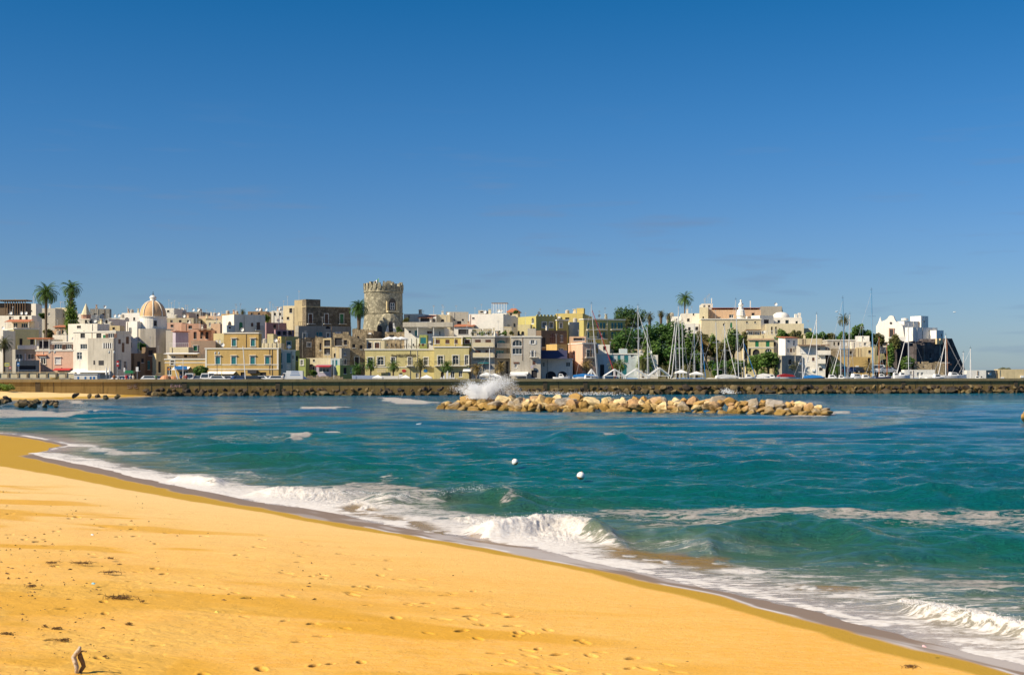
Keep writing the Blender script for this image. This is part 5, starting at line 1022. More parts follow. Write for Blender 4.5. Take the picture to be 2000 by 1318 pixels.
house('grey-beige garage row left of the white house', 1505, 1526, 664, 314, 2, None, 'lgrey', [(1510,668,1515,676,'k')], clut=2)
house('white tower house with a bright left side and blue-white shaded front', 1534, 1558, 659, 302, -28, 1522, 'bright', [(1538,663,1543,669,'g'), (1549,664,1553,675,'g'), (1537,680,1541,688,'g'), (1543,680,1547,688,'b'), (1549,680,1553,688,'g'), (1549,693,1553,700,'g')], clut=0, roof=('shed', .3))
def hot2(H):
    for a, b, y in ((1596, 1622, 692), (1597, 1612, 709)): balcony(H.e, H.mpF, H.toF(a, 0)[0], H.toF(b, 0)[0], H.toF(a, y)[1], solid=True, mat=P('white'))
    awning(H, 1558, 1620, 673, 675, 1.6, WOOD, 'eave')
house('white harbour hotel with brown eaves and stacked balconies', 1556, 1612, 675, 300, 10, 1624, 'white', [(1563,680,1578,690,'w'), (1597,680,1602,688,'b'), (1576,698,1580,705,'g'), (1586,698,1591,705,'b'), (1598,698,1602,704,'g'), (1598,711,1602,716,'g'), (1576,716,1582,722,'g'), (1600,718,1607,724,'k'), (1563,716,1570,726,'k')], clut=0, cornice=0, name='hotel', cat='hotel', parts=hot2)
house('dark brick grey store under the white tower house', 1527, 1566, 694, 298, -26, 1525, 'grey', [(1540,702,1546,712,'k')], clut=0, name='storehouse', cat='storehouse')
house('beige block behind the white harbour hotel', 1560, 1606, 661, 312, 6, None, 'beige', [], clut=2)
house('long pale modern house with three vertical windows on a terrace', 1616, 1671, 663, 318, 3, None, 'lgrey', [(1628,668,1631,675,'k'), (1636,668,1640,675,'k'), (1650,668,1654,675,'w'), (1660,668,1664,675,'w')], clut=0, cornice=1, base=2)
house('brown weathered retaining wall under the pale modern house', 1622, 1672, 681, 312, 3, None, 'ruin', [(1660,686,1664,692,'k')], clut=0, name='retaining_wall', cat='wall')
house('white gabled house left of the tallest blue mast', 1671, 1698, 656, 322, 10, 1704, 'bright', [(1684,657,1688,661,'g')], clut=2, base=2)
house('white bungalow with dark windows below the gabled house', 1664, 1700, 667, 316, 3, None, 'white', [(1687,669,1693,675,'g'), (1678,670,1682,675,'w')], clut=0)
house('sandy wall house under the bungalow', 1672, 1708, 679, 311, 12, 1712, 'sandy', [(1696,684,1701,690,'k')], clut=0, crumble=.2)
house('long ochre quay wall behind the masts', 1624, 1702, 697, 306, 2, 1706, 'tan', [(1695,699,1700,712,'k')], clut=0, name='quay_wall', cat='wall')
# headland church ------------------------------------------------------
YH = 326; hc = thing('headland_church', 'white church with a curved gable standing on the headland', 'church', (0, 0, 0))
def hw(px, py, Y): return (XX(px, Y), Y, ZZ(py, Y))
ang = R(28); P0 = Vector((XX(1766, YH), YH)); ux = Vector((math.cos(ang), -math.sin(ang)))
def hp(px): kq = (px-1000)/F; tt = (kq*P0.y-P0.x)/(ux.x-kq*ux.y); return tt
def hq(px, py, dp=0): tt = hp(px); q_ = P0+ux*tt; return (q_.x+dp*math.sin(ang), q_.y+dp*math.cos(ang), ZZ(py, q_.y))
outl = [(1711,668),(1711,637),(1714,632),(1719,628),(1724,627),(1729,625),(1733,622),(1735,619),(1737,617),(1740,616),(1744,617),(1746,619),(1747,623),(1750,628),(1755,631),(1760,633),(1763,637),(1766,655),(1768,668)]
m = MB(); fr_ = [hq(x, y) for x, y in outl]; bk = [hq(x, y, 1.0) for x, y in outl]; nn_ = len(outl); m.add(fr_+bk, [tuple(range(nn_)), tuple(range(2*nn_-1, nn_-1, -1))]+[(i, (i+1) % nn_, nn_+(i+1) % nn_, nn_+i) for i in range(nn_)]); m.build('facade', P('bright'), hc)
m = MB(); q1 = hq(1740, 631, -.08); m.tube([q1, hq(1740, 631, .05)], .3, 12); m.build('rose_window', DARK, hc)
m = MB(); m.add([hq(1738,657,-.1),hq(1745,657,-.1),hq(1745,644,-.1),hq(1738,644,-.1),hq(1738,657,.1),hq(1745,657,.1),hq(1745,644,.1),hq(1738,644,.1)], [(0,1,2,3),(4,7,6,5),(0,4,5,1),(1,5,6,2),(2,6,7,3),(3,7,4,0)]); dr = m.build('door', DARK, hc)
m = MB()
for x0, x1, y0, y1 in ((1736.4,1738,657,642.4),(1745,1746.8,657,642.4),(1736,1747.4,642.4,641)): m.add([hq(x0,y0,-.2),hq(x1,y0,-.2),hq(x1,y1,-.2),hq(x0,y1,-.2),hq(x0,y0,.02),hq(x1,y0,.02),hq(x1,y1,.02),hq(x0,y1,.02)], [(0,1,2,3),(4,7,6,5),(0,4,5,1),(1,5,6,2),(2,6,7,3),(3,7,4,0)])
m.build('door_frame', P('rose'), dr)
m = MB(); b0 = Vector(hq(1721.5, 630)); m.lathe([(.55, b0.z-1.5), (.5, b0.z), (.05, ZZ(618, YH)), (0, ZZ(617.5, YH))], 8, (b0.x, b0.y+1, 0)); m.build('pinnacle', P('bright'), hc)
m = MB(); m.add([hq(1727,627,.5),hq(1738,620,.5),hq(1738,620,5),hq(1727,627,5),hq(1727,628,.5),hq(1738,628,.5),hq(1738,628,5),hq(1727,628,5)], [(0,1,2,3),(4,5,6,7),(0,4,5,1),(1,5,6,2),(3,7,4,0),(2,6,7,3)]); m.build('tiled_roof', TILE, hc)
m = MB(); m.lathe([(.9, ZZ(626, YH+6)), (.9, ZZ(622, YH+6)), (0, ZZ(621, YH+6))], 12, (*hq(1757, 626, 6)[:2], 0)); m.build('side_dome', P('bright'), hc)
m = MB(); qn = [hq(1714,640,1.02), hq(1762,634,1.02)]; 
a_, b__ = Vector(qn[0]), Vector(qn[1]); dv = Vector((math.sin(ang), math.cos(ang), 0))*13; zb_ = 9
m.add([(a_.x, a_.y, zb_), (b__.x, b__.y, zb_), (b__.x, b__.y, b__.z), (a_.x, a_.y, a_.z), *(tuple(Vector(p)+dv) for p in ((a_.x, a_.y, zb_), (b__.x, b__.y, zb_), (b__.x, b__.y, b__.z), (a_.x, a_.y, a_.z)))], [(0,1,2,3),(4,7,6,5),(0,4,5,1),(1,5,6,2),(2,6,7,3),(3,7,4,0)]); m.build('nave', P('bright'), hc)
house('white apse block in blue shade right of the headland church', 1766, 1812, 627, 330, -28, 1752, 'bright', [(1794,629,1797,634,'k')], clut=0, base=8)
house('square white bell block on top of the headland church', 1799, 1813, 617, 332, -30, 1778, 'bright', [(1804,626,1806,630,'k')], clut=0, base=8)
house('broad white sacristy with a blank shaded wall on the headland', 1783, 1831, 639, 322, -30, 1770, 'bright', [(1821,646,1824,654,'k')], clut=0, base=8)
house('lower white end block of the headland church', 1829, 1843, 645, 323, -30, None, 'bright', [(1838,652,1840,658,'k')], clut=0, base=8)
house('white terrace wall in front of the headland church', 1736, 1768, 658, 318, 10, None, 'bright', [], clut=0, base=11, D=3, name='terrace_wall', cat='wall')
def prow(H):
    m = MB(); a = H.toF(1848, 661); b = H.toF(1856, 661); c_ = H.toF(1886, 724); d__ = H.toF(1848, 724)
    m.prism([(a[0]-.5, a[1]), (b[0], b[1]), (c_[0], c_[1]-1), (a[0]-.5, c_[1]-1)], -.5, 12); m.build('sloping_spur', P('bastion'), H.e)
    for x in (1826, 1833): fbox(H, 'merlon', P('sandy'), x, 661, x+4, 672, -.6, -.1)
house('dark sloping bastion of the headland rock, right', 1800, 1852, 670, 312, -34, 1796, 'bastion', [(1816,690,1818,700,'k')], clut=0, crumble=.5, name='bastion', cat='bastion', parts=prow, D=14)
house('stone bastion wall coloured dark for shade, with low parapet under the headland church', 1752, 1802, 669, 314, -32, 1746, 'bastion', [(1772,672,1776,676,'k')], clut=0, crumble=.5, name='bastion', cat='bastion', D=10)
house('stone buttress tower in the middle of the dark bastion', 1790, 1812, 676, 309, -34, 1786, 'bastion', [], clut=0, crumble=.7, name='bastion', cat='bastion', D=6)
house('ragged low stone wall at the foot of the bastion', 1785, 1845, 711, 303, 4, None, 'ruin', [], clut=0, crumble=.6, name='stone_wall', cat='wall', D=2)
# low harbour buildings on the right
house('long low white harbour office with small windows at the right', 1766, 1826, 722, 299, 2, 1830, 'bright', [(1778,725,1781,731,'k'), (1791,727,1796,734,'g'), (1799,727,1804,734,'g')], clut=0, name='harbour_office', cat='building', D=5)
def wl(lab, pa, pb, top, Y, col, yaw=2): return house(lab, pa, pb, top, Y, yaw, None, col, [], clut=0, name='mole_wall', cat='wall', D=3)
wl('white low mole wall right of the last masts', 1888, 1926, 723, 297, 'bright'); wl('shaded grey stretch of mole wall between two pale ones', 1926, 1951, 723, 298, 'grey', -30); wl('pale concrete mole wall ending at the right picture edge', 1950, 2060, 721, 299, 'sandy')  # middle stretch: the wall's shade put into grey plaster
# convent statue
st = thing('statue', 'tall white robed statue on a stepped pedestal in front of the convent', 'statue', (XX(1447, 339.2), 339.2, 0)); z3 = lambda py: ZZ(py, 339.2)
m = MB(); m.lathe([(1.1, 10), (1.0, z3(618)), (1.2, z3(617)), (.95, z3(606)), (.75, z3(604))], 10); m.build('pedestal', P('bright'), st)
m = MB(); m.lathe([(.62, z3(604)), (.6, z3(600)), (.42, z3(595)), (.5, z3(592.5)), (.22, z3(590.5)), (.17, z3(589.8)), (.25, z3(588)), (.22, z3(586)), (0, z3(585))], 14); m.tube([(.4, 0, z3(593)), (.62, -.2, z3(596)), (.3, -.5, z3(597))], [.14, .12, .08], 6); m.tube([(-.4, 0, z3(593)), (-.6, -.2, z3(596)), (-.2, -.5, z3(597))], [.14, .12, .08], 6); m.build('figure', P('bright'), st, smooth=True)
# ================================================================ TREES, PALMS
rv = random.Random(42)
def leafmat(name, col, tr=.25):
    m, nt, b = newmat(name); L = nt.links.new
    tc = N(nt, 'ShaderNodeTexCoord'); n = N(nt, 'ShaderNodeTexNoise'); n.inputs['Scale'].default_value = .9; n.inputs['Detail'].default_value = 5; L(tc.outputs['Object'], n.inputs['Vector'])
    gi = N(nt, 'ShaderNodeNewGeometry')
    r = N(nt, 'ShaderNodeMapRange'); r.inputs[1].default_value = .3; r.inputs[2].default_value = .7; r.inputs[3].default_value = .55; r.inputs[4].default_value = 1.45; L(n.outputs[0], r.inputs[0])
    r2 = N(nt, 'ShaderNodeMapRange'); r2.inputs[3].default_value = .7; r2.inputs[4].default_value = 1.4; L(gi.outputs['Random Per Island'], r2.inputs[0])
    mm = N(nt, 'ShaderNodeMath', operation='MULTIPLY'); L(r.outputs[0], mm.inputs[0]); L(r2.outputs[0], mm.inputs[1])
    v = N(nt, 'ShaderNodeVectorMath', operation='SCALE'); v.inputs[0].default_value = col; L(mm.outputs[0], v.inputs['Scale']); L(v.outputs[0], b.inputs['Base Color'])
    b.inputs['Roughness'].default_value = .6; b.inputs['Specular IOR Level'].default_value = .3
    t = N(nt, 'ShaderNodeBsdfTranslucent'); L(v.outputs[0], t.inputs[0]); ms = N(nt, 'ShaderNodeMixShader'); ms.inputs[0].default_value = tr
    o = nt.nodes['Material Output']; L(b.outputs[0], ms.inputs[1]); L(t.outputs[0], ms.inputs[2]); L(ms.outputs[0], o.inputs[0]); return m
LF = dict(dark=leafmat('leaf_dark', (.06,.13,.022)), mid=leafmat('leaf_mid', (.09,.16,.028)), bright=leafmat('leaf_bright', (.13,.20,.03)), olive=leafmat('leaf_olive', (.13,.13,.04)), dry=leafmat('leaf_dry', (.26,.19,.07)), pine=leafmat('leaf_pine', (.05,.10,.025)))
BARK = plain('bark', (.14,.10,.06), .9, var=.35, scale=4, bump=.6)
def leaves(mb, c, rad, n, size, r_, clumps=14, shell=.55):
    cl = []
    for k in range(clumps):
        d = Vector((r_.gauss(0, 1), r_.gauss(0, 1), r_.gauss(0, 1))).normalized(); q = r_.uniform(.35, .8)
        cl.append((Vector((c[0]+d.x*rad[0]*q, c[1]+d.y*rad[1]*q, c[2]+d.z*rad[2]*q)), r_.uniform(.28, .5)))
    V = []; Fq = []; b0 = len(mb.v)
    for k in range(n):
        cc, s = cl[k % clumps]; d = Vector((r_.gauss(0, 1), r_.gauss(0, 1), r_.gauss(0, 1))).normalized()*(shell+(1-shell)*r_.random()); p = cc+Vector((d.x*rad[0]*s, d.y*rad[1]*s, d.z*rad[2]*s))
        a = Vector((r_.gauss(0, 1), r_.gauss(0, 1), r_.gauss(0, .6))).normalized(); bb = a.orthogonal().normalized(); bb = (bb+Vector((r_.gauss(0, .4), r_.gauss(0, .4), r_.gauss(0, .4)))).normalized(); sz = size*r_.uniform(.6, 1.3)
        i = b0+len(V); V += [tuple(p-a*sz), tuple(p+bb*sz*.45), tuple(p+a*sz), tuple(p-bb*sz*.45)]; Fq.append((i, i+1, i+2, i+3))
    mb.v += V; mb.f += Fq
def tree(label, px, ptop, pbot, wpx, Y, kind='mid', n=1800, name='tree', cat='tree', group=None, trunk=True, gap=.35, depth=None, flat=False, leaf=.34):
    s = Y/F; zt, zb = ZZ(ptop, Y), ZZ(pbot, Y); H_ = zt-zb; rw = wpx*s/2; e = thing(name, label, cat, (XX(px, Y), Y, zb), 0, group)
    cb = H_*gap if trunk else 0; ch = H_-cb; m = MB(); r_ = random.Random(int(px*3+ptop))
    leaves(m, (0, 0, cb+ch*.5), (rw, depth or rw, ch*.56), n, leaf, r_, clumps=max(8, int(n/110))); m.build('crown', LF[kind], e)
    if trunk:
        m = MB(); m.tube([(0, 0, -1.5), (.1, 0, cb*.6), (.15, .1, cb+ch*.3), (.2, .1, cb+ch*.6)], [.28, .24, .16, .06], 7); m.build('trunk', BARK, e)
        for k in range(4):
            a = k*1.6+.4; m = MB(); m.tube([(.1, .05, cb*.8), (math.cos(a)*rw*.35, math.sin(a)*rw*.35, cb+ch*.28), (math.cos(a)*rw*.65, math.sin(a)*rw*.65, cb+ch*.5)], [.14, .09, .03], 5); m.build('limb', BARK, e)
    return e
def palm(label, px, ptop, pbot, rpx, Y, kind='mid', nf=46, tr=.22, lean=0, ivy=False, group=None, zbase=None, up=.55, skirt=True):
    s = Y/F; zb = ZZ(pbot, Y) if zbase is None else zbase; L = rpx*s*1.22; zt = ZZ(ptop, Y)-L*up; e = thing('palm_tree', label, 'palm', (XX(px, Y), Y, zb), 0, group); h = zt-zb
    r_ = random.Random(int(px*5+Y)); m = MB(); pts = [(lean*(t-1)**2, 0, h*t-(.6 if t == 0 else 0)) for t in [0, .15, .4, .7, .92, 1.0]]
    m.tube(pts, [tr*1.5, tr*1.1, tr, tr*.95, tr*1.25, tr*1.35], 9); m.build('trunk', BARK, e)
    m = MB()
    for k in range(nf):
        az = k*2.39996+r_.uniform(-.2, .2); el = math.radians(80-105*(k/nf)**.9+r_.uniform(-8, 8)); ln = L*r_.uniform(.85, 1.08); hd = Vector((math.cos(az), math.sin(az), 0)); p = Vector((0, 0, h)); P_ = [p.copy()]; a = el; st = 9
        for q in range(st): d = hd*math.cos(a)+Vector((0, 0, math.sin(a))); p = p+d*ln/st; P_.append(p.copy()); a -= R(6.5)*(1+q*.25)*(.6+.6*math.cos(el))
        sd = Vector((-hd.y, hd.x, 0)); 
        for q in range(1, st):
            d = (P_[q+1]-P_[q-1]).normalized(); wl_ = ln*.19*math.sin(math.pi*min(1, (q+.6)/(st+.5)))**.6
            for sg in (-1, 1):
                for hh in (0, .5):
                    b0 = P_[q]+(P_[q+1]-P_[q])*hh; tp = b0+sd*sg*wl_+d*wl_*.55+Vector((0, 0, -wl_*.28)); wd2 = d*ln*.02
                    m.add([b0-wd2, b0+wd2, tp], [(0, 1, 2)])
        m.tube(P_, [ln*.012]*len(P_), 3, False)
    m.build('crown', LF[kind], e)
    if skirt:
        m = MB()
        for k in range(26): az = r_.uniform(0, 6.28); hd = Vector((math.cos(az), math.sin(az), 0)); b0 = Vector((0, 0, h-.1)); m.tube([b0, b0+hd*L*.16+Vector((0, 0, -L*.1)), b0+hd*L*.2+Vector((0, 0, -L*r_.uniform(.3, .5)))], [.05, .06, .02], 3, False)
        m.build('dead_fronds', LF['dry'], e)
    if ivy:
        m = MB(); leaves(m, (0, 0, h*.47), (1.9, 1.7, h*.55), 6500, .30, r_, 70); leaves(m, (0, 0, h*.12), (2.0, 1.8, h*.16), 900, .26, r_, 10); m.build('ivy', LF['bright'], e)
    return e
palm('tall dark date palm on the left, without ivy', 90, 557, 652, 25, 318, 'mid', 60, .30, zbase=4)
palm('date palm with its trunk wrapped in bright ivy, left', 139, 550, 640, 21, 330, 'mid', 54, .34, ivy=True, zbase=6)
palm('short bushy palm at the far left edge', 8, 660, 728, 17, 290, 'olive', 44, .25, zbase=2.2)
palm('dark drooping palm squeezed between the stone palace and the tower', 701, 588, 656, 21, 322, 'dark', 80, .45, zbase=6)
palm('small palm on the roofs above the white Moorish house', 474, 604, 620, 8, 345, 'olive', 30, .2, zbase=9)
palm('tall thin palm on the hill, crown clear against the sky', 1338, 572, 635, 18, 348, 'mid', 40, .17, lean=-1.2, zbase=12, skirt=False)
palm('palm standing between the masts on the right', 1648, 615, 690, 14, 322, 'olive', 44, .2, zbase=6)
for px, pt, rp, lb in ((1222,622,12,'brownish palm in front of the umbrella pine'), (1269,611,11,'first palm from the left of three above the dark trees'), (1291,606,9,'thick-headed palm, middle of three above the dark trees'), (1306,611,9,'last palm of three above the dark trees')):
    palm(lb, px, pt, 668, rp, 330, 'olive', 38, .3, zbase=8)
PRO = [(698,711,'dark'),(724,703,'mid'),(768,705,'mid'),(821,702,'olive'),(873,706,'mid'),(931,711,'dry'),(978,710,'dry'),(1031,706,'olive'),(1087,704,'olive'),(1146,703,'dry'),(1200,706,'olive'),(1212,703,'bright'),(1257,702,'olive'),(1268,706,'mid')]
PRL = ['promenade palm left of the olive hotel, beside the crumbling house', 'promenade palm before the two arched windows of the olive hotel', 'promenade palm under the first letters of the hotel sign', 'golden promenade palm under the right end of the hotel front', 'promenade palm before the long blue-window balcony', 'orange-brown palm before the cream flats', 'orange-brown palm right of the cream flats, by the thick white mast', 'palm before the broad grey-beige house', 'palm before the graffiti arches', 'rusty palm at the pink corner house', 'palm left of the red furled sail foot', 'bright green palm right of the red furled sail foot', 'palm beside the low white balcony house', 'palm at the left foot of the dark trees']
for (px, pt, kd), lb in zip(PRO, PRL): palm(lb, px, pt, 738, 15, 283 if px < 1030 else 297, kd, 46, .18, zbase=2.1, up=.5)
for px, pt, kd, lb in ((1302,714,'olive','palm under the dark trees by the white tents'), (1343,712,'olive','palm at the foot of the cliff beside the tents'), (1547,705,'olive','yellowish palm by the grey brick store'), (1698,706,'dry','yellow palm below the long ochre quay wall'), (1631,712,'mid','small green palm right of the white harbour hotel'), (1490,716,'mid','small palm under the cream arcade villa'), (1520,712,'bright','light green palm between the arcade villa and the brick store')): palm(lb, px, pt, 738, 14, 300, kd, 44, .18, zbase=2.1, up=.5)
tree('dark umbrella pine with a broad flat crown on the skyline', 1229, 599, 690, 68, 336, 'pine', 4200, gap=.42, name='pine_tree', cat='pine')
big = [(1222,640,722,60,312,'dark','dark broad tree right of the yellow hotel'), (1255,632,724,56,316,'dark','dark tree in the middle left of the ivy-green mass'), (1290,624,724,62,318,'dark','tallest dark tree of the green mass'), (1322,630,726,58,314,'dark','dark tree at the right end of the green mass'), (1345,648,726,36,312,'mid','greener tree at the right edge of the dark mass'), (1275,665,728,50,306,'mid','lower green tree before the dark mass'), (1312,672,730,52,305,'dark','low dark tree before the cliff'),
  (1262,690,732,40,303,'bright','bright shrub-like tree by the balcony house')]
for a in big: tree(a[6], a[0], a[1], a[2], a[3], a[4], a[5], 3000, gap=.12, leaf=.38)
tree('round olive-green tree on the cliff left of the arcade villa', 1432, 645, 700, 42, 314, 'mid', 2800, gap=.1); tree('olive tree hanging over the middle of the cliff', 1412, 668, 716, 36, 312, 'olive', 2000, gap=.1)
tree('grey-green bush on the cliff top under the convent', 1372, 650, 690, 46, 324, 'olive', 2000, gap=.05); tree('light bush halfway up the cliff', 1395, 652, 700, 30, 320, 'bright', 1500, gap=.05); tree('dark bush at the foot of the cliff', 1360, 690, 732, 40, 308, 'mid', 2000, gap=.05); tree('dry golden bush on the cliff face', 1378, 668, 700, 34, 318, 'dry', 1200, gap=.05)
tree('olive shrub beside the villa steps', 1455, 650, 690, 26, 314, 'olive', 1300, gap=.1); tree('shadowy bush low on the cliff', 1405, 700, 735, 44, 306, 'dark', 2000, gap=.05); tree('green bush at the foot of the arcade villa, left', 1440, 702, 730, 34, 304, 'mid', 1700, gap=.05)
tree('large rounded dark tree right of the arcade villa', 1500, 688, 722, 52, 300, 'mid', 3000, gap=.1); tree('dense tree hiding the base of the white tower house', 1478, 696, 730, 34, 302, 'mid', 1800, gap=.1)
for i, (px, pt, wd_, kd) in enumerate(((1531,644,34,'mid'), (1557,643,30,'olive'), (1580,646,30,'mid'), (1602,650,34,'dark'), (1622,652,30,'olive'), (1649,650,34,'dark'), (1675,634,36,'mid'), (1699,645,34,'mid'), (1715,652,26,'olive'), (1668,650,30,'dark'))):
    tree(['garden tree directly below the cream retaining house', 'olive garden tree right of the buttressed wall', 'garden tree behind the white harbour hotel', 'dark garden tree right of the hotel roof', 'yellowish garden tree left of the pale modern house', 'dark tree behind the pale modern house', 'wispy tall tree left of the tallest blue mast', 'round tree against the headland church slope', 'small olive tree under the headland church', 'dark low tree behind the bungalow'][i], px, pt, 682, wd_, 326, kd, 1500, gap=.15)
tree('spiky green shrub on the slope under the headland church', 1746, 652, 690, 34, 312, 'olive', 1800, gap=.1); tree('trailing ivy down the rock under the church terrace', 1740, 672, 728, 20, 306, 'mid', 1200, gap=.0, trunk=False, name='ivy', cat='plant'); tree('green shrubs at the foot of the dark bastion', 1772, 695, 728, 34, 304, 'mid', 1400, gap=.05, name='shrub', cat='shrub')
tree('dark round bush beside the tan villa forecourt', 391, 717, 738, 36, 272, 'mid', 2600, gap=.0, trunk=False, name='bush', cat='bush', leaf=.25); tree('bougainvillea-like shrub on the terrace at the left palm', 92, 642, 660, 22, 322, 'olive', 700, gap=.0, trunk=False, name='shrub', cat='shrub')
tree('green bush on the skyline behind the ivy palm', 84, 612, 625, 16, 350, 'mid', 500, trunk=False, name='bush', cat='bush'); tree('dark tree in the alley below the church', 277, 670, 700, 18, 312, 'dark', 900, gap=.1); tree('green climbing plant between tower and veranda house', 780, 636, 652, 12, 318, 'bright', 500, trunk=False, name='climber', cat='plant'); tree('light green bush below the dark palm', 695, 640, 652, 14, 316, 'bright', 500, trunk=False, name='bush', cat='bush')
tree('bright garden bush beside the stone palace left', 521, 615, 630, 14, 340, 'bright', 500, trunk=False, name='bush', cat='bush'); tree('bush spilling over the tower foot on the right', 793, 622, 640, 16, 328, 'olive', 600, trunk=False, name='bush', cat='bush'); tree('yellow flowering shrub on the promenade left of the hotel', 611, 722, 735, 14, 284, 'bright', 500, trunk=False, name='shrub', cat='shrub'); tree('rooftop plant over the patched block', 1008, 606, 612, 10, 344, 'dark', 250, trunk=False, name='bush', cat='bush')
for i, (px, kd) in enumerate(((925,'olive'),(940,'bright'),(955,'olive'),(972,'bright'),(985,'mid'),(1000,'olive'))): tree(['leftmost', 'second', 'third', 'fourth', 'fifth', 'rightmost'][i]+' of six potted bushes on the flats roof terrace', px, 645+(i % 2), 655, 14, 300, kd, 260, trunk=False, name='potted_bush', cat='bush', leaf=.2)
# dune plants, far beach
m = MB(); r_ = random.Random(2)
for k in range(9): px = -30+k*6; Yd = 225+r_.uniform(-3, 3); leaves(m, (XX(px, Yd), Yd, ZZ(756-(k < 6)*2, Yd)), (1.6, 1.2, .65+.25*(k < 5)), 420, .16, r_, 6)
o = m.build('dune_plants', LF['bright']); o['kind'] = 'stuff'
# ================================================================ ISLET on the far right
e = thing('islet', 'green-brown rocky islet rising behind the mole wall at the right', 'rock', (XX(1960, 420), 420, 0)); rm = rock_mesh('rock_body', 88, dkm, 18, .2); o = bpy.data.objects.new('rock_body', rm); COL.objects.link(o); o.parent = e; o.scale = (3.6, 3, 7.4)
m = MB(); leaves(m, (0, -1.2, 5.2), (2.4, 1.6, 1.3), 700, .3, r_, 10); m.build('scrub', LF['olive'], e)
# ================================================================ YACHTS
def hullmesh(L, W, H, sheer=.35):
    m = MB(); st = 12; rings = []
    for i in range(st+1):
        t = i/st; w = W/2*(math.sin(math.pi*min(1, .25+t*.72))**.8 if t < .999 else .02)*(1-.85*max(0, t-.6)**1.6/.4**1.6*.98); x = -L/2+L*t; zt = H+sheer*(t-.35)**2*2
        rings.append([(x, -w, zt), (x, -w*.92, zt*.5), (x, -w*.55, -.1), (x, 0, -.35), (x, w*.55, -.1), (x, w*.92, zt*.5), (x, w, zt)])
    n = 7; vs = [v for r in rings for v in r]; fs = [(i*n+k, i*n+k+1, (i+1)*n+k+1, (i+1)*n+k) for i in range(st) for k in range(n-1)]
    fs += [(i*n, (i+1)*n, (i+1)*n+n-1, i*n+n-1) for i in range(st)]+[tuple(range(n))]; return m.add(vs, fs)
HULLW = plain('gelcoat_white', (.80,.79,.76), .25); HULLB = plain('gelcoat_navy', (.02,.04,.12), .25); ORG = plain('mast_wood', (.42,.17,.06), .4); MBL = plain('mast_blue', (.10,.28,.46), .4)
def yacht(label, bx, tx, ty, Y, jib=None, jcol=None, mcol=METAL, hull=HULLW, spr=(.62,), L=9, yaw=None, r=.105, z0=.5):
    yaw = rv.uniform(-.5, .5)+(0 if jib is None or jib > bx else math.pi) if yaw is None else yaw
    e = thing('sailing_yacht', label, 'yacht', (XX(bx, Y), Y, z0), yaw); ci, si = math.cos(-yaw), math.sin(-yaw)
    def loc(px, py, dy=0): x, y, z = XX(px, Y)-XX(bx, Y), dy, ZZ(py, Y)-z0; return (x*ci-y*si, x*si+y*ci, z)
    hullmesh(L, L*.3, 1.1).build('hull', hull, e, smooth=False)
    m = MB(); m.prism([(-L*.2, 1.05), (L*.16, 1.05), (L*.08, 1.55), (-L*.18, 1.65)], -L*.09, L*.09); cb = m.build('cabin', HULLW, e)
    m = MB(); m.box(-L*.15, -L*.092, 1.25, L*.05, -L*.0902, 1.42); m.build('window', GLASS, cb)
    top = loc(tx, ty); m = MB(); m.tube([(0, 0, 1.0), tuple(a*.5 for a in top), top], [r, r, r*.7], 8); ms = m.build('mast', mcol, e)
    for f_ in spr: c_ = Vector((top[0]*f_, top[1]*f_, top[2]*f_)); m = MB(); m.tube([c_+Vector((-.9*ci, -.9*si, 0)), c_+Vector((.9*ci, .9*si, 0))], .05, 4); m.build('spreader', mcol, ms)
    m = MB(); m.tube([top, (top[0], top[1], top[2]+.6)], .025, 4); m.tube([(top[0]-.3, top[1], top[2]+.15), (top[0]+.3, top[1], top[2]+.2)], .03, 4); m.build('masthead', IRON, ms)
    m = MB(); m.tube([(-.1, 0, 2.1), (-L*.36, 0, 2.2)], .07, 6); m.build('boom', mcol, e); m = MB(); m.tube([(-.2, 0, 2.32), (-L*.2, 0, 2.38), (-L*.35, 0, 2.32)], [.22, .2, .1], 7); m.build('sail_cover', TARP if rv.random() < .4 else CANV, e)
    if jib is not None:
        a = Vector(top)*.94; f_ = loc(jib, 736); m = MB(); m.tube([f_, a], [.09 if jcol else .03, .06 if jcol else .03], 6); m.build('furled_sail' if jcol else 'forestay', jcol or ROPE, e)
    m = MB(); m.tube([(-L*.48, 0, 1.2), Vector(top)*.98], .022, 3); m.build('backstay', ROPE, e)
    for sg in (-1, 1): m = MB(); m.tube([(0, sg*L*.14, 1.15), Vector(top)*.8], .022, 3); m.build('shroud', ROPE, e)
    return e
CANVF = plain('furled_canvas', (.72,.70,.66), .7)
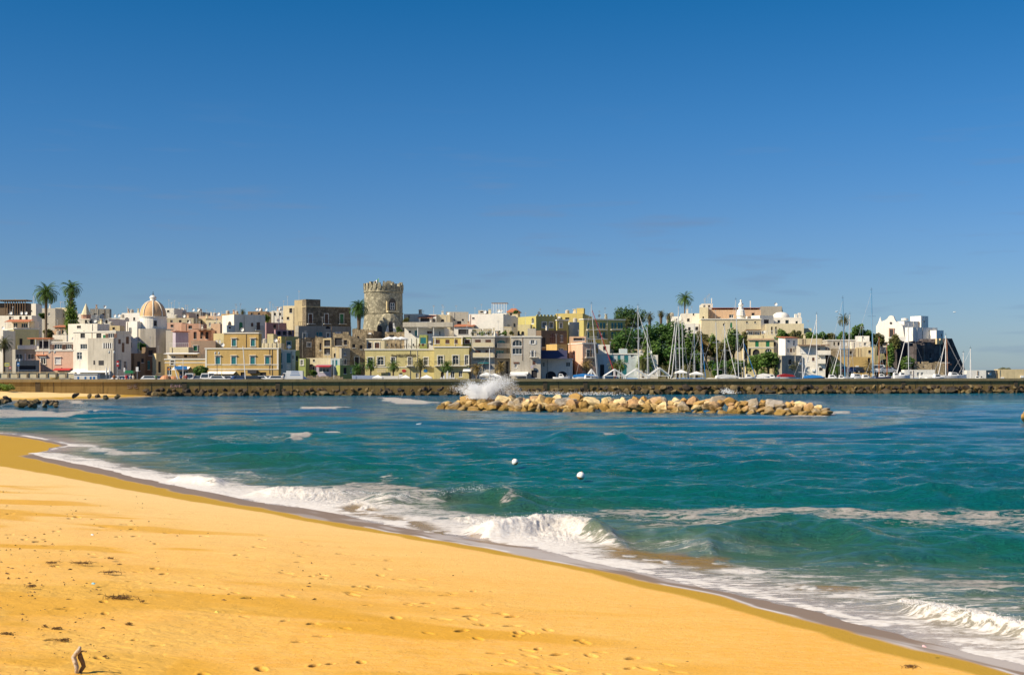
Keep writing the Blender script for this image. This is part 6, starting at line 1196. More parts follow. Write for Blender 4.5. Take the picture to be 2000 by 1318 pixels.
for a in [('yacht with a mast leaning left and a furled red sail', 1168, 1155, 594, 290, 1203, REDP, METAL, HULLW, (.62,), 11),
 ('yacht with a tall pale mast before the umbrella pine', 1248, 1246, 597, 286, 1285, CANVF, METAL, HULLW, (.62,), 11), ('yacht with a short grey mast left of the white tents', 1266, 1264, 638, 290, 1284, None, METAL, HULLW, (.5,), 8),
 ('slim yacht mast just left of the tall mast under the thin palm', 1321, 1318, 627, 290, 1305, CANVF, METAL, HULLW, (.6,), 9), ('tallest yacht mast directly under the thin palm', 1328.5, 1325, 598, 286, 1312, CANVF, METAL, HULLW, (.5,.25), 12), ('yacht mast right of the tallest one under the thin palm', 1335, 1332, 627, 293, 1346, None, METAL, HULLB, (.6,), 9),
 ('yacht with a bare mast before the dark cliff, left of two', 1356, 1356, 635, 288, 1345, None, METAL, HULLW, (.55,), 9), ('yacht with a blue stay before the dark cliff, right of two', 1370, 1369, 643, 291, 1378, BLUEP, METAL, HULLW, (.6,), 9),
 ('yacht with a brownish mast before the convent wall', 1403, 1398, 629, 287, None, None, METAL, HULLW, (.7,.3), 10), ('yacht with a white mast right of the brownish one', 1416, 1415, 633, 291, 1438, CANVF, METAL, HULLW, (.6,), 9), ('big yacht mast in front of the white statue', 1443.5, 1437, 586, 285, None, None, METAL, HULLW, (.62,.3), 12),
 ('short-masted yacht beside the arcade villa with a blue stay', 1454.5, 1452, 662, 290, 1476, BLUEP, METAL, HULLW, (.6,), 8), ('small yacht before the grey brick store', 1568, 1567, 693, 292, None, None, CANVF, HULLW, (.5,), 7), ('yacht with a white mast at the white harbour hotel', 1595, 1595, 614, 287, 1569, CANVF, CANVF, HULLW, (.6,), 10),
 ('yacht with a short mast left of the blue one', 1642, 1642, 666, 291, 1625, CANVF, METAL, HULLW, (.5,), 8), ('yacht with a blue mast before the pale modern house', 1651, 1646, 583, 286, None, None, MBL, HULLB, (.45,), 12), ('yacht with a thin grey mast right of the blue mast', 1655, 1660, 614, 292, 1668, None, METAL, HULLW, (.6,), 10),
 ('yacht with the tallest blue mast in the harbour', 1706, 1702, 567, 285, None, None, MBL, HULLB, (.74,.45), 13), ('yacht with an orange wooden mast, left of the pair', 1717, 1717, 658, 289, 1729, None, ORG, HULLB, (.5,), 9), ('yacht with an orange wooden mast, right of the pair', 1733, 1732, 672, 291, None, None, ORG, HULLW, (.5,), 8),
 ('yacht with a white mast below the headland church', 1775, 1774, 630, 286, 1750, CANVF, METAL, HULLW, (.4,.7), 11), ('yacht with a white mast before the sloping bastion', 1847.5, 1847, 655, 287, 1832, CANVF, CANVF, HULLW, (.5,), 10), ('yacht with an orange mast before the sloping bastion', 1852, 1849, 662, 291, 1821, None, ORG, HULLW, (.5,), 9),
 ('yacht with a short white mast against the sky, left of the last two', 1881.5, 1881.5, 689, 289, 1885, None, CANVF, HULLW, (.5,), 8), ('yacht with the last white mast at the right against the sky', 1895.5, 1895.5, 681, 287, None, None, CANVF, HULLW, (.4,), 8), ('boat with a thick white mast before the cream flats', 956.5, 956.5, 680, 266, None, None, CANVF, HULLW, (.3,), 7)]:
    yacht(a[0], a[1], a[2], a[3], a[4], a[5], a[6], a[7], a[8], a[9], a[10])
def motorboat(label, px, Y, L=7, z0=2.2, yaw=.1, hull=HULLW, cab=True, cover=None, name='motor_boat', grp=None, H=1.0):
    e = thing(name, label, 'boat', (XX(px, Y), Y, z0), yaw, grp); hullmesh(L, L*.32, H).build('hull', hull, e)
    if cab:
        m = MB(); m.prism([(-L*.15, H), (L*.2, H), (L*.08, H+.65), (-L*.12, H+.75)], -L*.1, L*.1); c = m.build('cabin', HULLW, e); m = MB(); m.prism([(-L*.1, H+.25), (L*.1, H+.25), (L*.06, H+.55), (-L*.09, H+.55)], -L*.103, -L*.1002); m.build('window', GLASS, c)
        m = MB(); m.tube([(L*.3, -L*.1, H), (L*.32, -L*.1, H+.5), (L*.46, 0, H+.6), (L*.32, L*.1, H+.5), (L*.3, L*.1, H)], .025, 4); m.build('rail', METAL, e)
    if cover: m = MB(); m.prism([(-L*.48, H-.05), (L*.46, H+.1), (L*.3, H+.5), (-L*.1, H+.7), (-L*.46, H+.4)], -L*.15, L*.15); m.build('cover', cover, e)
    for sx in (-.25, .2): m = MB(); m.box(L*sx-.15, -L*.12, -z0+QZ-.05, L*sx+.15, L*.12, -.15); m.build('cradle', WOOD, e)
    return e
bt = motorboat('boat under a bright blue cover with white lettering', 1143, 279, 5.4, 2.35, -.03, HULLW, False, TARP)
m = MB()
for i in range(8): m.box(.35+i*.2, -.86, 1.10+.03*(i % 2), .48+i*.2, -.83, 1.30+.04*((i*3) % 4 == 0))
m.build('lettering', WHITEP, bt)
for i, (px, Y, L, z, cv, lb, hl) in enumerate([(1096, 276, 3.4, 2.3, None, 'low white boat before the graffiti arches', HULLW), (1148, 274, 4.5, 2.0, None, 'white boat in front of the blue-covered boat', HULLW), (1420, 284, 5, 2.2, CANV, 'boat with a beige cover below the convent wall', HULLW), (1462, 283, 4, 2.2, None, 'small white boat left of the white canopy', HULLW), (1494, 283, 3.4, 2.4, CANV, 'boat with a white domed canopy under the arcade villa', HULLW),
  (1536, 282, 4, 2.3, REDP, 'boat carrying bright red and orange dinghies', HULLW), (1508, 280, 3.4, 2.2, None, 'white boat left of the red dinghies', HULLW), (1625, 284, 5, 2.1, None, 'white boat below the white harbour hotel', HULLW), (1672, 283, 6.5, 2.3, None, 'long white hull below the ochre quay wall', HULLW), (1690, 281, 4.5, 2.1, None, 'white dinghy right of the long white hull', HULLW), (1750, 284, 4, 2.5, None, 'white cabin boat left of the harbour office', HULLW),
  (1762, 282, 3.6, 2.6, None, 'white rounded cabin boat left beside the harbour office', HULLW), (1830, 283, 5, 2.2, None, 'cream boat before the ragged stone wall', HULLW), (1862, 284, 6, 2.6, None, 'sleek white motor yacht at the foot of the bastion spur', HULLW), (1814, 285, 4, 2.2, CANV, 'boat with a beige cover at the harbour office', HULLW), (1909, 283, 3, 1.9, None, 'tiny boat before the white mole wall', HULLW), (1590, 282, 4.5, 2.1, TARP, 'boat with a blue cover at the white harbour hotel', HULLB), (1643, 280, 3.5, 2.0, None, 'small open boat by the blue mast', HULLW), (1722, 283, 4, 2.3, None, 'dark cabin boat between the orange masts', HULLB)]):
    motorboat(lb, px, Y, L, z, rv.uniform(-.25, .25), hl, cv is None, cv)
# white gable frames (boat tents)
def tent(label, x0, x1, apex, Y, solid=False):
    e = thing('tent_frame', label, 'tent frame', (XX((x0+x1)/2, Y), Y, 1.9), 0, None); hw_ = (x1-x0)/2*Y/F; ze = ZZ(734, Y)-1.9; za = ZZ(apex, Y)-1.9
    for sx in (-1, 1):
        for y in (0, 4): m = MB(); m.tube([(sx*hw_, y, 0), (sx*hw_, y, ze)], .09, 6); m.build('post', WHITEP, e)
    for y in (0, 2, 4):
        m = MB(); m.tube([(-hw_, y, ze), (0, y, za), (hw_, y, ze)], .08, 6); m.build('rafter', WHITEP, e); m = MB(); m.tube([(0, y, ze), (0, y, za)], .06, 5); m.build('king_post', WHITEP, e)
        m = MB(); m.tube([(-hw_, y, ze), (hw_, y, ze)], .06, 6); m.build('tie_beam', WHITEP, e)
    if solid: m = MB(); m.add([(0, 1, za), (hw_, 1, ze), (hw_, 5, ze), (0, 5, za), (0, 1, za-.05), (hw_, 1, ze-.05), (hw_, 5, ze-.05), (0, 5, za-.05)], [(0,1,2,3),(4,7,6,5),(0,4,5,1),(1,5,6,2),(2,6,7,3),(3,7,4,0)]); m.build('canvas', CANV, e)
tent('white gable frame, leftmost of the big ones, by the red furled sail', 1181, 1222, 721, 274); tent('white gable frame in the middle, under the tall pale mast', 1223, 1264, 721, 275); tent('white gable frame with half its canvas on, rightmost', 1268, 1310, 718, 276, True); tent('small white gable frame behind the blue boat cover', 1147, 1165, 721, 288)
def stall(label, px, py0, Y, w, h=None, col=CANV):
    e = thing('market_gazebo', label, 'gazebo', (XX(px, Y), Y, QZ)); hh = ZZ(py0, Y)-QZ; hw_ = w/2*Y/F
    m = MB(); m.add([(-hw_, -hw_, hh-.5), (hw_, -hw_, hh-.5), (hw_, hw_, hh-.5), (-hw_, hw_, hh-.5), (0, 0, hh), (-hw_, -hw_, hh-.75), (hw_, -hw_, hh-.75), (hw_, hw_, hh-.75), (-hw_, hw_, hh-.75)], [(0,1,4),(1,2,4),(2,3,4),(3,0,4),(0,5,6,1),(1,6,7,2),(2,7,8,3),(3,8,5,0),(5,8,7,6)]); m.build('canopy', col, e)
    for sx in (-1, 1):
        for sy in (-1, 1): m = MB(); m.tube([(sx*hw_*.96, sy*hw_*.96, 0), (sx*hw_*.96, sy*hw_*.96, hh-.7)], .05, 5); m.build('leg', METAL, e)
for a in [('white gazebo before the cream flats, right of the orange-brown palm', 950, 727, 268, 26), ('white gazebo behind the spray', 966, 729, 270, 24), ('white gazebo before the broad grey-beige house', 1012, 727, 272, 34), ('small white gazebo in front of the olive hotel left', 738, 732, 262, 20), ('lilac-white gazebo at the right end of the olive hotel', 833, 732, 262, 22), ('low white gazebo by the promenade under the hotel sign', 792, 732, 264, 18), ('beige gazebo on the mole right of the tents', 1360, 725, 280, 24), ('white gazebo right of the beige one', 1330, 722, 279, 22)]: stall(a[0], a[1], a[2], a[3], a[4])
m = MB(); 
# long white hedge-wall before the hotel
e = thing('terrace_wall', 'long low white terrace wall before the olive hotel', 'wall', (XX(713, 266), 266, QZ)); m = MB(); m.box(0, 0, 0, 6.6, .3, ZZ(734, 266)-QZ); m.build('wall', P('bright'), e); m = MB(); m.box(6.7, 0, 0, 7.5, .3, ZZ(731, 266)-QZ); m.build('pier', P('bright'), e)
e = thing('screen', 'blue-grey canvas screens on the promenade left of the hotel palms', 'screen', (XX(688, 264), 264, QZ)); m = MB(); m.box(0, 0, .4, 5, .06, ZZ(733, 264)-QZ); m.build('canvas', plain('canvas_bluegrey', (.30,.36,.48), .8), e); 
for x in (0, 2.5, 5): m = MB(); m.tube([(x, .1, 0), (x, .1, 1.6)], .04, 5); m.build('post', METAL, e)
e = thing('white_sculpture', 'jagged white sculpture group of upturned boat ribs before the olive house', 'sculpture', (XX(872, 262), 262, QZ))
for i in range(7): m = MB(); x = -2+i*.62; hgt = [.9, 1.2, 1.6, 2.5, 1.7, 1.2, 1.0][i]; m.prism([(x, 0), (x+.6, 0), (x+.35+.1*(i % 2), hgt), (x+.1, hgt*.8)], -.3, .3); m.build('rib', WHITEP, e)
# rubble garden wall on the promenade
e = thing('garden_wall', 'low brown rubble garden wall right of the box truck', 'wall', (XX(600, 270), 270, QZ)); m = MB(); rg = random.Random(3); x = 0
while x < 7.2: dx = rg.uniform(.4, .9); m.box(x, 0, 0, x+dx-.01, .6, 1.25+rg.uniform(-.15, .35)); x += dx
m.build('wall', P('ruin'), e)
# ================================================================ CARS
def car(label, px, Y, yaw, paint, van=False, grp='cars parked along the promenade', L=4.1, z=QZ):
    e = thing('parked_van' if van else 'parked_car', label, 'van' if van else 'car', (XX(px, Y), Y, z), yaw, grp); W = .85; h = 1.9 if van else 1.45; a = L/2
    m = MB()
    low = [(-a, .35), (-a, .85), (-a+.15, .95), (a*.45, .98), (a-.12, .82), (a, .6), (a, .32), (a*.8, .25), (-a*.85, .25)]
    m.prism(low, -W, W)
    m.build('body', paint, e, smooth=False)
    up = [(-a+.1, .962), (-a+(.12 if van else .55), h), (a*.28 if not van else a*.5, h), (a*.62 if not van else a*.75, .972)]
    n = 4; m = MB(); m.add([(p[0], -W*(.97 if i in (0, 3) else .82), p[1]) for i, p in enumerate(up)]+[(p[0], W*(.97 if i in (0, 3) else .82), p[1]) for i, p in enumerate(up)], [(0,1,2,3),(7,6,5,4),(0,4,5,1),(1,5,6,2),(2,6,7,3)]); cb = m.build('cabin', paint, e)
    def lerp(p, q, t): return (p[0]+(q[0]-p[0])*t, p[1]+(q[1]-p[1])*t)
    for sg in (-1, 1):
        m = MB(); pts = []
        for (i, tx, tz) in ((0, .12, .12), (1, .12, .88), (2, .9, .88), (3, .86, .12)):
            xb = up[0][0]+(up[3][0]-up[0][0])*tx; xt_ = up[1][0]+(up[2][0]-up[1][0])*tx; x = xb+(xt_-xb)*tz; zz = .97+(h-.97)*tz; y = sg*(W*(.97-.15*tz)+.012); pts.append((x, y, zz))
        m.add(pts+[(p[0], p[1]-sg*.01, p[2]) for p in pts], [(0,1,2,3),(4,7,6,5),(0,4,5,1),(1,5,6,2),(2,6,7,3),(3,7,4,0)]); m.build('side_window', GLASS, cb)
    for (p, q, nm) in ((up[3], up[2], 'windscreen'), (up[0], up[1], 'rear_window')):
        p1 = lerp(p, q, .12); q1 = lerp(p, q, .88); dx = .015 if nm == 'windscreen' else -.015; m = MB(); m.add([(p1[0]+dx, -W*.84, p1[1]), (p1[0]+dx, W*.84, p1[1]), (q1[0]+dx, W*.74, q1[1]), (q1[0]+dx, -W*.74, q1[1])], [(0,1,2,3)]); m.add([(v[0]-dx*.5, v[1], v[2]) for v in m.v[:4]], [(0,3,2,1)]); m.build(nm, GLASS, cb)
    for x in (-a*.62, a*.62):
        for sg in (-1, 1): m = MB(); m.tube([(x, sg*(W-.18), .31), (x, sg*(W+.02), .31)], .31, 14); wh = m.build('wheel', RUB, e); m = MB(); m.tube([(x, sg*(W+.021), .31), (x, sg*(W+.03), .31)], .17, 10); m.build('rim', METAL, wh)
    for sg in (-1, 1): m = MB(); m.box(a-.04, sg*.6-.16, .62, a+.02, sg*.6+.16, .76); m.build('headlight', plain('lamp_glass', (.7,.7,.7), .1), e); m = MB(); m.box(-a-.02, sg*.62-.12, .65, -a+.03, sg*.62+.12, .85); m.build('tail_light', REDP, e)
    m = MB(); m.box(a-.02, -.26, .42, a+.015, .26, .52); m.build('number_plate', WHITEP, e)
    return e
CW = plain('car_white', (.78,.78,.76), .2, var=.02); CS = plain('car_silver', (.45,.46,.48), .25, .5, var=.02); CD = plain('car_dark', (.03,.035,.05), .2, var=.02); CBL = plain('car_blue', (.05,.10,.25), .2, var=.02); CR_ = plain('car_red', (.4,.02,.02), .2, var=.02)
hp_ = -math.pi/2
for a in [('white car seen from the side, left of the orange boats near the pedestrians', 232, 252, 3.1, CW), ('white hatchback just right of the strolling people', 297, 254, .05, CW), ('grey hatchback hidden partly by the orange boats', 316, 256, .1, CS), ('white van facing out, first in the row right of the leaning poles', 371, 252, hp_+.1, CW, True), ('silver car facing out beside the first white van', 389, 252, hp_, CS), ('white van facing out, second in the row', 404, 252, hp_-.1, CW, True), ('dark car between the second white van and the estate', 414, 254, hp_, CD), ('white estate car seen from the side before the villa', 429, 250, .05, CW),
  ('white hatchback right of the estate car', 444, 252, .3, CW), ('silver saloon before the villa awning', 458, 253, .05, CS), ('dark blue car before the villa, left of the leaning pole', 472, 252, .1, CBL), ('white car right of the leaning pole', 484, 254, hp_, CW), ('black car with an open boot before the villa', 497, 252, .1, CD), ('white car before the right part of the villa', 512, 253, .05, CW), ('silver car left of the white low car', 528, 254, hp_+.2, CS), ('low white car left of the box truck', 544, 252, .08, CW), ('dark small car right of the box truck', 587, 260, .05, CBL)]:
    car(a[0], a[1], a[2], a[3], a[4], len(a) > 5)
for a in [('teal-dark car parked on the quay by the yellow palm', 1673, 303, .05, CBL), ('dark car parked right of the teal-dark car on the quay', 1686, 303, .05, CD), ('white camper at the foot of the church slope', 1716, 303, .05, CW, True), ('silver car by the foot of the church slope', 1734, 303, .05, CS), ('red car on the quay left of the teal-dark car', 1650, 303, .05, CR_)]:
    car(a[0], a[1], a[2], a[3], a[4], len(a) > 5, 'cars parked on the far quay', z=ZZ(727, 303)-.2)
e = thing('box_truck', 'white box truck with blue lines of writing on its side', 'truck', (XX(576, 256), 256, QZ), .05); m = MB(); m.box(-1.55, -1, .7, 1.6, 1, ZZ(724, 256)-QZ); bx = m.build('box', CW, e)
m = MB(); m.prism([(-2.6, .4), (-1.6, .4), (-1.6, 2.0), (-2.1, 2.0), (-2.55, 1.2)], -.95, .95); cbn = m.build('cab', CW, e); m = MB(); m.box(-2.35, -.97, 1.3, -1.75, -.951, 1.85); m.build('window', GLASS, cbn)
for i in range(3): m = MB(); m.box(-.8+.1*i, -1.02, 1.5+.35*i, 1.1-.15*i, -1.001, 1.62+.35*i); m.build('lettering_stripe', BLUEP, bx)
for x in (-2.0, 1.0): m = MB(); m.tube([(x, -1.0, .38), (x, -.7, .38)], .38, 12); m.build('wheel', RUB, e)
# kiosk boat, orange hulls, balustrade, signs, lamps
e = thing('kiosk', 'white flat kiosk with small blue windows on top of the sea wall', 'kiosk', (XX(170, 246), 246, QZ), .05); hk = ZZ(731, 246)-QZ; m = MB(); m.box(-2.1, -1, 0, 2.1, 1, hk); m.box(-2.2, -1.1, hk+.002, 2.2, 1.1, hk+.1); m.build('wall', P('bright'), e)
for x, w in ((-.2, .3), (.75, .3), (1.35, .35), (-1.5, .3)): m = MB(); m.box(x, -1.03, .75, x+w, -1.001, 1.3); m.build('window', BLUEP, e)
e = thing('upturned_boat', 'two-part orange hull lying upturned on the quay beside leaning poles', 'boat', (XX(330, 248), 248, QZ), .1); 
for i, (x, s) in enumerate(((-.6, 1.0), (.75, .9))): m = MB(); m.lathe([(1.15*s, .2), (1.1*s, .8), (.8*s, 1.3*s), (.3*s, 1.55*s), (0, 1.6*s)], 14, (x, i*.5, 0)); m.build('hull', plain('orange_hull', (.55,.24,.10), .6, var=.2), e)
def pole(label, x0, y0, x1, y1, Y, mat, r=.06, name='pole', cat='pole'): e = thing(name, label, cat, (XX(x1, Y), Y, QZ)); m = MB(); m.tube([(0, 0, 0), (XX(x0, Y)-XX(x1, Y), 0, ZZ(y0, Y)-QZ)], [r, r*.7], 6); m.build('shaft', mat, e); return e
pole('white leaning pole, left of two beside the orange hulls', 339, 710, 350, 742, 247, WHITEP, .08); pole('white leaning pole, right of two beside the orange hulls', 342, 722, 348, 742, 248, WHITEP, .06); pole('tall white leaning pole before the tan villa', 474.5, 676, 480, 741, 250, WHITEP, .10); pole('thin yellow pole before the villa awning', 433, 708, 433, 741, 250, plain('yellow_paint', (.6,.45,.05), .5), .05); pole('straight white pole beside the blue shop sign', 357.5, 699, 357.5, 741, 250, WHITEP, .07); pole('thin white pole at the pink house', 156, 684, 156, 742, 250, WHITEP, .05); pole('slim pole before the hotel left part', 652, 700, 652, 738, 262, METAL, .05)
def lamp(label, px, py, Y, dx=5):
    e = thing('street_lamp', label, 'street lamp', (XX(px, Y), Y, QZ), 0, 'double street lamps on the promenade'); h = ZZ(py, Y)-QZ; m = MB(); m.tube([(0, 0, 0), (0, 0, h)], [.08, .05], 6); m.build('post', IRON, e)
    for sg in (-1, 1):
        q = dx*Y/F*sg; m = MB(); m.tube([(0, 0, h-.1), (q*.5, 0, h+.15), (q, 0, h-.1)], .035, 4); ar = m.build('arm', IRON, e); m = MB(); m.lathe([(.05, 0), (.2, -.15), (.22, -.45), (.1, -.6), (0, -.6)], 8, (q, 0, h-.1)); m.build('lantern', plain('lamp_milk', (.55,.55,.5), .4), ar)
lamp('double street lamp before the salmon pink house', 102, 684, 285); lamp('double street lamp before the big white corner house', 218, 684, 285); lamp('double street lamp before the tan villa', 424, 686, 285, 3.5); lamp('double street lamp at the blue sign near the left edge', 36, 700, 285, 3)
e = thing('balustrade', 'concrete balustrade with pale panels along the promenade at the left', 'balustrade', (XX(-40, 262), 262, QZ)); hb = ZZ(728, 262)-QZ; wb_ = XX(148, 262)-XX(-40, 262); n = 10
m = MB(); m.box(0, -.1, hb, wb_, .3, hb+.14); m.build('rail', P('sandy'), e)
for i in range(n+1): m = MB(); x = wb_*i/n; m.box(x-.18, -.08, 0, x+.18, .28, hb-.002); m.build('pier', P('ruin'), e)
for i in range(n): m = MB(); x = wb_*i/n; m.box(x+.25, .05, hb-1.15, x+wb_/n-.25, .15, hb-.12); m.build('panel', P('cream'), e)
e = thing('ramp_wall', 'grey road ramp wall below the balustrade', 'wall', (XX(-40, 256), 256, QZ-.5)); m = MB(); m.box(0, 0, 0, 17.5, .4, ZZ(738, 256)-QZ+.5); m.build('wall', P('grey'), e)
motorboat('small ochre boat lying on the seawall cap at left', 107, 243, 1.6, WT-.1, 0, plain('ochre_boat', (.5,.33,.10), .6), False, H=.4)
def sign(label, px, py, Y, w, h, mat, round_=False, mat2=None):
    e = thing('road_sign', label, 'sign', (XX(px, Y), Y, QZ)); z = ZZ(py, Y)-QZ; m = MB(); m.tube([(0, 0, 0), (0, 0, z+h/2)], .04, 5); m.build('post', METAL, e); m = MB()
    if round_: m.tube([(0, -.08, z), (0, -.05, z)], w/2, 16)
    else: m.box(-w/2, -.08, z-h/2, w/2, -.05, z+h/2)
    f = m.build('panel', mat, e)
    if mat2: m = MB(); m.box(-w*.35, -.095, z-h*.12, w*.35, -.081, z+h*.12); m.build('symbol', mat2, f)
sign('yellow and blue shop sign near the left edge', 14, 712, 280, 1.0, .7, plain('sign_yellow', (.6,.55,.1), .5), mat2=BLUEP); sign('round red no-entry sign near the left edge', 20, 718, 278, .6, .6, REDP, True, WHITEP); sign('blue arrow sign on a pole by the arcaded house', 36, 711, 276, .5, .8, BLUEP, mat2=WHITEP); sign('white notice sign below the church alley', 268, 721, 262, .5, .9, WHITEP); sign('red and white vertical shop banner on the big white corner house', 230, 710, 290, .5, 1.3, REDP, mat2=WHITEP); sign('orange sign in the shaded alley', 330, 721, 276, .5, .4, plain('sign_orange', (.6,.2,.02), .5)); sign('white waiting sign right of the alley', 243, 722, 262, .3, .8, WHITEP)
e = thing('awning_stand', 'dark green awning of a bar at the foot of the big white corner house', 'awning', (XX(253, 288), 288, QZ)); m = MB(); m.prism([(-1.0, 1.9), (1.0, 1.9), (.9, 2.5), (-.9, 2.5)], -.8, .8); m.build('canvas', GREENP, e)
for sx in (-.9, .9): m = MB(); m.tube([(sx, -.7, 0), (sx, -.7, 1.95)], .04, 5); m.build('post', IRON, e)
for i, x in enumerate((207.5, 214)): par('p', x, 743, 250, ['left', 'right'][i]+' closed white parasol beside the white kiosk', .5, 2.6, closed=True)
# ================================================================ PEOPLE
def person_mesh(seed, stride=.18):
    bm_v = []; bm_e = []; rad = []
    def add(p, r, par_=None):
        bm_v.append(p); rad.append(r)
        if par_ is not None: bm_e.append((par_, len(bm_v)-1))
        return len(bm_v)-1
    pel = add((0, 0, .95), (.15, .11)); ch = add((0, 0, 1.2), (.14, .10), pel); up_ = add((0, 0, 1.40), (.15, .10), ch); nk = add((0, .0, 1.50), (.06, .06), up_); hd = add((0, -.02, 1.60), (.085, .10), nk); add((0, -.01, 1.70), (.075, .09), hd)
    for sg in (-1, 1):
        hp2 = add((sg*.09, 0, .88), (.09, .09), pel); kn = add((sg*.10, -sg*stride*.6-.02, .48), (.06, .065), hp2); an = add((sg*.10, -sg*stride+.02, .09), (.042, .045), kn); add((sg*.11, -sg*stride-.14, .035), (.04, .03), an)
        sh = add((sg*.19, 0, 1.40), (.06, .06), up_); el = add((sg*.25, sg*.05, 1.12), (.042, .042), sh); wr = add((sg*.26, sg*.02-.08, .88), (.03, .03), el); pm_ = add((sg*.26, sg*.02-.10, .82), (.03, .018), wr)
        for k in range(4): f1 = add((sg*.26, sg*.02-.13+.022*k, .765), (.009, .009), pm_); add((sg*.255, sg*.02-.13+.022*k-.01, .73+.006*abs(k-1.5)), (.007, .007), f1)
        add((sg*.24, sg*.02-.145, .80), (.009, .009), pm_)
    me = bpy.data.meshes.new('body'); me.from_pydata(bm_v, bm_e, []); o = bpy.data.objects.new('tmp', me); COL.objects.link(o); sk = o.modifiers.new('s', 'SKIN'); o.modifiers.new('u', 'SUBSURF').levels = 1
    for v, r in zip(me.skin_vertices[0].data, rad): v.radius = r
    me.skin_vertices[0].data[0].use_root = True
    dg = bpy.context.evaluated_depsgraph_get(); me2 = bpy.data.meshes.new_from_object(o.evaluated_get(dg)); bpy.data.objects.remove(o); me2.name = 'body'; me2.materials.clear(); return me2
bodyA = person_mesh(1); SKIN = plain('skin', (.50,.30,.20), .6)
bodyA.materials.append(SKIN)
def person(label, px, Y, yaw, top, bot, hair):
    e = thing('person', label, 'person', (XX(px, Y), Y, QZ), yaw); o = bpy.data.objects.new('body', bodyA); COL.objects.link(o); o.parent = e
    ct = plain('cloth_'+label[:14], top, .8); cb = plain('cloth2_'+label[:14], bot, .8)
    m = MB(); m.lathe([(.15, .93), (.155, 1.1), (.185, 1.3), (.20, 1.42), (.09, 1.49)], 14); m.v = [(x*1.12, y*.78, z) for x, y, z in m.v]
    for sg in (-1, 1): m.tube([(sg*.19, 0, 1.42), (sg*.25, sg*.045, 1.13)], [.085, .07], 8)
    m.build('shirt', ct, e)
    m = MB(); m.lathe([(.17, .98), (.18, .86)], 12); m.v = [(x*1.05, y*.8, z) for x, y, z in m.v]
    for sg in (-1, 1): m.tube([(sg*.09, 0, .9), (sg*.10, -sg*.13, .46)], [.105, .085], 8)
    m.build('shorts', cb, e)
    m = MB(); m.lathe([(.088, 1.60), (.10, 1.66), (.085, 1.73), (.04, 1.76), (0, 1.765)], 10, (0, .015, 0)); m.build('hair', plain('hair_%.2f' % hair[0], hair, .8), e)
    for sg in (-1, 1): m = MB(); m.lathe([(0, -.012), (.012, 0), (0, .012)], 6, (sg*.032, -.112, 1.635)); m.build('eye', DARK, e)
    m = MB(); m.prism([(-.014, 1.60), (.014, 1.60), (0, 1.645)], -.135, -.10); m.build('nose', SKIN, e); m = MB(); m.box(-.025, -.115, 1.572, .025, -.10, 1.58); m.build('mouth', REDP, e)
for a in [('person in a red top walking on the quay below the dark green awning', 247, 247, .2, (.6,.03,.05), (.5,.05,.05), (.05,.03,.02)), ('person in white beside the one in red, nearer to it', 255, 248, .8, (.75,.72,.66), (.6,.5,.4), (.08,.05,.03)), ('person in a beige shirt, right of the white-clad walker', 260, 249, -.6, (.6,.5,.36), (.2,.2,.25), (.3,.25,.2)), ('person in an orange shirt right of the closed parasols', 223, 249, .4, (.6,.2,.05), (.1,.12,.2), (.04,.03,.02)), ('person in a grey shirt beside the orange-shirted one', 231, 248, 2.5, (.35,.35,.36), (.1,.1,.1), (.05,.04,.03)),
  ('person in a blue shirt right of the leaning poles', 353, 248, 1.0, (.08,.18,.4), (.2,.18,.15), (.05,.03,.02)), ('person in a brown shirt next to the straight white pole', 360, 249, -.4, (.3,.14,.08), (.1,.1,.12), (.05,.04,.03)), ('person in a dark red shirt between the white pole and the first van', 364, 247, .1, (.35,.05,.05), (.05,.06,.1), (.04,.03,.02)), ('person in green standing left of the orange hulls', 305, 248, .3, (.1,.25,.12), (.15,.15,.16), (.05,.04,.03)), ('person in white by the low white car before the villa', 553, 250, .3, (.7,.7,.7), (.1,.1,.15), (.1,.07,.04))]:
    person(*a)
# ================================================================ FOREGROUND SMALL THINGS
def sz(x, y): return float(sand_h(np.array([x]), np.array([y]))[0])
Yl = 13.5
for _ in range(12): Yl = (CZ-sz(XX(151, Yl), Yl))*F/(1314-HZ)
xl, yl = XX(151, Yl), Yl; zl = sz(xl, yl)
def lp(px, py, dy=0): return (XX(px, Yl), Yl+dy, ZZ(py, Yl)+(zl-ZZ(1314, Yl)))
DW = plain('driftwood_bleached', (.56,.45,.33), .85, var=.4, scale=18, bump=.8); DW2 = plain('driftwood_shade_dark', (.22,.14,.07), .9, var=.4, scale=18, bump=.8)
e = thing('driftwood', 'twisted bleached driftwood stump with a side twig, bottom left of the beach', 'driftwood', (0, 0, 0))
m = MB(); m.tube([lp(156,1262), lp(155,1268), lp(148,1276,.01), lp(143,1283,.02), lp(146,1292,.01), lp(150,1302), lp(149,1318)], [.014,.024,.028,.030,.026,.026,.018], 9); m.v = [tuple(Vector(v)+mnoise.noise_vector(Vector(v)*22)*.006) for v in m.v]; m.build('trunk', DW, e, smooth=True)
m = MB(); m.tube([lp(153,1272,.03), lp(154,1285,.05), lp(158,1295,.06), lp(160,1303,.06), lp(154,1313,.05), lp(150,1318,.04)], [.018,.028,.026,.024,.022,.012], 9); m.v = [tuple(Vector(v)+mnoise.noise_vector(Vector(v)*22)*.006) for v in m.v]; m.build('limb', DW2, e, smooth=True)  # shaded right side of the stump, its shade put in as darker wood
m = MB(); m.tube([lp(155,1275,.02), lp(160,1271,.01), lp(169,1271,0)], [.010,.009,.007], 6); m.build('twig', DW2, e)
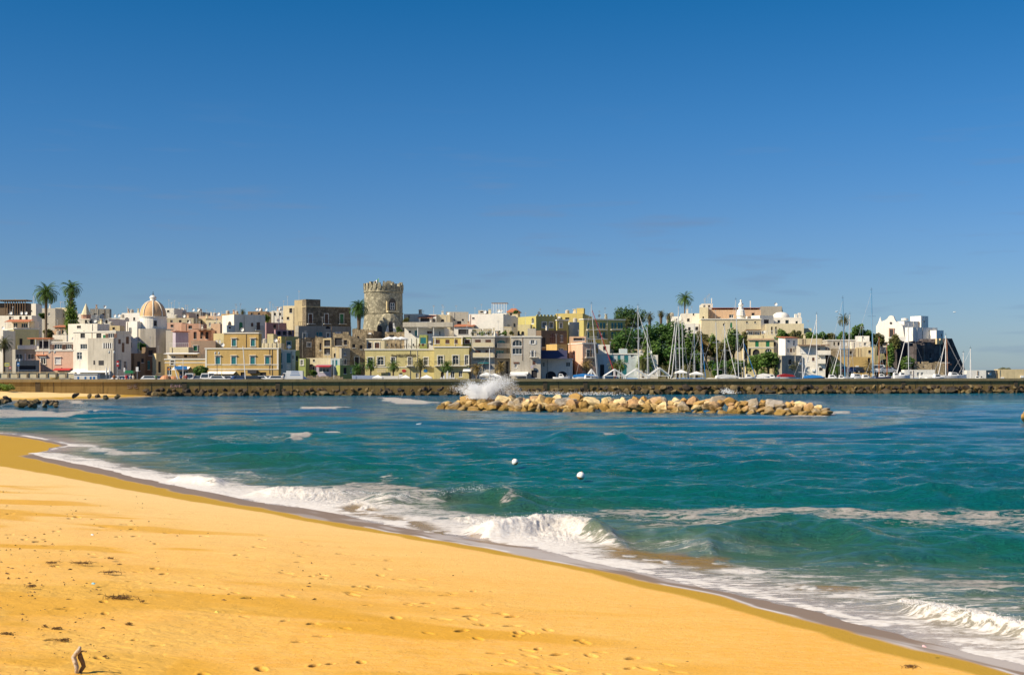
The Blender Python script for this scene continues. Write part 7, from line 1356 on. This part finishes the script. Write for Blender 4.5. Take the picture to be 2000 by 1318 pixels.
def clump(label, px, py, wpx, hpx, mat, n=60, name='seaweed_clump', cat='seaweed', z=None):
    x, y = ground(px, py, 1.0); z = sz(x, y); x, y = ground(px, py, z); s = y/F; r_ = random.Random(int(px+py)); m = MB()
    for k in range(n):
        a = Vector((r_.gauss(0, .30)*wpx*s*.7, r_.gauss(0, .30)*wpx*s*.4, r_.uniform(0, hpx*s*.7))); d = Vector((r_.gauss(0, 1), r_.gauss(0, .8), r_.gauss(0, .35))).normalized()*wpx*s*r_.uniform(.05, .16); m.tube([a-d, a+Vector((0, 0, .006)), a+d], [.002, .004, .0015], 3)
    o = m.build(name, mat, loc=(x, y, z)); return tag(o, label, cat)
KELP = plain('dry_seaweed', (.16,.085,.025), .9, var=.4)
for a in [('dark seaweed clump near the bottom right corner of the beach', 1778, 1304, 34, 9), ('seaweed clump left of the stump, upper', 88, 1225, 12, 8), ('flat seaweed strip beside the upper clump', 112, 1228, 26, 4), ('thin seaweed line just above the driftwood stump', 125, 1250, 34, 4), ('seaweed clump right of the stump', 205, 1283, 12, 5), ('seaweed sprig on smooth sand above right of the stump', 252, 1220, 18, 6), ('short dark seaweed clump in mid beach, left', 216, 1091, 20, 4), ('seaweed streak high on the left beach', 160, 1101, 46, 5), ('long seaweed line left of centre', 215, 1118, 44, 3), ('dark clod of weed at the left edge', 12, 1238, 28, 4), ('seaweed tangle left of the long footprints row', 235, 1168, 64, 6), ('seaweed knot under the tangle', 278, 1176, 14, 6), ('dark weed clump near the left edge, middle height', 60, 1146, 30, 6), ('weed bits beside the middle-left clump', 100, 1100, 30, 5)]: clump(a[0], a[1], a[2], a[3], a[4], KELP, int(30+a[3]))
for lab, px, py, c in (('scrap of white paper on the sand, upper left', 180, 1046, (.8,.85,.85)), ('scrap of light blue plastic on the sand, left', 182, 1142, (.3,.6,.65)), ('tiny pink scrap near the wet sand at lower right', 1805, 1265, (.8,.5,.5)), ('small yellow scrap on the smooth sand', 423, 1198, (.8,.6,.1))):
    x, y = ground(px, py, 1.0); z = sz(x, y); x, y = ground(px, py, z); m = MB(); m.add([(-.03, -.02, .012), (.03, -.025, .004), (.035, .02, .02), (-.02, .03, .03), (0, 0, .035), (0, 0, .0)], [(0,1,4),(1,2,4),(2,3,4),(3,0,4),(1,0,5),(2,1,5),(3,2,5),(0,3,5)]); tag(m.build('litter_scrap', plain('litter_%d' % px, c, .6), loc=(x, y, z+.01)), lab, 'litter')
# scattered weed crumbs and shell grit (uncountable)
r_ = np.random.RandomState(3); m = MB(); zs_ = []
def scatter(px0, px1, py0, py1, n, s0, s1):
    n = int(n*.55)
    for k in range(n):
        px, py = r_.uniform(px0, px1), r_.uniform(py0, py1); x, y = ground(px, py, 1.0); zs_.append((x, y, s0+(s1-s0)*r_.rand()**2))
for a in [(0,260,1085,1140,130,.006,.03), (0,300,1130,1200,150,.005,.022), (0,140,1000,1100,120,.008,.03), (0,300,1200,1318,120,.004,.014), (150,650,960,1120,120,.008,.028), (400,1300,1000,1318,150,.004,.02), (900,1350,1180,1318,110,.004,.016), (1300,1900,1200,1318,50,.004,.012), (0,300,920,1000,60,.012,.035)]: scatter(*a)
xs = np.array([q[0] for q in zs_]); ysq = np.array([q[1] for q in zs_]); dd_ = land_d(xs, ysq); zz_ = sand_h(xs, ysq, dd_)
for (x, y, s), z, dd2 in zip(zs_, zz_, dd_):
    if dd2 < 3: continue
    th = r_.rand()*3.14; a = np.array([math.cos(th), math.sin(th)])*s*(1+1.5*r_.rand()); b = np.array([-math.sin(th), math.cos(th)])*s*.6
    m.add([(x-a[0], y-a[1], z), (x+b[0], y+b[1], z), (x+a[0], y+a[1], z+.004), (x-b[0], y-b[1], z), (x, y, z+s*.9)], [(0,1,4),(1,2,4),(2,3,4),(3,0,4),(0,3,2,1)])
o = m.build('beach_crumbs', KELP); o['kind'] = 'stuff'
# buoys
def buoy(label, px, py, r, Y, tilt, col2):
    e = thing('buoy', label, 'buoy', (XX(px, Y), Y, ZZ(py, Y))); pr = [(r*math.cos(t), r*math.sin(t)) for t in [math.radians(q) for q in range(-20, 91, 10)]]; m = MB(); m.lathe([(max(a, 0), b) for a, b in pr], 20); m.build('float_top', plain('buoy_white', (.85,.83,.76), .4, var=.1), e, smooth=True)
    m = MB(); m.lathe([(0, -r), (r*.6, -r*.8), (r*.95, -r*.33)], 20); m.build('float_bottom', col2, e, smooth=True); m = MB(); m.lathe([(r*.15, r), (r*.15, r*1.15), (0, r*1.18)], 8); m.build('eye_ring', col2, e); e.rotation_euler = (0, tilt, 0)
RUST = plain('buoy_rust', (.42,.20,.06), .7, var=.4, scale=12)
buoy('nearer round white buoy with a rusty waterline', 1134.5, 929, .155, 51, .25, RUST); buoy('farther white and orange mooring buoy, tilted', 1006, 902, .14, 57, -.5, plain('buoy_orange', (.6,.25,.05), .6, var=.3, scale=10))
def gull(label, px, py, Y, span, fly):
    e = thing('seagull', label, 'seagull', (XX(px, Y), Y, ZZ(py, Y)), .3); s = span; m = MB(); m.tube([(-.42*s, 0, .02*s), (-.3*s, 0, .0), (0, 0, 0), (.22*s, 0, .03*s), (.3*s, 0, .09*s), (.36*s, 0, .1*s), (.42*s, 0, .085*s)], [.01*s, .05*s, .1*s, .08*s, .05*s, .05*s, .008*s], 8)
    if fly:
        for sg in (-1, 1): m.tube([(.05*s, 0, .04*s), (.08*s, sg*.28*s, .16*s), (-.06*s, sg*.62*s, .05*s)], [.06*s, .05*s, .01*s], 5)
    m.build('body', WHITEP, e, smooth=True)
gull('white seagull floating on the open water left of centre', 818, 828, 108, .55, False); gull('seagull flying between the masts at right', 1634, 609, 260, .8, True); gull('seagull flying alone in the sky at far right', 1864, 610, 260, .8, True)
